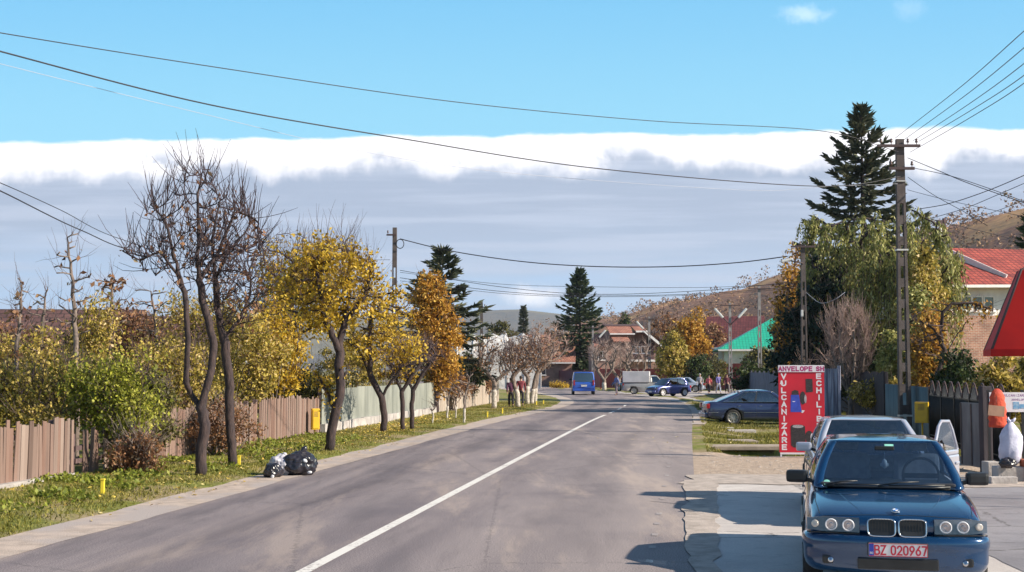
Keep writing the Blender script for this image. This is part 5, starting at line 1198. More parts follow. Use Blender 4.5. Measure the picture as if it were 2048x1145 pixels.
M_red = pmat('tail_lens', (0.38, 0.02, 0.02), (0.30, 0.015, 0.02), rough=.15, scale=8, coat=1)
M_amb = pmat('indicator_lens', (0.55, 0.50, 0.46), (0.45, 0.40, 0.36), rough=.15, scale=8, coat=1)
M_pw = pmat('plate_white', (0.78, 0.74, 0.74), (0.70, 0.66, 0.66), rough=.5, scale=9)
M_pb = pmat('plate_blue', (0.03, 0.05, 0.42), (0.03, 0.05, 0.36), rough=.5, scale=9)
M_pr = pmat('plate_red', (0.55, 0.02, 0.05), (0.48, 0.02, 0.05), rough=.5, scale=9)
M_bowl = pmat('lamp_reflector', (0.62, 0.62, 0.66), (0.45, 0.45, 0.50), rough=.10, scale=16, metal=1.0)
M_ringw = pmat('lamp_ring', (0.80, 0.78, 0.80), (0.66, 0.64, 0.68), rough=.25, scale=12, coat=.5)
def glassmat(name, tint, glos, rough=.02):
    m = bpy.data.materials.new(name); m.use_nodes = True; t = NT(m.node_tree); out = m.node_tree.nodes['Material Output']
    m.node_tree.nodes.remove(m.node_tree.nodes['Principled BSDF'])
    tr = t.n('ShaderNodeBsdfTransparent', i_0=c4(tint)); gl = t.n('ShaderNodeBsdfGlossy', i_0=(1, 1, 1, 1), i_Roughness=rough)
    ob = t.n('ShaderNodeTexCoord').outputs['Object']; nz = t.noise(ob, 2.5, 3)
    lw = t.n('ShaderNodeLayerWeight', i_Blend=.35)
    f = t.m('ADD', glos, t.m('MULTIPLY', t.m('POWER', lw.outputs[1], 2.2), .75), clamp=True)
    mx = t.n('ShaderNodeMixShader', i_0=f, i_1=tr.outputs[0], i_2=gl.outputs[0]); m.node_tree.links.new(mx.outputs[0], out.inputs[0])
    return m
G_car = glassmat('car_glass', (.30, .36, .40), .16); G_dark = glassmat('car_glass_dark', (.10, .12, .15), .22); G_lens = glassmat('lamp_glass', (.86, .88, .9), .09)
HALF = [(0, 0), (.55, -.004), (.93, -.02), (1.0, None)]
def sect(x, zt, w, zb, wsh=.93, sh=.06, bul=0.0):
    ws = w * wsh; zs = zt - sh
    pts = [(0, zt), (.5 * ws, zt - .004), (.9 * ws, zt - .018), (ws, zs), (w * .985, zs - (zs - zb) * .22), (w, zs - (zs - zb) * .5), (w * .985, zb + (zs - zb) * .16), (w * .93, zb), (0, zb)]
    full = pts + [(-y, z) for y, z in pts[-2:0:-1]]
    return [(x - bul * (y / max(w, .01)) ** 2, y, z) for y, z in full]
def loft(sections):
    V = []; F = []; n = len(sections[0])
    for s in sections: V += s
    for i in range(len(sections) - 1):
        for j in range(n): F.append((i * n + j, i * n + (j + 1) % n, (i + 1) * n + (j + 1) % n, (i + 1) * n + j))
    F.append(tuple(range(n))[::-1]); F.append(tuple((len(sections) - 1) * n + j for j in range(n)))
    return V, F
def make_body(S, mat, par, wheels, wr, halfw, sub=2, name='body', archmat=None):
    V, F = loft(S); mb = MB(); mb.smooth(True).add(V, F); o = mb.build(name, [mat, M_blk], par, uv=False)
    ss = o.modifiers.new('s', 'SUBSURF'); ss.levels = sub; ss.render_levels = sub
    par_w = o.parent; o.parent = None; evaluated(o)
    cut = MB()
    for wx in wheels:
        for s in (-1, 1):
            M_ = Matrix.Translation((wx, s * (halfw - .10), wr)) @ Matrix.Rotation(R(90), 4, 'X'); cut.lathe([(wr + .055, -.24), (wr + .055, .24)], 36, M=M_)
    c = cut.build('cutter', [M_blk], None, uv=False)
    bo = o.modifiers.new('b', 'BOOLEAN'); bo.object = c; bo.operation = 'DIFFERENCE'; bo.solver = 'EXACT'
    n0 = len(o.data.polygons)
    evaluated(o)
    bpy.data.objects.remove(c)
    o.data.materials.clear(); o.data.materials.append(mat); o.data.materials.append(M_blk)
    for p in o.data.polygons:
        c_ = p.center; p.use_smooth = True
        if any(abs(math.hypot(c_.x - wx, c_.z - wr) - (wr + .055)) < .012 for wx in wheels) and abs(c_.y) < halfw + .1 and c_.z < 2 * wr + .1: p.material_index = 1; p.use_smooth = False
        elif any(math.hypot(c_.x - wx, c_.z - wr) < wr + .05 for wx in wheels) and abs(c_.y) < halfw * .88 and abs(c_.y) > .2: p.material_index = 1
        else: p.material_index = 0
    o.parent = par_w
    return o
def wheel(par, x, s, y, r, spokes=7, w=.19, rimmat=None):
    mb = MB(); M_ = Matrix.Translation((x, s * y, r)) @ Matrix.Rotation(R(-90 * s), 4, 'X')
    hub = MB().lathe([(.0, -.02), (.055, -.02), (.055, .035), (.03, .045), (0, .045)], 16, M=M_).build('wheel', M_alloy, par, uv=False)
    MB().lathe([(r * .66, -w / 2), (r * .93, -w / 2), (r * .99, -w / 2 + .03), (r, -w / 4), (r, w / 4), (r * .99, w / 2 - .03), (r * .93, w / 2), (r * .68, w / 2), (r * .66, w / 2 - .03), (r * .66, -w / 2)], 36, M=M_).build('tyre', M_rub, hub, uv=False)
    rm = MB(); rm.lathe([(r * .68, -w / 2 + .01), (r * .68, w / 2), (r * .63, w / 2 - .01), (r * .60, w / 2 - .05), (r * .60, -w / 2 + .01)], 32, M=M_)
    for k in range(spokes):
        a = 2 * math.pi * k / spokes; Mk = M_ @ Matrix.Rotation(a, 4, 'Z')
        rm.box(.03, r * .62, -.030 + .0, .030, .028, .055, .006, M=Mk)
    rm.lathe([(r * .6, -.03), (r * .1, -.035), (0, -.035)], 20, M=M_)
    rm.build('rim', rimmat or M_alloy, hub, uv=False)
    return hub
def cabin(par, C, bodymat, glass=G_car, roofmat=None):
    """C: xf0,xr0,w0,z0 (belt) xf1,xr1,w1,z1 (roof edge), side=[(label,X_to)...], crown"""
    ring = [(1.0, 0.0, 'ws'), (.995, .30, 'ws'), (.978, .60, 'ws'), (.955, .84, 'p'), (.93, .92, 'p'), (.88, .965, 'p')]
    side = C['side']            # list of (X, label for the stretch starting here)
    for X_, lab in side: ring.append((X_, 1 - .035 * X_ * X_, lab))
    ring += [(-.93, .945, 'p'), (-.965, .88, 'rw'), (-.985, .5, 'rw'), (-1.0, 0.0, None)]
    half = ring; n = len(half)
    full = [(x, y) for x, y, _ in half] + [(x, -y) for x, y, _ in half[-2:0:-1]]
    labs = [l for _, _, l in half[:-1]]; labs = labs + [l + '_' for l in labs[::-1]]
    T_ = [0, .06, .3, .6, .90, 1.0]
    def lerp(a, b, t): return a + (b - a) * t
    rows = []
    for t in T_:
        xf, xr = lerp(C['xf0'], C['xf1'], t), lerp(C['xr0'], C['xr1'], t); w = lerp(C['w0'], C['w1'], t) + C.get('curve', .025) * math.sin(math.pi * t)
        z = lerp(C['z0'], C['z1'], t); xc, a = (xf + xr) / 2, (xf - xr) / 2
        rows.append([Vector((xc + X_ * a, Y_ * w, z + (C.get('dip', 0) * X_ * X_ * t * 0 if True else 0) - C.get('zf', 0) * max(0, X_) * (1 - t))) for X_, Y_ in full])
    N = len(full); parts = {}
    def face(lab, vs):
        parts.setdefault(lab, MB()).smooth(lab in ('p',)).add(vs, [(0, 1, 2, 3)])
    for i in range(len(T_) - 1):
        for j in range(N):
            lab = labs[j]; base_ = lab.rstrip('_'); q_ = [rows[i][j], rows[i][(j + 1) % N], rows[i + 1][(j + 1) % N], rows[i + 1][j]]
            if base_ in ('p',) or i in (0, 4) and base_ not in ('ws', 'rw', 'b') or (i == 4 and base_ in ('rw',)) : face('p', q_)
            elif base_ == 'b': face('b', q_)
            elif base_ in ('ws', 'rw'): face(base_, q_)
            else: face(lab, q_)
    # roof
    top = rows[-1]; cx = sum((v.x for v in top)) / N; R0 = parts['p']; prev = top; cr = C.get('crown', .045)
    cen = Vector(((C['xf1'] + C['xr1']) / 2, 0, C['z1']))
    for s_ in (.94, .82, .6, .3, .02):
        cur = [cen + (v - cen) * s_ + Vector((0, 0, cr * (1 - s_ ** 2.2))) for v in top]
        for j in range(N): R0.smooth(True).add([prev[j], prev[(j + 1) % N], cur[(j + 1) % N], cur[j]], [(0, 1, 2, 3)])
        prev = cur
    def fin(mb, nm, mat, merge=True, solid=0.0, inset=0.0):
        o = mb.build(nm, mat, par, recalc=False, uv=False)
        bm = bmesh.new(); bm.from_mesh(o.data); bmesh.ops.remove_doubles(bm, verts=bm.verts, dist=1e-4); bmesh.ops.recalc_face_normals(bm, faces=bm.faces)
        ctr = Vector((cen.x, 0, cen.z - .3)); 
        if sum((f.normal.dot(f.calc_center_median() - ctr) for f in bm.faces)) < 0: bmesh.ops.reverse_faces(bm, faces=bm.faces)
        for f in bm.faces: f.smooth = True
        if inset:
            bm.normal_update()
            for v in bm.verts: v.co -= v.normal * inset
        bm.to_mesh(o.data); bm.free()
        if solid:
            o.parent = None; md = o.modifiers.new('s', 'SOLIDIFY'); md.thickness = solid; md.offset = -1; evaluated(o); o.parent = par
        return o
    roof = fin(parts.pop('p'), 'roof', roofmat or bodymat, solid=.022)
    names = {'ws': 'windshield', 'rw': 'rear_window', 'b': 'pillar'}
    out = {}
    for lab, mb in parts.items():
        nm = names.get(lab, 'side_window'); out[lab] = fin(mb, nm, glass if nm != 'pillar' else M_blk, inset=.006)
    return out, rows
def decal_line(body, pts, r, mat, name, par, axis='z', lift=0.0, n=14, sides=5):
    """thin trim or panel gap projected on the body surface"""
    bm = bmesh.new(); bm.from_mesh(body.data); bvh = BVHTree.FromBMesh(bm); bm.free(); P_ = []
    for a, b in zip(pts, pts[1:]):
        for k in range(n):
            p = Vector(a).lerp(Vector(b), k / n)
            if axis == 'z': hit = bvh.ray_cast(Vector((p.x, p.y, 3)), Vector((0, 0, -1)))
            elif axis == 'y': s = 1 if p.y > 0 else -1; hit = bvh.ray_cast(Vector((p.x, 3 * s, p.z)), Vector((0, -s, 0)))
            else: s = 1 if p.x > 0 else -1; hit = bvh.ray_cast(Vector((3.5 * s, p.y, p.z)), Vector((-s, 0, 0)))
            if hit[0] is not None: P_.append(hit[0] + hit[1] * lift)
    if len(P_) > 1: return MB().tube(P_, r, sides).build(name, mat, par, uv=False)
def _arc(cx, cy, rx, ry, a0, a1, n=9): return [(cx + rx * math.cos(R(a)), cy + ry * math.sin(R(a))) for a in np.linspace(a0, a1, n)]
GL = {  # strokes in a 0.64 x 1 cell, origin lower left
 'A': [[(0, 0), (.32, 1), (.64, 0)], [(.12, .34), (.52, .34)]], 'B': [[(0, 0), (0, 1)], [(0, 1)] + _arc(.36, .76, .22, .24, 90, -90) + [(0, .52)], [(0, .52)] + _arc(.38, .26, .25, .26, 90, -90) + [(0, 0)]],
 'C': [_arc(.34, .70, .32, .30, 25, 180) + _arc(.34, .30, .32, .30, 180, 335)], 'D': [[(0, 0), (0, 1)], [(0, 1)] + _arc(.28, .5, .34, .5, 90, -90, 13) + [(0, 0)]], 'E': [[(.6, 1), (0, 1), (0, 0), (.6, 0)], [(0, .52), (.52, .52)]],
 'H': [[(0, 0), (0, 1)], [(.62, 0), (.62, 1)], [(0, .5), (.62, .5)]], 'I': [[(.32, 0), (.32, 1)]], 'L': [[(0, 1), (0, 0), (.58, 0)]], 'N': [[(0, 0), (0, 1), (.62, 0), (.62, 1)]],
 'O': [_arc(.32, .68, .32, .32, 0, 180) + _arc(.32, .32, .32, .32, 180, 360) + [(.64, .68)]], 'P': [[(0, 0), (0, 1)] + _arc(.36, .73, .25, .27, 90, -90) + [(0, .46)]],
 'R': [[(0, 0), (0, 1)] + _arc(.36, .74, .25, .26, 90, -90) + [(0, .48)], [(.30, .48), (.62, 0)]], 'S': [_arc(.32, .74, .29, .26, 20, 270) + _arc(.32, .25, .30, .25, 90, -160)],
 'U': [[(0, 1), (0, .32)] + _arc(.31, .32, .31, .32, 180, 360) + [(.62, 1)]], 'V': [[(0, 1), (.32, 0), (.64, 1)]], 'Z': [[(.02, 1), (.60, 1), (.02, 0), (.62, 0)]],
 '0': [_arc(.31, .69, .28, .31, 0, 180) + _arc(.31, .31, .28, .31, 180, 360) + [(.59, .69)]], '2': [_arc(.31, .70, .28, .30, 165, -30) + [(.03, 0), (.60, 0)]],
 '6': [[(.50, 1), (.12, .50)] + [], _arc(.31, .30, .28, .30, 0, 360, 17)], '9': [[(.12, 0), (.50, .50)], _arc(.31, .70, .28, .30, 0, 360, 17)], '7': [[(.02, 1), (.60, 1), (.22, 0)]]}
def text_mesh(_b, name, s, size, mat, par, M_, ext=.0012, off=0.0, xs=1.0, wt=.17, gap=.30):
    """lettering drawn as flat strokes; local x across, y up, z outward"""
    mb = MB(); h = size * .72; W_l = sum((.32 if c == ' ' else .64) + gap for c in s) - gap; x = -W_l / 2; zi = 0
    for ch in s:
        if ch == ' ': x += .32 + gap; continue
        for st_ in GL[ch]:
            P_ = [Vector(((x + a) * h * xs, (b - .5) * h * (1 - wt * .5), 0)) for a, b in st_]; n = len(P_); w = h * wt / 2; zi += 1; z = ext + zi * 1.2e-5; Lp, Rp = [], []
            closed = (P_[0] - P_[-1]).length < 1e-5
            for k in range(n):
                a = P_[k] - P_[k - 1] if k > 0 else (P_[0] - P_[-2] if closed else P_[1] - P_[0]); b = P_[k + 1] - P_[k] if k < n - 1 else (P_[1] - P_[0] if closed else P_[-1] - P_[-2])
                a.normalize(); b.normalize(); t_ = (a + b); t_ = t_.normalized() if t_.length > .1 else b; nn = Vector((-t_.y, t_.x, 0)); m_ = w / max(.42, nn.dot(Vector((-b.y, b.x, 0))))
                e = Vector((0, 0, 0)) if closed else (-b * w * .0 if k == 0 else Vector((0, 0, 0)))
                if not closed and k == 0: e = -b * w * .9
                if not closed and k == n - 1: e = a * w * .9
                Lp.append(P_[k] + nn * m_ + e); Rp.append(P_[k] - nn * m_ + e)
            V = [p + Vector((0, 0, z)) for p in Lp] + [p + Vector((0, 0, z)) for p in Rp]
            mb.add([M_ @ v for v in V], [(i, n + i, n + i + 1, i + 1) for i in range(n - 1)])
            V0 = [Vector((p.x, p.y, 0)) for p in Lp] + [Vector((p.x, p.y, 0)) for p in Rp]; V4 = [M_ @ v for v in V + V0]
            mb.add(V4, [(i, i + 1, 2 * n + i + 1, 2 * n + i) for i in range(n - 1)] + [(n + i, 3 * n + i, 3 * n + i + 1, n + i + 1) for i in range(n - 1)])
        x += .64 + gap
    return mb.build(name, mat, par, recalc=False, uv=False)
def seats(par, xs, z, w=.23, headrest=True, wheelx=None):
    for x in xs:
        for s in (-1, 1):
            mb = MB(); mb.box(-.06, .06, -w, w, -.35, .22, .05); 
            mb.box(-.045, .045, -.12, .12, .25, .42, .035)
            mb.box(-.01, .01, -.05, -.035, .2, .27).box(-.01, .01, .035, .05, .2, .27)
            M_ = Matrix.Translation((x, s * .36, z)) @ Matrix.Rotation(R(-14), 4, 'Y'); mb.v = [tuple(M_ @ Vector(v)) for v in mb.v]
            mb.build('seat', M_seat, par, uv=False)
    if wheelx is not None:
        x, y, zz = wheelx; pts = [(x - .05 * math.cos(a) * .6, y + .18 * math.sin(a), zz + .18 * math.cos(a)) for a in np.linspace(0, 2 * math.pi, 25)]
        MB().tube(pts, .014, 6, cap=False).bar((x, y - .17, zz), (x, y + .17, zz), .02, .05).build('steering_wheel', M_blk, par, uv=False)
def plate(par, x, z, rz=0.0, s=1, text=None, w=.52, h=.115, tcol=None, rear=False):
    M_ = Matrix.Translation((x, 0, z)) @ Matrix.Rotation(R(90) * s, 4, 'Z') @ Matrix.Rotation(R(90), 4, 'X')   # local x -> across, y -> up, z -> outward
    pl = MB().box(-w / 2, w / 2, -h / 2, h / 2, -.012, 0, .004, M=M_).build('number_plate', M_pw, par, uv=False)
    mb = MB(); mb.box(-w / 2 + .002, -w / 2 + .045, -h / 2 + .002, h / 2 - .002, 0, .0015, M=M_); mb.build('country_band', M_pb, pl, uv=False)
    if text:
        text_mesh(None, 'lettering', text, .118, M_pr if tcol is None else tcol, pl, M_ @ Matrix.Translation((.024, -.002, .0006)), ext=.001, xs=.75, wt=.17, gap=.22)
        mb = MB(); f = .005
        for (a, b, c, d) in ((-w / 2, w / 2, h / 2 - f, h / 2), (-w / 2, w / 2, -h / 2, -h / 2 + f), (w / 2 - f, w / 2, -h / 2 + f, h / 2 - f)): mb.box(a, b, c, d, .0006, .003, M=M_)
        mb.build('border', M_pr, pl, uv=False)
        text_mesh(None, 'country_letters', 'RO', .028, M_pw, pl, M_ @ Matrix.Translation((-w / 2 + .024, -.03, .0016)), ext=.0005, xs=.8)
    return pl
def mirror(par, x, y, z, s, mat):
    mb = MB(); M_ = Matrix.Translation((x, s * y, z)) @ Matrix.Rotation(R(8 * s), 4, 'Z'); mb.box(-.06, .06, -.11, .11, -.065, .065, .035, M=M_)
    o = mb.build('mirror', mat, par, uv=False); MB().bar((x, s * (y - .16), z - .05), (x, s * (y - .06), z - .02), .06, .04).build('stalk', M_blk, o, uv=False); return o
def place(t, front_xy, a_deg, L2):
    """front centre at front_xy, axis running away from the viewer at a_deg right of +Y"""
    a = R(a_deg); f = Vector((-math.sin(a), -math.cos(a), 0)); t.location = Vector((front_xy[0], front_xy[1], 0)) - f * L2; t.rotation_euler = (0, 0, math.atan2(f.y, f.x))
# ---------------------------------------------------------------- hero car
def hero():
    t = thing('parked_car', 'dark blue-green sedan with twin chrome-ringed grilles and red-lettered plate, nearest the camera', 'car', (0, 0, 0))
    PT = paint('paint_deep_teal', (0.002, 0.046, 0.140), .4, .2, (0.002, 0.038, 0.11))
    S = [sect(-2.20, .70, .66, .40, bul=-.06), sect(-2.18, .90, .76, .30, bul=-.08), sect(-2.05, .965, .81, .24, bul=-.06), sect(-1.9, .975, .83, .20), sect(-1.35, .955, .845, .18), sect(-1.0, .94, .849, .17), sect(0, .925, .849, .16), sect(.7, .915, .849, .16),
         sect(1.0, .905, .849, .17), sect(1.14, .892, .848, .17), sect(1.5, .85, .845, .18, bul=.0), sect(1.80, .805, .835, .19, bul=.05, wsh=.92), sect(2.02, .760, .82, .20, bul=.10, wsh=.93, sh=.05), sect(2.10, .725, .80, .22, bul=.12, wsh=.95, sh=.04), sect(2.125, .68, .79, .24, bul=.12, wsh=.97, sh=.03), sect(2.13, .58, .79, .26, bul=.12, wsh=.98, sh=.02)]
    body = make_body(S, PT, t, (1.38, -1.32), .305, .85)
    C = dict(xf0=1.08, xr0=-1.45, w0=.775, z0=.905, xf1=.42, xr1=-.88, w1=.575, z1=1.345, crown=.045, curve=.03,
             side=[(.80, 'w0'), (.45, 'w0'), (.06, 'b'), (.0, 'w1'), (-.3, 'w1'), (-.62, 'p'), (-.80, 'p')])
    cab, rows = cabin(t, C, PT, glassmat('windshield_glass', (.34, .44, .54), .15))
    # cabin
    MB().box(-1.3, .98, -.70, .70, .90, .925, .01).build('cabin_floor', M_int, t, uv=False)
    MB().box(.72, .99, -.66, .66, .90, .955, .02).build('dashboard', M_int, t, uv=False)
    seats(t, (.02,), .98, .24, wheelx=(.55, -.36 + .72, 1.0)); MB().box(-1.0, -.85, -.6, .6, .92, 1.12, .05).build('rear_seat', M_seat, t, uv=False)
    MB().box(.50, .53, -.10, .10, 1.25, 1.30, .012).build('rear_view_mirror', M_blk, t, uv=False)
    M_st = pmat('sticker', (.35, .75, .62), (.25, .62, .5), rough=.4, scale=20)
    # ornament hanging from the mirror
    MB().tube([(.50, .0, 1.26), (.50, .0, 1.17)], .003, 4).lathe([(0, 1.06), (.028, 1.08), (.034, 1.11), (.022, 1.15), (.0, 1.17)], 10, M=Matrix.Translation((.50, 0, 0))).box(.49, .51, -.045, .045, 1.085, 1.12, .008).build('hanging_ornament', M_ringw, t, uv=False)
    ws = rows
    def on_ws(y, f, lift=.004):   # point on windshield: f 0 belt .. 1 roof
        x = C['xf0'] + (C['xf1'] - C['xf0']) * f; z = C['z0'] + (C['z1'] - C['z0']) * f; a = ((C['xf0'] - C['xr0']) * (1 - f) + (C['xf1'] - C['xr1']) * f) / 2; w = .775 + (.575 - .775) * f
        return Vector((x - a * .045 * (y / w / .84) ** 2 + lift * .55, y, z + lift * .83))
    mb = MB(); mb.add([on_ws(.05 - .045, .86), on_ws(.05 + .045, .86), on_ws(.05 + .045, .93), on_ws(.05 - .045, .93)], [(0, 1, 2, 3)]); mb.build('sticker', M_st, cab['ws'], uv=False)
    mb = MB(); cpt = on_ws(-.60, .09); 
    mb.add([on_ws(-.60 + .035 * math.cos(a), .09 + .06 * math.sin(a)) for a in np.linspace(0, 2 * math.pi, 13)[:-1]], [list(range(12))]); mb.build('sticker', M_st, cab['ws'], uv=False)
    # windshield seal and wipers
    loop = [on_ws(-.60, .03, .006)] + [on_ws(y, .015, .008) for y in (-.4, 0, .4)] + [on_ws(.60, .03, .006)]
    MB().tube(loop, .012, 5).build('cowl_seal', M_blk, t, uv=False)
    for y0, y1, y2 in ((-.10, .30, .55), (-.62, -.30, -.02)):
        mb = MB(); a = on_ws(y0, .01, .03); b = on_ws(y1, .10, .03); mb.tube([a, a.lerp(b, .5) + Vector((.01, 0, .012)), b], [.010, .008, .006], 5)
        c0 = on_ws(y0 + .10, .045, .014); c1 = on_ws(y2, .055, .014); mb.tube([c0, c0.lerp(c1, .5), c1], .007, 4); mb.build('wiper', M_blk, t, uv=False)
    # bonnet gaps, creases, washer jets
    for s in (-1, 1):
        decal_line(body, [(1.12, s * .715, 0), (1.5, s * .725, 0), (1.95, s * .69, 0)], .0045, M_blk, 'bonnet_gap', t, lift=-.001)
        decal_line(body, [(1.10, s * .52, 0), (1.6, s * .42, 0), (2.04, s * .29, 0)], .006, PT, 'bonnet_crease', t, lift=-.002)
    decal_line(body, [(1.985, -.70, 0), (2.03, -.4, 0), (2.045, 0, 0), (2.03, .4, 0), (1.985, .70, 0)], .005, M_blk, 'bonnet_gap', t, lift=-.001)
    # roundel
    Mr = Matrix.Translation((2.0, 0, .783)) @ Matrix.Rotation(R(22), 4, 'Y'); em = MB().lathe([(.041, -.01), (.041, .004), (.036, .006), (0, .006)], 24, M=Mr).build('roundel', M_chr, t, uv=False)
    M_rb = pmat('roundel_blue', (.05, .22, .62), rough=.3, scale=9); M_rw = pmat('roundel_white', (.85, .85, .86), rough=.3, scale=9)
    for k in range(4):
        pts = [Mr @ Vector((0, 0, .0085))] + [Mr @ Vector((.026 * math.cos(a), .026 * math.sin(a), .0085)) for a in np.linspace(k * math.pi / 2, (k + 1) * math.pi / 2, 7)]
        MB().add(pts, [list(range(8))]).build('quadrant', M_rb if k % 2 else M_rw, em, uv=False)
    def xf(y): return 2.13 - .12 * (y / .79) ** 2
    # headlamp units
    for s in (-1, 1):
        def pt(y, z, o=0.0): return Vector((xf(y) + o, s * y, z))
        ys = [.335, .45, .56, .67, .76, .81]; z0, z1 = .585, .715
        hb = MB(); V = []
        for y in ys: V += [pt(y, z0 + .010 * (y > .75), .006), pt(y, z1 - .014 * (y > .75), -.014)]
        V2 = [v - Vector((.05, 0, 0)) for v in V]; n_ = len(ys)
        hb.add(V + V2, [(2 * i, 2 * i + 2, 2 * i + 3, 2 * i + 1) for i in range(n_ - 1)] + [(2 * n_ + 2 * i, 2 * n_ + 2 * i + 1, 2 * n_ + 2 * i + 3, 2 * n_ + 2 * i + 2) for i in range(n_ - 1)] + [(2 * i, 2 * n_ + 2 * i, 2 * n_ + 2 * i + 2, 2 * i + 2) for i in range(n_ - 1)] + [(2 * i + 1, 2 * i + 3, 2 * n_ + 2 * i + 3, 2 * n_ + 2 * i + 1) for i in range(n_ - 1)] + [(0, 1, 2 * n_ + 1, 2 * n_), (2 * n_ - 2, 4 * n_ - 2, 4 * n_ - 1, 2 * n_ - 1)])
        hl = hb.build('headlight', pmat('lamp_housing', (.04, .042, .055), (.10, .10, .12), rough=.45, scale=12, spec=.7), t, uv=False)
        for y, r_ in ((.435, .056), (.590, .056)):
            M_ = Matrix.Translation(pt(y, .650, .010)); 
            MB().lathe([(r_, .0), (r_, .014), (r_ - .008, .018), (r_ - .012, .014), (r_ - .012, .004)], 24, M=M_, axis='X').build('lamp_ring', M_ringw, hl, uv=False)
            MB().lathe([(r_ - .013, .011), (r_ * .62, -.004), (r_ * .60, .006), (r_ * .30, .012), (0, .013)], 20, M=M_, axis='X').build('reflector', pmat('lamp_bowl', (.24, .24, .27), (.42, .41, .45), rough=.15, scale=30, metal=1.0), hl, uv=False)
        M_ = Matrix.Translation(pt(.735, .652, .012)) @ Matrix.Rotation(R(18 * s), 4, 'Z'); MB().lathe([(.036, .0), (.034, .014), (.022, .018), (0, .012)], 18, M=M_, axis='X').build('indicator', M_amb, hl, uv=False)
        gl = MB(); V = [v + Vector((.022, 0, 0)) for v in V]; gl.smooth(True).add(V, [(2 * i, 2 * i + 2, 2 * i + 3, 2 * i + 1) for i in range(n_ - 1)]); gl.build('lens', G_lens, hl, uv=False)
        mb = MB(); mb.tube([pt(y, z0 - .012, .02) for y in ys], .007, 5).build('lamp_trim', M_blk, hl, uv=False)
        # kidney grille
        yc, zc, w_, h_ = .138, .640, .122, .078; pts = []
        for a in np.linspace(0, 2 * math.pi, 33)[:-1]:
            c_, s_ = math.cos(a), math.sin(a); yy = w_ * math.copysign(abs(c_) ** .42, c_); zz = h_ * math.copysign(abs(s_) ** .42, s_); pts.append((yc + yy, zc + zz))
        P3 = [pt(y, z, .030 - (z - zc) * .22) for y, z in pts]
        kd = MB(); kd.add(P3 + [p - Vector((.05, 0, 0)) for p in P3], [list(range(32))] + [(i, (i + 1) % 32, 32 + (i + 1) % 32, 32 + i) for i in range(32)]); g_ = kd.build('grille', M_blk, t, uv=False)
        MB().tube(P3 + [P3[0]], .0085, 7, cap=False).build('chrome_frame', M_chr, g_, uv=False)
        sl_ = MB()
        for k in range(9):
            y = yc - w_ * .86 + k * w_ * 1.72 / 8; sl_.box(-.002, .004, -.003, .003, -h_ * .85, h_ * .85, M=Matrix.Translation(pt(y, zc, .033)))
        sl_.build('grille_bars', M_blk, g_, uv=False)
        mirror(t, .66, .90, .985, s, M_blk)
        wheel(t, 1.38, s, .76, .305); wheel(t, -1.32, s, .76, .305)
        # side mouldings and door handles
        decal_line(body, [(1.0, s * .85, .52), (-.95, s * .85, .52)], .018, M_blk, 'side_moulding', t, axis='y', lift=.004)
        for x_ in (.88, -.18): decal_line(body, [(x_, s * .85, .30), (x_, s * .85, .84)], .004, M_blk, 'door_gap', t, axis='y')
        for x_ in (.0, -.95): decal_line(body, [(x_, s * .85, .74), (x_ - .14, s * .85, .74)], .014, PT, 'door_handle', t, axis='y', lift=.012, n=4)
    # front bumper
    path = [(1.72, .853), (1.90, .846), (2.02, .800), (2.10, .70), (2.16, .50), (2.195, .25), (2.205, 0)]; path = path + [(x, -y) for x, y in path[-2::-1]]
    prof = [(-.07, .572), (-.02, .562), (.0, .54), (.012, .52), (.012, .455), (.0, .44), (-.004, .40), (-.002, .30), (-.03, .235), (-.10, .20)]
    V = []; k_ = len(prof)
    for i, (x, y) in enumerate(path):
        a = Vector(path[max(i - 1, 0)]); b = Vector(path[min(i + 1, len(path) - 1)]); d_ = (b - a).normalized(); n_ = Vector((-d_.y, d_.x)); n_ = n_ if n_.dot(Vector((x - .9, y))) > 0 else -n_
        for o_, z in prof: V.append((x + n_.x * o_, y + n_.y * o_, z))
    mb = MB(); mb.smooth(True).add(V, [(i * k_ + j, i * k_ + j + 1, (i + 1) * k_ + j + 1, (i + 1) * k_ + j) for i in range(len(path) - 1) for j in range(k_ - 1)])
    bp = mb.build('bumper', PT, t, uv=False); bp.parent = None; md = bp.modifiers.new('s', 'SOLIDIFY'); md.thickness = .02; md.offset = -1 if True else 1; m2 = bp.modifiers.new('u', 'SUBSURF'); m2.levels = 1; m2.render_levels = 1; evaluated(bp); bp.parent = t
    for p in bp.data.polygons: p.use_smooth = True
    # dark lower intake, fog lamps, tow cover
    MB().box(2.175, 2.207, -.36, .36, .262, .365, .012).build('lower_intake', M_blk, bp, uv=False)
    for s in (-1, 1):
        MB().lathe([(.0, .02), (.022, .022), (.028, .014), (.028, 0)], 16, M=Matrix.Translation((2.118, s * .60, .33)), axis='X').build('fog_lamp', M_bowl, bp, uv=False)
        MB().box(2.05, 2.128, s * .60 - .075, s * .60 + .075, .29, .37, .02, M=None).build('lamp_recess', M_blk, bp, uv=False)
    MB().box(2.18, 2.232, -.27, .27, .385, .51, .008).build('plate_holder', M_blk, bp, uv=False)
    plate(t, 2.248, .448, text='BZ 020967', h=.118)
    place(t, (3.54, 12.05), 12.4, 2.25)
    return t
hero()
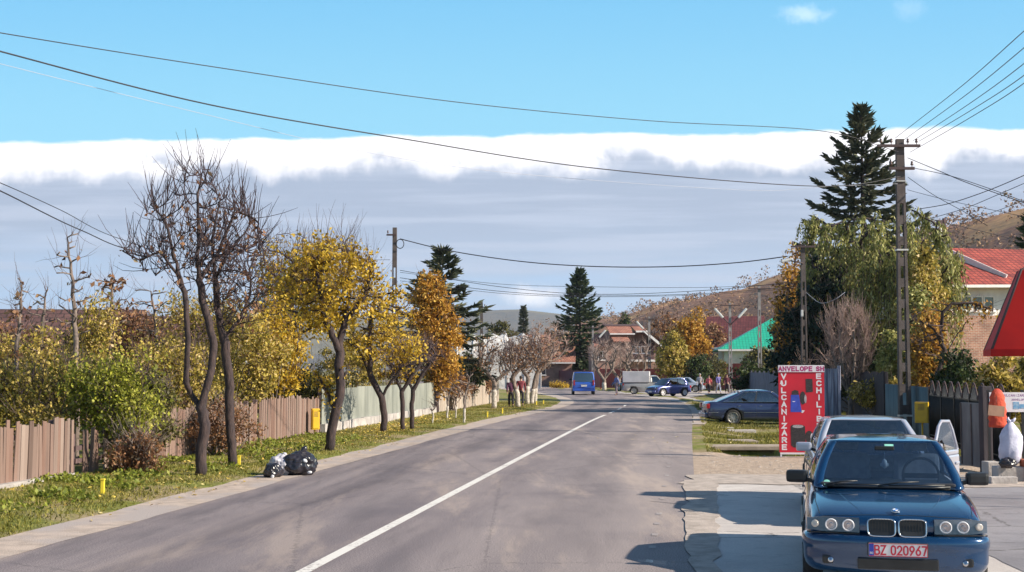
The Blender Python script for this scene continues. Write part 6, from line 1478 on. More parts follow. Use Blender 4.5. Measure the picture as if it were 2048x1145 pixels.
# ---------------------------------------------------------------- generic saloon / hatch
def saloon(label, paintm, k, L=4.4, W=.85, H=1.42, belt=.92, name='parked_car', glass=G_dark, sidew=None, hood=None, wheels=None, wr=.31, cab=None, trunk=True, chrome=False, sub=2, detail=True, skip_door=False, spokes=7, rimmat=None, group=None, seats_=True):
    t = thing(name, label, 'car', (0, 0, 0), 0, group); h = L / 2; b = belt
    if trunk: rear = [sect(-h, b - .28, W * .80, .42, bul=-.05), sect(-h + .03, b - .02, W * .90, .30, bul=-.08), sect(-h + .18, b + .045, W * .95, .24, bul=-.05), sect(-h + .5, b + .045, W * .985, .20)]
    else: rear = [sect(-h, b - .22, W * .86, .42, bul=-.04), sect(-h + .03, b - .03, W * .93, .30, bul=-.06), sect(-h + .15, b + .0, W * .97, .24, bul=-.03)]
    S = rear + [sect(-h * .45, b + .01, W, .18), sect(0, b, W, .17), sect(h * .35, b - .01, W, .17), sect(h * .52, b - .035, W, .18), sect(h * .75, b - .095, W * .985, .19, bul=.04), sect(h - .18, b - .16, W * .96, .20, bul=.10), sect(h - .05, b - .21, W * .93, .24, bul=.13, sh=.04), sect(h, b - .33, W * .90, .30, bul=.14, sh=.03)]
    wx = wheels or (h * .62, -h * .60)
    body = make_body(S, paintm, t, wx, wr, W, sub)
    cb = dict(xf0=h * .50, xr0=-h * (.68 if trunk else .93), w0=W * .915, z0=b - .015, xf1=h * .17, xr1=-h * (.38 if trunk else .78), w1=W * .69, z1=H - .05, crown=.045, curve=.03,
              side=[(.80, 'w0'), (.45, 'w0'), (.06, 'b'), (.0, 'w1'), (-.3, 'w1'), (-.62, 'p'), (-.80, 'p')])
    if cab: cb.update(cab)
    parts, rows = cabin(t, cb, paintm, glass)
    MB().box(cb['xr0'] + .15, cb['xf0'] - .1, -W * .8, W * .8, b - .02, b + .018, .01).build('cabin_floor', M_int, t, uv=False)
    if seats_: seats(t, (h * .02, -h * .35), b + .05, .22, wheelx=(h * .24, .36, b + .07))
    for s in (-1, 1):
        for x in wx: wheel(t, x, s, W - .09, wr, spokes, rimmat=rimmat)
        M_ = Matrix.Translation((h - .135, s * W * .68, b - .27)) @ Matrix.Rotation(R(-20 * s), 4, 'Z')
        hl = MB().box(-.10, .05, -.17, .17, -.065, .065, .03, M=M_).build('headlight', G_lens if False else M_bowl, t, uv=False)
        M_ = Matrix.Translation((-h + .06, s * W * .80, b - .16)); MB().box(-.045, .10, -.11, .11, -.10, .10, .025, M=M_).build('tail_light', M_red, t, uv=False)
        mirror(t, cb['xf0'] - .38, W + .06, b + .07, s, paintm)
        if detail:
            for x_ in (h * .36, -.12 * h, -h * .46): decal_line(body, [(x_, s * W, .28), (x_, s * W, b - .06)], .005, M_blk, 'door_gap', t, axis='y')
            for x_ in (-.02 * h, -.40 * h): decal_line(body, [(x_, s * W, b - .16), (x_ - .14, s * W, b - .16)], .013, M_chr if chrome else paintm, 'door_handle', t, axis='y', lift=.012, n=4)
            decal_line(body, [(h * .40, s * W, .52), (-h * .46, s * W, .52)], .011, M_chr if chrome else M_blk, 'side_moulding', t, axis='y', lift=.003)
            if chrome: 
                # bright line round the side glass
                idx = [j for j, v in enumerate(rows[1]) if v.y * s > W * .70]
                lo = sorted([rows[1][j] for j in idx], key=lambda v: v.x); hi = sorted([rows[4][j] for j in idx], key=lambda v: -v.x)
                lo = [v + Vector((0, s * .006, 0)) for v in lo[2:-1]]; hi = [v + Vector((0, s * .006, 0)) for v in hi[1:-2]]
                MB().tube(lo + hi + [lo[0]], .010, 5, cap=False).build('window_trim', M_chr, t, uv=False)
    mb = MB(); mb.box(h - .10, h + .035, -W * .80, W * .80, .30, .46, .05); mb.build('bumper', paintm, t, uv=False)
    mb = MB(); mb.box(-h - .045, -h + .10, -W * .84, W * .84, .30, .50, .05); mb.build('bumper', paintm, t, uv=False)
    MB().box(h + .0, h + .012, -.35, .35, b - .36, b - .27, .01).build('grille', M_blk, t, uv=False)
    plate(t, h + .055, .38); 
    plate(t, -h - .062, .52, s=-1)
    if chrome: decal_line(body, [(-h + .5, -W, .52), (-h + .1, -W * .95, .52)], .011, M_chr, 'side_moulding', t, axis='y', lift=.003)
    return t, body, cb
# silver sedan with its door open behind the hero car
PS = paint('paint_silver', (0.50, 0.51, 0.60), .25, .3)
t2, b2, c2 = saloon('white-silver sedan with its driver door open, parked behind the dark blue-green sedan', PS, 0, glass=G_car)
place(t2, (4.86, 17.35), 10.5, 2.2)
dr = MB().box(-1.0, 0, -.035, .035, .26, .86, .03).box(-.99, -.01, -.028, .028, .86, .93, .02)
M_ = Matrix.Translation((.78, .885, 0)) @ Matrix.Rotation(R(-27), 4, 'Z'); dr.v = [tuple(M_ @ Vector(v)) for v in dr.v]
door = dr.build('door', PS, t2, uv=False); door['label'] = 'open driver door'
fr = MB(); fp = [(-.02, 0, .92), (-.10, -.02, 1.0), (-.42, -.07, 1.28), (-.60, -.09, 1.35), (-.92, -.09, 1.34), (-.99, -.07, 1.22), (-1.0, 0, .92)]
fr.tube([M_ @ Vector(p) for p in fp], .024, 6); fr.build('window_frame', PS, door, uv=False)
MB().add([M_ @ Vector(p) for p in fp], [list(range(7))]).build('window', G_lens, door, uv=False)
MB().box(-.93, -.78, .036, .06, .72, .755, .01, M=M_).build('handle', PS, door, uv=False)
MB().box(-.9, -.1, -.05, -.035, .40, .44, .006, M=M_).build('armrest', M_int, door, uv=False)
# dark blue sedan, side on
PB = paint('paint_navy', (0.035, 0.050, 0.125), .4, .25)
t3, b3, c3 = saloon('dark blue sedan seen from the side, parked across the verge left of the red sign', PB, 0, L=4.70, W=.87, H=1.46, belt=.94, chrome=True, glass=G_dark, wr=.32, wheels=(1.45, -1.25), spokes=9,
    cab=dict(xf0=1.30, xr0=-2.02, xf1=.42, xr1=-.80, z1=1.40, crown=.06, side=[(.70, 'w0'), (.38, 'w0'), (.04, 'b'), (-.01, 'w1'), (-.3, 'w1'), (-.50, 'b'), (-.53, 'w2'), (-.70, 'p'), (-.80, 'p')]))
Yp = 54.5; sp = sc_(Yp); t3.location = ((1403 - 1024) / sp + 2.35, Yp, -.17); t3.rotation_euler = (0, 0, R(2))
# small blue hatchback, silver sedan, dark hatch, grey box van, blue van
def far_car(t, px, py, rz): 
    g = G(px, py, .02); t.location = (g.x, g.y, .02); t.rotation_euler = (0, 0, R(rz))
PM = paint('paint_cobalt', (0.07, 0.085, 0.28), .3, .25)
t4, _, _ = saloon('small bright blue hatchback with pale wheels, nose toward the road, before the silver sedan', PM, 0, L=3.6, W=.78, H=1.45, belt=.92, trunk=False, sub=1, detail=False, rimmat=M_ringw, spokes=5, seats_=False)
far_car(t4, 1336, 793, 213)
PSF = paint('paint_silver_blue', (0.50, 0.56, 0.66), .4, .25)
t5, _, _ = saloon('silver sedan turned side on behind the small blue hatchback', PSF, 0, sub=1, detail=False, seats_=False); far_car(t5, 1362, 785, 172)
PD = paint('paint_dark_teal', (0.025, 0.035, 0.05), .3, .3)
t6, _, _ = saloon('dark hatchback with red tail lamp tucked behind the grey box van', PD, 0, L=3.9, trunk=False, sub=1, detail=False, seats_=False); far_car(t6, 1266, 783, 118)
PG = paint('paint_grey_beige', (0.42, 0.40, 0.38), .1, .4)
t7, b7, c7 = saloon('grey-beige pickup van with a big white cargo box on its back', PG, 0, L=4.4, W=.82, H=1.62, belt=1.0, trunk=False, sub=1, detail=False, seats_=False, wheels=(1.35, -1.2), name='box_van', cab=dict(xf0=1.35, xr0=.0, xf1=.75, xr1=.12, side=[(.75, 'w0'), (.2, 'w0'), (-.5, 'p'), (-.8, 'p')]))
t7['category'] = 'van'
MB().box(-2.15, .12, -.80, .80, 1.01, 1.95, .03).build('cargo_box', pmat('box_white', (.66, .63, .64), (.56, .54, .55), rough=.6, scale=1.5), t7, uv=False)
far_car(t7, 1297, 789, -8)
def blue_van():
    t = thing('blue_van', 'bright blue panel van seen from behind, driving into the bend', 'van', (0, 0, 0)); PV = paint('paint_van_blue', (0.03, 0.115, 0.56), .1, .35)
    S = [sect(-2.30, 1.00, .90, .34, wsh=.99, sh=.03), sect(-2.28, 1.06, .935, .30, wsh=.99, sh=.02), sect(-2.1, 1.08, .95, .26, wsh=.99), sect(0, 1.08, .95, .24, wsh=.99), sect(1.4, 1.06, .95, .24, wsh=.97), sect(1.9, .98, .93, .26, bul=.08), sect(2.25, .88, .90, .30, bul=.14), sect(2.32, .6, .88, .34, bul=.16)]
    body = make_body(S, PV, t, (1.5, -1.45), .33, .95, 1)
    parts, rows = cabin(t, dict(xf0=1.95, xr0=-2.29, w0=.94, z0=1.06, xf1=1.15, xr1=-2.16, w1=.82, z1=1.88, crown=.05, curve=.03, side=[(.78, 'w0'), (.5, 'w0'), (.38, 'p'), (-.4, 'p'), (-.85, 'p')]), PV, G_dark)
    MB().box(-2.1, 1.7, -.85, .85, 1.05, 1.09).build('cabin_floor', M_int, t, uv=False)
    for s in (-1, 1):
        MB().box(-2.335, -2.20, s * .80 - .07, s * .80 + .07, .78, 1.22, .02).build('tail_light', M_red, t, uv=False); mirror(t, 1.5, 1.04, 1.25, s, M_blk)
        for x in (1.5, -1.45): wheel(t, x, s, .85, .33)
        MB().box(2.18, 2.31, s * .66 - .16, s * .66 + .16, .66, .84, .03).build('headlight', M_bowl, t, uv=False)
    MB().box(-2.37, -2.25, -.93, .93, .30, .52, .04).build('bumper', PV, t, uv=False); plate(t, -2.36, .74, s=-1)
    MB().box(-2.325, -2.305, -.28, .28, .82, .87, .005).build('tailgate_handle', M_chr, t, uv=False)
    mb = MB(); mb.tube([(-2.305, -.86, .56), (-2.305, .86, .56)], .008, 5); mb.build('tailgate_gap', M_blk, t, uv=False)
    far_car(t, 1166, 789, 0); a = Vector((.025, 1, 0)); t.rotation_euler = (0, 0, math.atan2(a.y, a.x))
blue_van()
# ================================================================= poles and cables
M_pole = pmat('pole_concrete', (0.13, 0.105, 0.10), (0.09, 0.072, 0.07), rough=.9, scale=3, bump=.4, bscale=25)
M_pole2 = pmat('pole_concrete_pale', (0.34, 0.31, 0.31), (0.24, 0.22, 0.22), rough=.9, scale=2, bump=.4, bscale=25)
M_arm = pmat('crossarm_steel', (0.06, 0.04, 0.045), (0.09, 0.05, 0.05), rough=.7, scale=6)
M_ins = pmat('insulator', (0.16, 0.10, 0.09), (0.10, 0.06, 0.06), rough=.3, scale=8)
M_lampw = pmat('lamp_white', (0.72, 0.71, 0.70), (0.6, 0.59, 0.58), rough=.4, scale=6)
def ladder_pole(name, label, loc, H, wb=.36, wt=.20, arms=(), mat=None, nslot=9, dpt=.22, group='concrete utility poles'):
    """tapered concrete pole with a row of oblong openings up its face"""
    t = thing(name, label, 'utility pole', loc, 0, group); mb = MB(); pr = .27; zs = H * .78; z = 0
    def w(z_): return wb + (wt - wb) * z_ / H
    k = 0; step = zs / nslot
    for s in (-1, 1):   # two stiles
        a0, a1 = sorted((s * w(0) / 2, s * w(0) * .5 * (1 - 2 * pr))); b0, b1 = sorted((s * w(zs) / 2, s * w(zs) * .5 * (1 - 2 * pr)))
        mb.add([(a0, -dpt / 2, -.3), (a1, -dpt / 2, -.3), (a1, dpt / 2, -.3), (a0, dpt / 2, -.3), (b0, -dpt * .4, zs), (b1, -dpt * .4, zs), (b1, dpt * .4, zs), (b0, dpt * .4, zs)], [(0, 3, 2, 1), (4, 5, 6, 7), (0, 1, 5, 4), (1, 2, 6, 5), (2, 3, 7, 6), (3, 0, 4, 7)])
    for k in range(nslot):   # webs between the openings
        z0 = k * step - (.3 if k == 0 else 0); z1 = k * step + step * .42; wi = w(z1) * .5 * (1 - 2 * pr) + .004
        mb.box(-wi, wi, -dpt * .38, dpt * .38, z0, z1)
    a, b = w(zs) / 2, wt / 2
    mb.add([(-a, -dpt * .4, zs - .002), (a, -dpt * .4, zs - .002), (a, dpt * .4, zs - .002), (-a, dpt * .4, zs - .002), (-b, -dpt * .35, H), (b, -dpt * .35, H), (b, dpt * .35, H), (-b, dpt * .35, H)], [(0, 3, 2, 1), (4, 5, 6, 7), (0, 1, 5, 4), (1, 2, 6, 5), (2, 3, 7, 6), (3, 0, 4, 7)])
    mb.build('shaft', mat or M_pole, t)
    for (z, x0, x1, ins, rz) in arms:
        M_ = Matrix.Translation((0, -dpt / 2 - .045, z)) @ Matrix.Rotation(R(rz), 4, 'Z'); ar = MB().box(x0, x1, -.04, .04, -.045, .045, .006, M=M_).build('crossarm', M_arm, t, uv=False)
        for x in ins:
            MB().lathe([(.012, .045), (.014, .10), (.045, .11), (.05, .15), (.028, .17), (.04, .19), (.038, .22), (0, .25)], 12, M=M_ @ Matrix.Translation((x, 0, 0))).build('insulator', M_ins, ar, uv=False)
    return t
s1 = sc_(42); p1 = at(1808, 42); p1.z = 0
pole1 = ladder_pole('utility_pole', 'tall dark concrete pole with two crossarms and slotted foot, right in front of the willow', p1, 9.6, .40, .25, arms=((9.36, -.78, .62, (-.66, -.32, .22, .5), 0), (8.62, -.42, .42, (-.34, .34), 0)), nslot=11)
st = MB(); st.box(-.205, .205, -.125, .125, .6, .66).box(-.18, .18, -.125, .125, 5.95, 6.0).box(-.16, .16, -.125, .125, 8.2, 8.23); st.build('strap', M_lampw, pole1, uv=False)
s2 = sc_(60); p2 = at(1609, 60); p2.z = 0
pole2 = ladder_pole('utility_pole', 'middle right-hand concrete pole with one crossarm, in front of the dark evergreen mass', p2, 7.9, .34, .18, arms=((7.78, -.58, .55, (-.5, -.15, .2, .48), 0),), nslot=9)
MB().box(-.16, -.06, -.2, -.1, 4.55, 4.85, .01).build('meter_box', M_lampw, pole2, uv=False)
M_ = Matrix.Translation((-.75, -.1, 7.15)) @ Matrix.Rotation(R(-14), 4, 'Y'); MB().box(-.30, .25, -.11, .11, -.05, .06, .04, M=M_).build('lamp_head', M_lampw, pole2, uv=False); MB().tube([(0, -.1, 7.0), (-.3, -.1, 7.08), (-.6, -.1, 7.12)], .03, 6).build('lamp_arm', M_arm, pole2, uv=False)
def lamp_pole(label, px, Y, top, arms2=(-1, 1), low=.55, cat='street lamp', name='street_lamp'):
    s = sc_(Y); H = (HZ - top) / s + CAMH; o = at(px, Y); t = ladder_pole(name, label, o, H, .36, .2, arms=((H - .25, -.9, .9, (-.8, -.4, .4, .8), 0),), nslot=8, mat=M_pole2, group=None); t['category'] = cat
    for d_ in arms2:
        MB().tube([(0, -.15, H - 2.0), (d_ * .3, -.2, H - 1.7), (d_ * .7, -.3, H - 1.3)], .05, 6).build('lamp_arm', M_arm, t, uv=False)
        M_ = Matrix.Translation((d_ * 1.05, -.35, H - .95)) @ Matrix.Rotation(R(-48 * d_), 4, 'Y'); MB().box(-.55, .55, -.17, .17, -.10, .10, .06, M=M_).build('lamp_head', M_lampw, t, uv=False)
    return t
lamp_pole('double-headed street lamp on a lattice concrete pole in front of the green-roofed house', 1461, 116, 606)
lamp_pole('single-headed street lamp pole in front of the terracotta-roofed house', 1299, 142, 634, (-1,))
lamp_pole('pale street lamp pole with a whitewashed foot between the lone spruce and the terracotta house', 1186, 148, 652, (1,))
lamp_pole('far pole with a crossarm above the maroon roof, left of the orange tree', 1520, 105, 572, ())
t = ladder_pole('utility_pole', 'dark wooden looking pole with a coiled cable, between the yellow and orange trees', at(788, 68.4), 9.6, .30, .22, arms=((9.2, -.42, .1, (-.35,), 0),), nslot=8, dpt=.24)
MB().tube([(.30 + .20 * math.cos(a), -.18, 8.72 + .24 * math.sin(a)) for a in np.linspace(0, 4 * math.pi, 41)], .022, 5).build('cable_coil', M_blk, t, uv=False)
ladder_pole('utility_pole', 'thin far pole with a short crossarm above the white plastic tunnel', at(963, 100), 7.3, .30, .2, arms=((6.9, -.32, .32, (-.25, .25), 0),), nslot=7)
pole_l = t
M_cab = pmat('cable_black', (0.022, 0.02, 0.028), (0.03, 0.028, 0.036), rough=.6, scale=3)
M_cabw = pmat('cable_pale', (0.40, 0.42, 0.50), (0.45, 0.46, 0.52), rough=.5, scale=3)
def cable(label, pts, r_=.014, mat=None, n=40, name='power_cable', group='overhead cables'):
    """smooth curve through world points, or (a, b, sag)"""
    if len(pts) == 3 and not hasattr(pts[2], '__len__'):
        a, b, sag = Vector(pts[0]), Vector(pts[1]), pts[2]; P_ = [a.lerp(b, k / n) - Vector((0, 0, sag * 4 * (k / n) * (1 - k / n))) for k in range(n + 1)]
    else:
        c = [Vector(p) for p in pts]; P_ = []
        for i in range(len(c) - 1):
            p0, p1_, p2_, p3 = c[max(i - 1, 0)], c[i], c[i + 1], c[min(i + 2, len(c) - 1)]
            for k in range(10):
                q_ = k / 10; P_.append(.5 * (2 * p1_ + (p2_ - p0) * q_ + (2 * p0 - 5 * p1_ + 4 * p2_ - p3) * q_ * q_ + (3 * p1_ - p0 - 3 * p2_ + p3) * q_ ** 3))
        P_.append(c[-1])
    o = MB().tube(P_, r_, 5).build(name, mat or M_cab, None, uv=False); return tag(o, label, 'cable', group)
A1 = p1 + Vector((-.1, -.2, 9.5)); A2 = p1 + Vector((-.05, -.2, 8.3))
cable('topmost black cable crossing the blue sky from the left edge to the tall concrete pole', [P(-160, 36, 24), P(0, 66, 25), P(420, 133, 28), P(900, 203, 32.5), P(1300, 242, 37), P(1640, 262, 40.5), A1 + Vector((0, 0, -.35))], .011)
cable('thick black cable falling from the left edge through the cloud to the tall concrete pole', [P(-160, 58, 20), P(0, 103, 21), P(420, 210, 25), P(800, 277, 29), P(1200, 338, 34), P(1640, 373, 40), A2 + Vector((0, 0, .05))], .014)
cable('pale thin cable below the thick black one, ending at the tall concrete pole', [P(-100, 100, 20), P(0, 128, 21), P(380, 222, 25), P(760, 310, 29), P(1080, 352, 33), P(1500, 381, 39), P(1650, 374, 40.5), P(1795, 368, 41.8)], .005, M_cabw)
lp = Vector(at(788, 68.4)); LT = lp + Vector((0, -.15, 8.75))
cable('sagging black cable from the coil pole on the left to the middle right-hand pole', [P(800, 478, 68.3), P(900, 502, 67.5), P(1040, 523, 66), P(1180, 533, 65), P(1330, 534, 63.5), P(1470, 526, 62), P(1575, 513, 60.3)], .026)
for i, (y0, y1, y2, Y0, lab) in enumerate(((541, 589, 562, 68, 'upper'), (545, 574, 566, 69, 'second'), (556, 592, 572, 68, 'third'), (562, 594, 575, 69, 'lowest'))):
    cable(lab + ' of the thin low wires between the coil pole and the right-hand trees', [P(800, y0, Y0), P(1000, (y0 + y1) / 2 + 9, Y0), P(1190, y1, Y0), P(1420, (y1 + y2) / 2 + 5, Y0), P(1605, y2, Y0)], .015 if i in (0, 2) else .011)
cable('lower black wire from the left edge down to the coil pole', [P(-120, 330, 30), P(0, 382, 33), P(160, 460, 42), P(300, 510, 50), P(600, 560, 62), P(780, 575, 68)], .018)
cable('upper grey wire from the left edge down toward the bare trees', [P(-120, 320, 30), P(0, 366, 33), P(120, 420, 39), P(240, 478, 46), P(420, 520, 56), P(780, 520, 68)], .012)
# from the tall pole up toward the viewer's right
for i, (x0, y0, x1, y1, lab) in enumerate(((1790, 277, 2060, 52, 'uppermost'), (1808, 280, 2060, 86, 'second'), (1826, 282, 2060, 118, 'third'), (1838, 283, 2060, 142, 'fourth'), (1820, 305, 2060, 158, 'lowest'))):
    a = P(x0, y0, 41.7); cable(lab + ' of the five wires running from the tall pole to the upper right corner', [a, P(x0 + (x1 - x0) * .5, y0 + (y1 - y0) * .47, 30), P(x1, y1, 23), P(x1 + 200, y1 - 170, 17)], .009)
rest = [([(1815, 316), (1880, 343), (1940, 368), (2060, 410)], 'thick wire falling from the tall pole to the right edge, crossing the rising ones', .013), ([(1830, 337), (1900, 352), (1980, 378), (2060, 408)], 'second falling wire just below the thick one right of the tall pole', .011),
        ([(1840, 418), (1900, 407), (1980, 380), (2060, 346)], 'wire rising to the right edge, upper of three', .013), ([(1862, 437), (1930, 417), (2000, 388), (2060, 362)], 'wire rising to the right edge, middle of three', .010), ([(1918, 445), (1980, 427), (2060, 397)], 'wire rising to the right edge from the roof insulator, lowest of three', .011),
        ([(1816, 355), (1870, 392), (1930, 425), (1975, 452)], 'steep wire dropping from the tall pole toward the hill', .010), ([(1815, 380), (1900, 402), (2040, 432), (2100, 445)], 'thin slack wire from the tall pole across the hill top', .008),
        ([(1822, 428), (1860, 438), (1902, 449)], 'short wire from the tall pole to the insulator on the red roof', .011), ([(1905, 450), (1960, 462), (2060, 488)], 'wire from the roof insulator across the golden hillside', .011)]
for pts, lab, r_ in rest: cable(lab, [P(x, y, 43 + (6 if 'roof' in lab else -1 * (x - 1815) * .02)) for x, y in pts], r_)
cable('pale drooping wire hanging from the middle pole in front of the dark evergreens', [P(1612, 585, 60), P(1640, 606, 59), P(1668, 600, 58), P(1690, 585, 58)], .012, M_cabw)
# ================================================================= the tyre-shop sign
M_sred = pmat('sign_red', (0.62, 0.012, 0.035), (0.52, 0.010, 0.03), rough=.55, scale=1.5)
M_swh = pmat('sign_white', (0.78, 0.74, 0.78), (0.70, 0.66, 0.70), rough=.6, scale=3)
M_smag = pmat('sign_magenta', (0.42, 0.02, 0.16), (0.38, 0.02, 0.14), rough=.6, scale=3)
M_sblk = pmat('print_black', (0.018, 0.015, 0.018), (0.05, 0.04, 0.045), rough=.7, scale=26, stretch=(1, 1, 3))
M_sgry = pmat('print_grey', (0.46, 0.42, 0.44), (0.30, 0.27, 0.30), rough=.7, scale=26)
M_sblu = pmat('print_blue', (0.04, 0.08, 0.50), (0.03, 0.06, 0.40), rough=.6, scale=8)
def sign():
    Y = 31.6; s = sc_(Y); o = at(1602, Y); o.z = 0; t = thing('tyre_shop_sign', 'tall red board with white header and vertical white lettering, pictures of tyres, on short legs', 'sign', o, R(-4))
    def X_(px): return (px - 1602) / s
    def Z_(py): return (HZ - py) / s + CAMH
    x0, x1, zt, zb, zh = X_(1557), X_(1647), Z_(731), Z_(904), Z_(745)
    MB().box(x0, x1, -.02, .02, zb, zh, .004).build('panel', M_sred, t)
    hd = MB().box(x0 - .005, x1 + .005, -.035, .03, zh + .002, zt, .006).build('header', M_swh, t)
    Mt = lambda x, z: Matrix.Translation((x, -.0352, z)) @ Matrix.Rotation(R(90), 4, 'X')
    text_mesh(None, 'lettering', 'ANVELOPE SH', .150, M_smag, hd, Mt((x0 + x1) / 2, (zh + zt) / 2 + .0), ext=.0015, xs=.98, wt=.26, gap=.34)
    Mv = lambda x, z: Matrix.Translation((x, -.0202, z)) @ Matrix.Rotation(R(90), 4, 'X')
    mb = None
    for word, px, n_ in (('VULCANIZARE', 1567.3, 11), ('ECHILIBRARE', 1636.5, 11)):
        for k, ch in enumerate(word):
            py = 752.8 + (893.5 - 752.8) * k / 10
            text_mesh(None, 'letter', ch, .172, M_swh, t, Mv(X_(px), Z_(py)), ext=.0015, xs=1.25, wt=.27)
    def flat(pts, mat, nm, d_=.0235):
        MB().prism([(X_(x), Z_(y)) for x, y in pts], -.0205, -d_, lambda u, v, w: Vector((u, w, v))).build(nm, mat, t)
    def ell(cx, cy, rx, ry, n=24): return [(cx + rx * math.cos(a), cy + ry * math.sin(a)) for a in np.linspace(0, 2 * math.pi, n + 1)[:-1]]
    flat([(1610.5, 758), (1624, 758), (1624.5, 784), (1611, 785)], M_sblk, 'tyre_picture')
    flat([(1581, 790), (1597, 790), (1598, 797), (1602, 824), (1580, 824)], M_sblu, 'machine_picture'); flat([(1583, 783), (1589, 780), (1596, 782), (1597, 789.8), (1583, 789.8)], M_sblk, 'machine_picture'); flat([(1583.5, 802.5), (1590, 802.5), (1588.5, 804), (1585, 804)], M_swh, 'machine_picture', .0245); flat([(1602.5, 820), (1608, 821), (1604, 826), (1601, 825)], M_swh, 'machine_picture')
    flat(ell(1604.5, 796, 5.8, 13), M_sblk, 'tyre_picture', .0240); flat(ell(1609.6, 798, 2.3, 8.5), M_sgry, 'rim_picture', .0250)
    flat([(1580, 852), (1583, 849.5), (1600, 849), (1608, 852), (1608.5, 874), (1608, 892), (1600, 895), (1585, 894), (1580.5, 890)], M_sblk, 'tyre_stack_picture')
    flat(ell(1594, 852.5, 11, 3.2), M_sgry, 'rim_picture', .0250)
    flat(ell(1616, 873, 8, 12), M_sblk, 'tyre_picture', .0242); flat(ell(1621.5, 874, 3.0, 8), M_swh, 'rim_picture', .0252)
    fr = MB(); fr.box(x0 + .02, x1 - .02, -.03, .03, zb - .045, zb - .002)
    for x in (x0 + .025, x1 - .06): fr.box(x, x + .035, -.025, .025, 0, zb - .046)
    fr.build('frame', M_swh, t)
sign()
# ================================================================= right-hand fences, gate, clutter
FR = lambda Y: 6.35 + .158 * Y
def rfence(Y0, Y1): return Vector((FR(Y1), Y1, -.05)), Vector((FR(Y0), Y0, -.05))
M_corr = pmat('corrugated_blue_grey', (0.115, 0.155, 0.165), (0.07, 0.095, 0.11), rough=.5, scale=2, metal=.3, stretch=(4, 4, .5))
M_dk = pmat('dark_boards', (0.03, 0.024, 0.032), (0.055, 0.042, 0.05), rough=.8, scale=3, stretch=(4, 4, .5))
a, b = rfence(39.5, 49.5)
def corr(label, a, b, h, mat):
    t = thing('corrugated_fence', label, 'fence', a, math.atan2((b - a).y, (b - a).x)); L = (b - a).length; n = int(L / .045); V = []
    for k in range(n + 1):
        x = L * k / n; y = .022 * math.sin(k * math.pi / 2); V += [(x, y, .05), (x, y, h)]
    V2 = [(x, y + .006, z) for x, y, z in V]; m_ = len(V)
    mb = MB(); mb.smooth(True).add(V + V2, [(2 * k, 2 * k + 2, 2 * k + 3, 2 * k + 1) for k in range(n)] + [(m_ + 2 * k, m_ + 2 * k + 1, m_ + 2 * k + 3, m_ + 2 * k + 2) for k in range(n)] + [(2 * k + 1, 2 * k + 3, m_ + 2 * k + 3, m_ + 2 * k + 1) for k in range(n)])
    mb.build('corrugated_sheet', mat, t)
    s = 0
    while s <= L: MB().box(s - .04, s + .04, .04, .12, -.1, h + .02).build('post', M_arm, t); s += 2.45
    return t
corr('blue-grey corrugated metal fence behind the two parked sedans, left of the tall pole', a, b, 1.62, M_corr)
panel_fence('board_fence', 'dark high board fence between the red sign and the corrugated fence', *rfence(49.8, 62), 1.95, M_dk, 3, .14, peaked=.12)
panel_fence('board_fence', 'pale blue boards standing upright just right of the red sign', Vector((FR(56) - 2.7, 54.6, 0)), Vector((FR(56) - 1.6, 54.2, 0)), 2.15, pmat('pale_blue_boards', (.42, .44, .56), (.14, .13, .19), rough=.7, scale=2.4, stretch=(5, 5, .3)), 2, .16)
panel_fence('board_fence', 'dark board fence stretch hidden behind the red sign and the bare shrub tree', *rfence(62.3, 82), 1.9, M_dk, 3, .16, peaked=.1)
# wrought iron fence with pointed arches
def iron_fence():
    b_, a_ = rfence(28.6, 39.2)[1], rfence(28.6, 39.2)[0]; t = thing('iron_fence', 'black iron fence with pointed arches behind the yellow gas box', 'fence', a_, math.atan2((b_ - a_).y, (b_ - a_).x)); L = (b_ - a_).length
    MB().box(0, L, .03, .05, .05, 1.42).build('back_sheet', M_dk, t)
    mb = MB(); s = .06
    while s < L: mb.tube([(s, 0, .1), (s, 0, 1.5 + .22 * abs(math.sin(s * math.pi / 1.06)))], .012, 5); s += .12
    mb.build('bars', M_blk, t)
    mb = MB(); k = 0
    while (k + 1) * 1.06 <= L:
        x0 = k * 1.06; pts = [(x0 + 1.06 * u, 0, 1.40 + .42 * (1 - abs(2 * u - 1) ** 1.6)) for u in np.linspace(0, 1, 13)]; mb.tube(pts, .022, 6); k += 1
    mb.build('arches', M_arm, t)
    for z in (.2, 1.38): MB().box(0, L, -.015, .015, z, z + .03).build('rail', M_blk, t)
    k = 0
    while k <= L: MB().box(k - .04, k + .04, -.03, .03, -.05, 1.55).build('post', M_blk, t); k += 2.12
iron_fence()
gc = at(1842, 36.5); gas_cabinet('yellow gas meter box on a pipe in front of the black iron fence', Vector((gc.x, gc.y, 0)), .36, .58, .62, R(-25))
a, b = Vector(at(1921, 28.2)), Vector(at(1962, 27.2)); a.z = b.z = -.02
def sheet_gate():
    t = thing('metal_gate', 'plain grey metal gate leaf between the iron fence and the black post', 'gate', a, math.atan2((b - a).y, (b - a).x)); L = (b - a).length
    mb = MB(); mb.box(0, L, -.015, .015, .08, 1.42, .005); mb.build('gate_leaf', pmat('gate_grey', (.165, .17, .185), (.11, .115, .13), rough=.6, scale=2, stretch=(2, 2, .5), bump=.2), t)
    mb = MB()
    for x in (0, L / 2, L - .04): mb.box(x, x + .04, -.035, -.0155, .1, 1.40)
    mb.build('gate_frame', M_pole, t)
    MB().box(L + .06, L + .26, -.1, .1, -.05, 1.78, .01).build('post', M_dk, t)
sheet_gate()
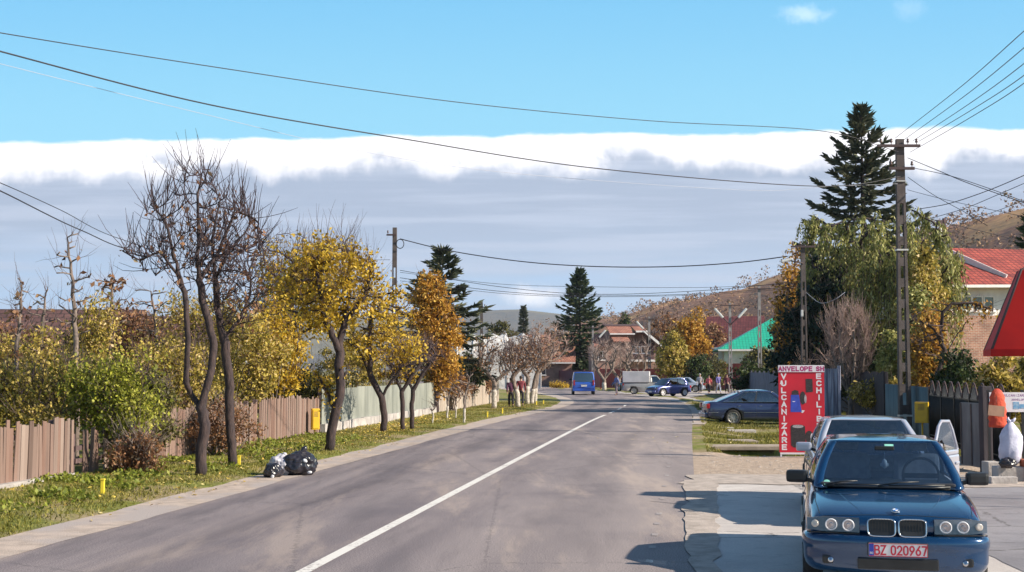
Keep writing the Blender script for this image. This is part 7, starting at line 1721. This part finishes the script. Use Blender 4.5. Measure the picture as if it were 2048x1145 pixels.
# shop front bits at the right edge
Ys = 25.0; ss_ = sc_(Ys)
def banner():
    o = at(2014, Ys + .6); o.z = 0; t = thing('shop_banner', 'white shop banner with purple lettering and a blue picture, hung behind the orange jacket', 'banner', o, 0); s = sc_(Ys + .6)
    def X_(px): return (px - 2014) / s
    def Z_(py): return (HZ - py) / s + CAMH
    MB().box(X_(1977), X_(2075), -.01, .01, Z_(824), Z_(785), .003).build('banner_sheet', M_swh, t)
    Mt = lambda x, z: Matrix.Translation((x, -.0102, z)) @ Matrix.Rotation(R(90), 4, 'X'); mp = pmat('print_purple', (.26, .08, .28), rough=.6, scale=4)
    text_mesh(None, 'lettering', 'VULCANIZARE DE', .058, mp, t, Mt(X_(2032), Z_(791)), xs=1.1); text_mesh(None, 'lettering', 'ANVELOPE', .05, mp, t, Mt(X_(2036), Z_(799.5)), xs=1.1)
    MB().box(X_(2024), X_(2036), -.014, -.0105, Z_(818), Z_(804), .001).box(X_(2037), X_(2075), -.014, -.0105, Z_(817), Z_(808), .001).build('picture', pmat('print_sky_blue', (.12, .32, .55), (.3, .45, .6), rough=.6, scale=20), t)
    for px in (1974, 2042): MB().box(X_(px), X_(px) + .05, .012, .06, 0, Z_(780)).build('post', M_blk, t)
banner()
def jacket():
    o = at(1993, Ys); o.z = 0; s = ss_; t = thing('orange_jacket', 'orange-red padded jacket hanging on the post with a piece of cardboard across it', 'jacket', o, 0)
    def Z_(py): return (HZ - py) / s + CAMH
    prof = [(.02, Z_(855)), (.20, Z_(854)), (.225, Z_(848)), (.20, Z_(842)), (.225, Z_(836)), (.20, Z_(829)), (.22, Z_(822)), (.19, Z_(815)), (.205, Z_(808)), (.17, Z_(801)), (.18, Z_(795)), (.15, Z_(788)), (.11, Z_(782)), (.05, Z_(778)), (.0, Z_(777))]
    M_ = Matrix.Diagonal((.82, .42, 1, 1)); mb = MB(); mb.lathe([(r_ * (1 + .03 * math.sin(i * 2.1)), z) for i, (r_, z) in enumerate(prof)], 18, M=M_); j = mb.build('padding', pmat('jacket_orange', (.68, .09, .035), (.50, .05, .03), rough=.75, scale=7, bump=1.0, bscale=14), t)
    MB().tube([(0, 0, Z_(779)), (0, .0, Z_(772))], .015, 5).build('hook', M_blk, t)
jacket()
o = at(1990, Ys - .2); o.z = 0; t = thing('cardboard_sheet', 'brown cardboard sheet hung across the orange jacket', 'cardboard', o, 0)
M_ = Matrix.Translation((0, 0, (HZ - 821) / ss_ + CAMH)) @ Matrix.Rotation(R(6), 4, 'Y'); MB().box(-.15, .16, -.012, .0, -.10, .10, .002, M=M_).build('board', pmat('cardboard', (.42, .25, .17), (.34, .2, .14), rough=.9, scale=5), t); MB().tube([(0, -.005, M_.translation.z + .09), (.03, .04, M_.translation.z + .28)], .004, 4).build('string', M_blk, t)
def big_bag():
    o = at(2018, Ys - .3); t = thing('plastic_sack', 'big white plastic sack with tied ears standing on the concrete blocks', 'sack', Vector((o.x, o.y, 0)), 0); s = sc_(Ys - .3)
    def Z_(py): return (HZ - py) / s + CAMH
    prof = [(.04, Z_(927)), (.16, Z_(925)), (.20, Z_(912)), (.215, Z_(898)), (.21, Z_(884)), (.205, Z_(872)), (.16, Z_(860)), (.10, Z_(851)), (.045, Z_(844)), (.03, Z_(842))]
    mb = MB(); n = 26; b0 = 0; V = []
    for i, (r_, z) in enumerate(prof):
        for j in range(n):
            a = 2 * math.pi * j / n; k = 1 + .05 * math.sin(5 * a + i * .9) + .24 * mnoise.noise(Vector((math.cos(a) * 1.6, math.sin(a) * 1.6, z * 5))) + .10 * mnoise.noise(Vector((math.cos(a) * 5, math.sin(a) * 5, z * 12))); V.append((r_ * k * math.cos(a) + .03 * (z - 1.0) * 1, .75 * r_ * k * math.sin(a), z))
    mb.smooth(True).add(V, [(i * n + j, i * n + (j + 1) % n, (i + 1) * n + (j + 1) % n, (i + 1) * n + j) for i in range(len(prof) - 1) for j in range(n)]); mb.add(V[:n], [list(range(n))[::-1]])
    m = pmat('sack_white', (.62, .62, .76), (.50, .50, .64), rough=.45, scale=4, bump=.6, bscale=9); mb.build('sack', m, t)
    z = Z_(842); MB().tube([(0, 0, z - .02), (-.05, 0, z + .04), (-.03, 0, z + .075)], [.035, .03, .012], 8).build('ear', m, t); MB().tube([(0, 0, z - .02), (.07, 0, z + .02), (.10, 0, z + .06)], [.035, .03, .012], 8).build('ear', m, t)
big_bag()
def block(label, px, Y, w, d_, z0, z1, rz=0, mat=None, name='concrete_block', cat='block', group='concrete blocks at the shop front'):
    o = at(px, Y); t = MB().box(-w / 2, w / 2, -d_ / 2, d_ / 2, z0, z1, .015).build(name, mat or M_cbase, None); t.location = (o.x, o.y, 0); t.rotation_euler = (0, 0, R(rz)); return tag(t, label, cat, group)
block('pale concrete block right of the grey gate, left end of the row', 1977, 25.2, .24, .3, 0, .34, 4)
block('long low concrete block under the white sack', 2018, 24.7, .62, .4, 0, .28, -3)
block('low concrete kerb block in front of the white sack', 2000, 24.1, .5, .16, 0, .14, 3)
rubbish_bag('small black rag bundle on the concrete block in front of the white sack', at(2011, 24.4) + Vector((0, 0, .27)), .17, .12, .10, M_bagk, 5.5)
bpy.data.objects[[o_.name for o_ in bpy.data.objects if o_.get('label', '').startswith('small black rag')][0]]['group'] = 'small bundles'
block('terracotta coloured tub cut off by the right edge beside the sack', 2056, 24.6, .3, .3, 0, .42, 0, pmat('terracotta', (.45, .13, .06), (.36, .1, .05), rough=.8, scale=4), 'clay_tub', 'tub', None)
# red awning with its kiosk out of frame
M_awn = pmat('awning_red', (0.62, 0.018, 0.012), (0.48, 0.012, 0.010), rough=.55, scale=1.4, bump=.2, contrast=(.42, .62))
_t = NT(M_awn.node_tree); _b = M_awn.node_tree.nodes['Principled BSDF']; _tr = _t.n('ShaderNodeBsdfTranslucent', i_0=c4((.75, .03, .015)))
_mx = _t.n('ShaderNodeMixShader', i_0=.5, i_1=_b.outputs[0], i_2=_tr.outputs[0]); M_awn.node_tree.links.new(_mx.outputs[0], M_awn.node_tree.nodes['Material Output'].inputs[0])
def awning():
    Y = 20.0; s = sc_(Y); o = at(1985, Y); t = thing('red_awning', 'steep bright red tent-shaped awning cut off by the right edge', 'awning', Vector((o.x, Y, 0)), R(-16))
    zb = (HZ - 700) / s + CAMH; zt = zb + 1.26; W_2 = 2.6; D = 1.6; i_ = .50
    mb = MB(); lo = [(0, 0, zb), (W_2, 0, zb), (W_2, D, zb), (0, D, zb)]; hi = [(i_, i_, zt), (W_2 - i_, i_, zt), (W_2 - i_, D - i_, zt), (i_, D - i_, zt)]
    tp = (W_2 / 2, D / 2, zt + .35)
    V = lo + hi + [tp]; mb.add(V, [(0, 1, 5, 4), (1, 2, 6, 5), (2, 3, 7, 6), (3, 0, 4, 7), (4, 5, 8), (5, 6, 8), (6, 7, 8), (7, 4, 8)]); c = mb.build('canopy', M_awn, t); 
    c.parent = None; md = c.modifiers.new('s', 'SOLIDIFY'); md.thickness = .02; md.offset = 0; evaluated(c); c.parent = t
    v = MB(); 
    for (x0, x1, y0, y1) in ((-.02, W_2 + .02, -.02, .0), (-.02, W_2 + .02, D, D + .02), (-.02, 0, .0, D), (W_2, W_2 + .02, 0, D)): v.box(x0, x1, y0, y1, zb - .085, zb + .01)
    v.build('valance', M_awn, t)
    e = MB()
    for a_, b_ in zip(lo, hi): e.tube([a_, b_, tp], .022, 6)
    e.build('frame', M_arm, t)
    for (x, y) in ((1.5, .1), (2.5, .1), (1.6, 1.5), (2.5, 1.5)): MB().tube([(x, y, 0), (x, y, zb)], .03, 8).build('post', M_arm, t)
awning()
# ================================================================= people
M_skin = pmat('skin', (0.50, 0.30, 0.22), (0.42, 0.24, 0.18), rough=.6, scale=9)
def skinned(name, pts, edges, rad, mat, par, sub=1):
    me = bpy.data.meshes.new(name); me.from_pydata(pts, edges, []); o = bpy.data.objects.new(name, me); COL.objects.link(o)
    sk = o.modifiers.new('k', 'SKIN'); sk.use_smooth_shade = True
    for i, r_ in enumerate(rad): me.skin_vertices[0].data[i].radius = (r_ if not hasattr(r_, '__len__') else r_) if hasattr(r_, '__len__') else (r_, r_)
    me.skin_vertices[0].data[0].use_root = True
    if sub: ss = o.modifiers.new('s', 'SUBSURF'); ss.levels = sub; ss.render_levels = sub
    evaluated(o); o.data.materials.clear(); o.data.materials.append(mat); o.parent = par
    for p in o.data.polygons: p.use_smooth = True; p.material_index = 0
    return o
def chain(pts, rad, mat, name, par):
    return skinned(name, pts, [(i, i + 1) for i in range(len(pts) - 1)], rad, mat, par)
def person(label, loc, rz, top, trs, hair, H=1.72, stride=.25, sw=.18, bend=(0, 0), lean=0.0, skirt=False, carry=None, group='people walking along the street'):
    """facing +x; stride in metres between the feet, sw arm swing"""
    t = thing('person', label, 'person', loc, rz, group); k = H / 1.72
    def v(x, y, z): return (x * k + lean * max(0, z - .9), y * k, z * k)
    hipz, kz, shz = .92, .50, 1.42
    P_ = [v(0, 0, hipz + .04), v(0, 0, 1.14), v(0, 0, 1.34), v(.0, 0, 1.49), v(.015, 0, 1.60), v(.02, 0, 1.70)]; E = [(0, 1), (1, 2), (2, 3), (3, 4), (4, 5)]; Rr = [(.13, .10), (.115, .09), (.15, .095), (.052, .052), (.075, .092), (.055, .06)]
    def add(pts, rad, at_):
        prev = at_
        for p, r_ in zip(pts, rad): P_.append(p); Rr.append((r_, r_)); E.append((prev, len(P_) - 1)); prev = len(P_) - 1
        return prev
    legs, arms = [], []
    for s in (-1, 1):
        f = s * stride / 2
        leg = [v(0, s * .09, hipz - .05), v(f * .45 + .03, s * .10, kz), v(f - (.08 if f < 0 else 0), s * .10, .09 + (.04 if f < 0 else 0)), v(f + .13, s * .11, .035)]
        add(leg, [.082, .055, .038, .03], 0); legs.append(leg)
        a = -s * sw
        arm = [v(0, s * .19, 1.40), v(a * .5 - .02, s * .235, 1.13), v(a + .03, s * .24, .89)]
        j = add(arm, [.052, .038, .026], 2); arms.append(arm)
        hand = v(a + .05, s * .24, .83); j = add([hand], [.024], j)
        for q_ in range(4): add([v(a + .045 + .018 * (q_ - 1.5), s * .245, .775), v(a + .05 + .018 * (q_ - 1.5), s * .235, .735 + .006 * abs(q_ - 1.5))], [.008, .007], j)
        add([v(a + .085, s * .225, .80), v(a + .095, s * .215, .77)], [.009, .008], j)
    body = skinned('body', P_, E, Rr, M_skin, t)
    # face
    hx = lean * (1.62 - .9) * k; mb = MB()
    for s in (-1, 1): mb.lathe([(.0, 0), (.008, .002), (0, .006)], 8, M=Matrix.Translation(((.105 * k) + hx, s * .03 * k, 1.625 * k)), axis='X')
    mb.build('eyes', M_blk, body, uv=False)
    MB().tube([((.105) * k + hx, 0, 1.625 * k), ((.125) * k + hx, 0, 1.595 * k), (.108 * k + hx, 0, 1.588 * k)], [.006, .011, .008], 6).build('nose', M_skin, body, uv=False)
    MB().box(.098 * k + hx, .107 * k + hx, -.022, .022, 1.555 * k, 1.563 * k).build('mouth', M_red, body, uv=False)
    for s in (-1, 1): MB().lathe([(.0, 0), (.018, .006), (.0, .014)], 8, M=Matrix.Translation((.01 * k + hx, s * .084 * k, 1.61 * k)), axis='Y').build('ear', M_skin, body, uv=False)
    # clothes
    tp = [v(0, 0, .86), v(0, 0, 1.14), v(0, 0, 1.34), v(0, 0, 1.445)]; te = [(0, 1), (1, 2), (2, 3)]; tr = [(.165, .13), (.15, .125), (.19, .13), (.085, .08)]
    for arm in arms:
        prev = 2
        for p, r_ in zip(arm, (.075, .060, .046)): tp.append(p); tr.append((r_, r_)); te.append((prev, len(tp) - 1)); prev = len(tp) - 1
    skinned('jacket', tp, te, tr, top, t)
    bp, be, br = [v(0, 0, .98), v(0, 0, .86)], [(0, 1)], [(.15, .12), (.145, .12)]
    for leg in legs:
        prev = 1
        for p, r_ in zip([leg[0], leg[1], (leg[2][0], leg[2][1], leg[2][2] + .03)], (.105, .078, .062)): bp.append(p); br.append((r_, r_)); be.append((prev, len(bp) - 1)); prev = len(bp) - 1
    skinned('trousers', bp, be, br, trs, t)
    for leg in legs: x, y, z = leg[2]; chain([(x - .05, y, z - .03), (x + .06, y, z - .045), (x + .17, y, z - .06)], [(.04, .042), (.038, .045), (.026, .035)], M_blk, 'shoe', t)
    bm = bmesh.new(); bmesh.ops.create_icosphere(bm, subdivisions=3, radius=1)
    for v_ in bm.verts: c = v_.co; v_.co = Vector(((c.x * .105 - .012) * k + hx, c.y * .096 * k, (1.665 + c.z * (.085 if c.z > 0 else (.11 if c.x < .1 else .02))) * k))
    me = bpy.data.meshes.new('hair'); bm.to_mesh(me); bm.free(); link_mesh('hair', me, t, hair)
    for p in me.polygons: p.use_smooth = True
    return t
H1 = pmat('hair_dark', (.03, .02, .018), (.05, .035, .03), rough=.6, scale=40); H2 = pmat('hair_grey', (.5, .47, .48), (.38, .36, .38), rough=.7, scale=40)
def cl(name, c, c2=None): return pmat(name, c, c2, rough=.85, scale=9, bump=.3)
def at_g(px, py): g = G(px, py, .03); return Vector((g.x, g.y, max(hgt(g.x, g.y), -.01) + .0))
DARK = cl('cloth_dark', (.025, .02, .03)); 
person('person in a dark purple coat walking away, half hidden by the bent limewashed trunk', at_g(1022, 815), R(95), cl('coat_plum', (.10, .03, .075)), DARK, H1, 1.62)
person('person in a maroon jacket walking away, right of the bent limewashed trunk', at_g(1042, 814), R(88), cl('jacket_maroon', (.20, .035, .05)), DARK, H1, 1.70, stride=.32)
person('person in blue shirt and greyish trousers standing at the verge left of the dark hatchback', at_g(1233, 790), R(200), cl('shirt_blue', (.16, .20, .42)), cl('trousers_mauve', (.24, .18, .23)), H1, 1.72, stride=.1)
person('person in pale grey top and dark trousers by the red fence, leftmost of four', at_g(1400, 787), R(250), cl('top_pale', (.52, .47, .5)), DARK, H2, 1.75, stride=.1)
person('person in a bright coral top and dark trousers before the red fence', at_g(1418, 787), R(240), cl('top_coral', (.85, .19, .20)), DARK, H1, 1.6, stride=.15)
person('person in a purple-blue top and pale jeans, walking right of the coral top', at_g(1437, 787), R(290), cl('top_violet', (.16, .14, .40)), cl('jeans_pale', (.42, .44, .56)), H2, 1.76, stride=.35)
person('person in a dark maroon coat in the shade beside the street lamp pole', at_g(1454, 787), R(260), cl('coat_maroon', (.14, .03, .05)), DARK, H1, 1.7, stride=.1)
b_ = at_g(1228, 789); tb = rubbish_bag('dark shoulder bag held beside the blue-shirted person', b_ + Vector((0, .1, .65)), .2, .14, .22, M_bagk, 2.2); tb['group'] = 'small bundles'; tb.name = 'shoulder_bag'; tb['category'] = 'bag'
# ================================================================= grass, weeds, fallen leaves
def blades(name, label, n, fn, h, w, mat, seed, cat='grass'):
    rng = np.random.default_rng(seed); XY = fn(rng, n); n = len(XY); Z = np.array([hgt(x, y) for x, y in XY])
    C = np.stack([XY[:, 0], XY[:, 1], Z - .005], 1); a = rng.random(n) * 2 * math.pi; hh = h * (.5 + rng.random(n)); lean = rng.normal(size=(n, 2)) * .45 * hh[:, None]
    s = np.stack([np.cos(a), np.sin(a), np.zeros(n)], 1) * (w * (.6 + .8 * rng.random(n)))[:, None]; top = C + np.stack([lean[:, 0], lean[:, 1], hh], 1)
    V = np.stack([C - s, C + s, top + s * .15, top - s * .15], 1).reshape(-1, 3); F = np.arange(4 * n).reshape(n, 4)
    return tag(np_mesh(name, V, F, mat), kind='stuff', label=label, cat=cat)
G_grass = leafmat('grass_blade', [(0.055, 0.055, 0.015), (0.15, 0.145, 0.022), (0.29, 0.26, 0.05), (0.48, 0.38, 0.16)], .3)
def left_zone(rng, n):
    Y = 15 + 70 * rng.random(n * 2) ** 1.5; xl = ledge(Y); x0 = -12.05 + SL * Y; u = rng.random(n * 2); x = (xl - .82) * (1 - u) + (x0 + .05) * u + rng.normal(size=n * 2) * .05
    patch = np.array([mnoise.noise(Vector((a * .8, b * .8, 0))) for a, b in zip(x, Y)]); k = rng.random(n * 2) < np.clip(.62 + patch * 1.1, .12, 1) * np.clip(.35 + u * 3.5, 0, 1)
    return np.stack([x, Y], 1)[k][:n]
blades('grass', 'short grass on the left verge between the road shoulder and the fences', 70000, left_zone, .042, .010, G_grass, 3)
def right_zone(rng, n):
    Y = 33.8 + 50 * rng.random(n * 2) ** 1.4; xr = redge(Y); x = xr + .35 + (7.0 + (Y - 34) * .05) * rng.random(n * 2)
    patch = np.array([mnoise.noise(Vector((a * .5, b * .5, 4))) for a, b in zip(x, Y)]); k = (rng.random(n * 2) < np.clip(.55 + patch * 1.6, .05, 1)) & ~((np.abs(x - 6.45) < 1.0) & (Y < 37.8)) & ~((x < 8.7) & (Y > 36.4) & (Y < 37.6)) & ~((x < 7.7) & (x > 5) & (Y > 40.1) & (Y < 41.5))
    k &= ~((Y > 80) & (x < 17))
    return np.stack([x, Y], 1)[k][:n]
blades('grass', 'grass on the right verge around the dark blue sedan', 60000, right_zone, .075, .013, G_grass, 4)
L_weed = leafmat('weed_leaf', [(0.06, 0.085, 0.015), (0.14, 0.17, 0.02), (0.26, 0.29, 0.04), (0.40, 0.38, 0.10)], .3)
def weeds():
    rng = np.random.default_rng(9); n = 2900; Y = 15 + 26 * rng.random(n) ** 1.3; u = rng.random(n) ** .6; x = (ledge(Y) - 1.3) * (1 - u) + (-12.0 + SL * Y) * u
    k = np.array([mnoise.noise(Vector((a * .9, b * .9, 8))) for a, b in zip(x, Y)]) > .05; x, Y = x[k], Y[k]; m = 5
    x = np.repeat(x, m) + rng.normal(size=len(x) * m) * .06; Y = np.repeat(Y, m) + rng.normal(size=len(Y) * m) * .06; C = np.stack([x, Y, np.array([hgt(a, b) for a, b in zip(x, Y)]) + .02 + .07 * rng.random(len(x))], 1)
    V, F = leaf_quads(C, rng, .075, .6, -.2); tag(np_mesh('ground_cover', V, F, L_weed), kind='stuff', label='broad-leaved weeds growing along the foot of the left fence', cat='weeds')
weeds()
L_fall = leafmat('fallen_leaf', [(0.20, 0.11, 0.03), (0.45, 0.30, 0.06), (0.70, 0.52, 0.10), (0.80, 0.66, 0.30)], .1)
def litter():
    rng = np.random.default_rng(12); C = []
    for cx, cy, rx, ry, n in ((FX(46) + 1.4, 46, .9, 6, 1500), (FX(54) + 1.3, 55, .9, 6, 900), (FX(36) + 1.6, 36, 1.6, 6, 500), (FX(26) + 1.8, 25, 1.8, 7, 500), (8.5, 40, 3, 5, 260), (FX(70) + 2, 70, 2, 9, 300)):
        x = cx + rng.normal(size=n) * rx * .6; y = cy + rng.normal(size=n) * ry * .5; x = np.minimum(x, ledge(y) - .5) if cx < 0 else x; C.append(np.stack([x, y, np.array([hgt(a, b) for a, b in zip(x, y)]) + .012 + .03 * rng.random(n)], 1))
    C = np.concatenate(C); n = len(C); a = rng.normal(size=(n, 3)); a[:, 2] *= .25; a /= np.linalg.norm(a, axis=1, keepdims=True); b = np.cross(a, rng.normal(size=(n, 3)) * .25 + np.array([0, 0, 1])); b /= np.linalg.norm(b, axis=1, keepdims=True); s = (.05 + .05 * rng.random(n))[:, None]
    V = np.stack([C, C + a * s * .5 + b * s * .35, C + a * s, C + a * s * .5 - b * s * .35], 1).reshape(-1, 3)
    tag(np_mesh('fallen_leaves', V, np.arange(4 * n).reshape(n, 4), L_fall), kind='stuff', label='yellow fallen leaves scattered on the verges under the trees', cat='leaves')
litter()
def stones():
    rng = np.random.default_rng(15); mb = MB()
    V = []; F = []
    for i in range(900):
        y = 25.2 + 8.5 * rng.random(); x = 0.4 + SL * y + 10 * rng.random(); r_ = .012 + .03 * rng.random() ** 2; a = rng.random() * 6; b0 = len(V)
        for k in range(5): V.append((x + r_ * 1.3 * math.cos(a + k * 1.257), y + r_ * math.sin(a + k * 1.257), hgt(x, y) - .002))
        V.append((x, y, hgt(x, y) + r_ * .7)); F += [(b0 + k, b0 + (k + 1) % 5, b0 + 5) for k in range(5)]
    tag(np_mesh('pebbles', V, F, pmat('pebble', (.48, .40, .34), (.30, .25, .22), rough=.9, scale=2)), kind='stuff', label='loose pebbles on the bare ground between the apron and the sign', cat='gravel')
stones()

# ================================================================= the air
M_haze = bpy.data.materials.new('haze_air'); M_haze.use_nodes = True; _t = NT(M_haze.node_tree); M_haze.node_tree.nodes.remove(M_haze.node_tree.nodes['Principled BSDF'])
_v = _t.n('ShaderNodeVolumePrincipled', i_Color=(0.72, 0.82, 1.0, 1), i_Density=0.00011, i_Anisotropy=0.2)
M_haze.node_tree.links.new(_v.outputs[0], M_haze.node_tree.nodes['Material Output'].inputs['Volume'])
tag(MB().box(-4200, 4200, -300, 6200, -4, 190).build('haze', M_haze, uv=False), kind='stuff')
SC.cycles.volume_bounces = 0; SC.cycles.volume_max_steps = 16
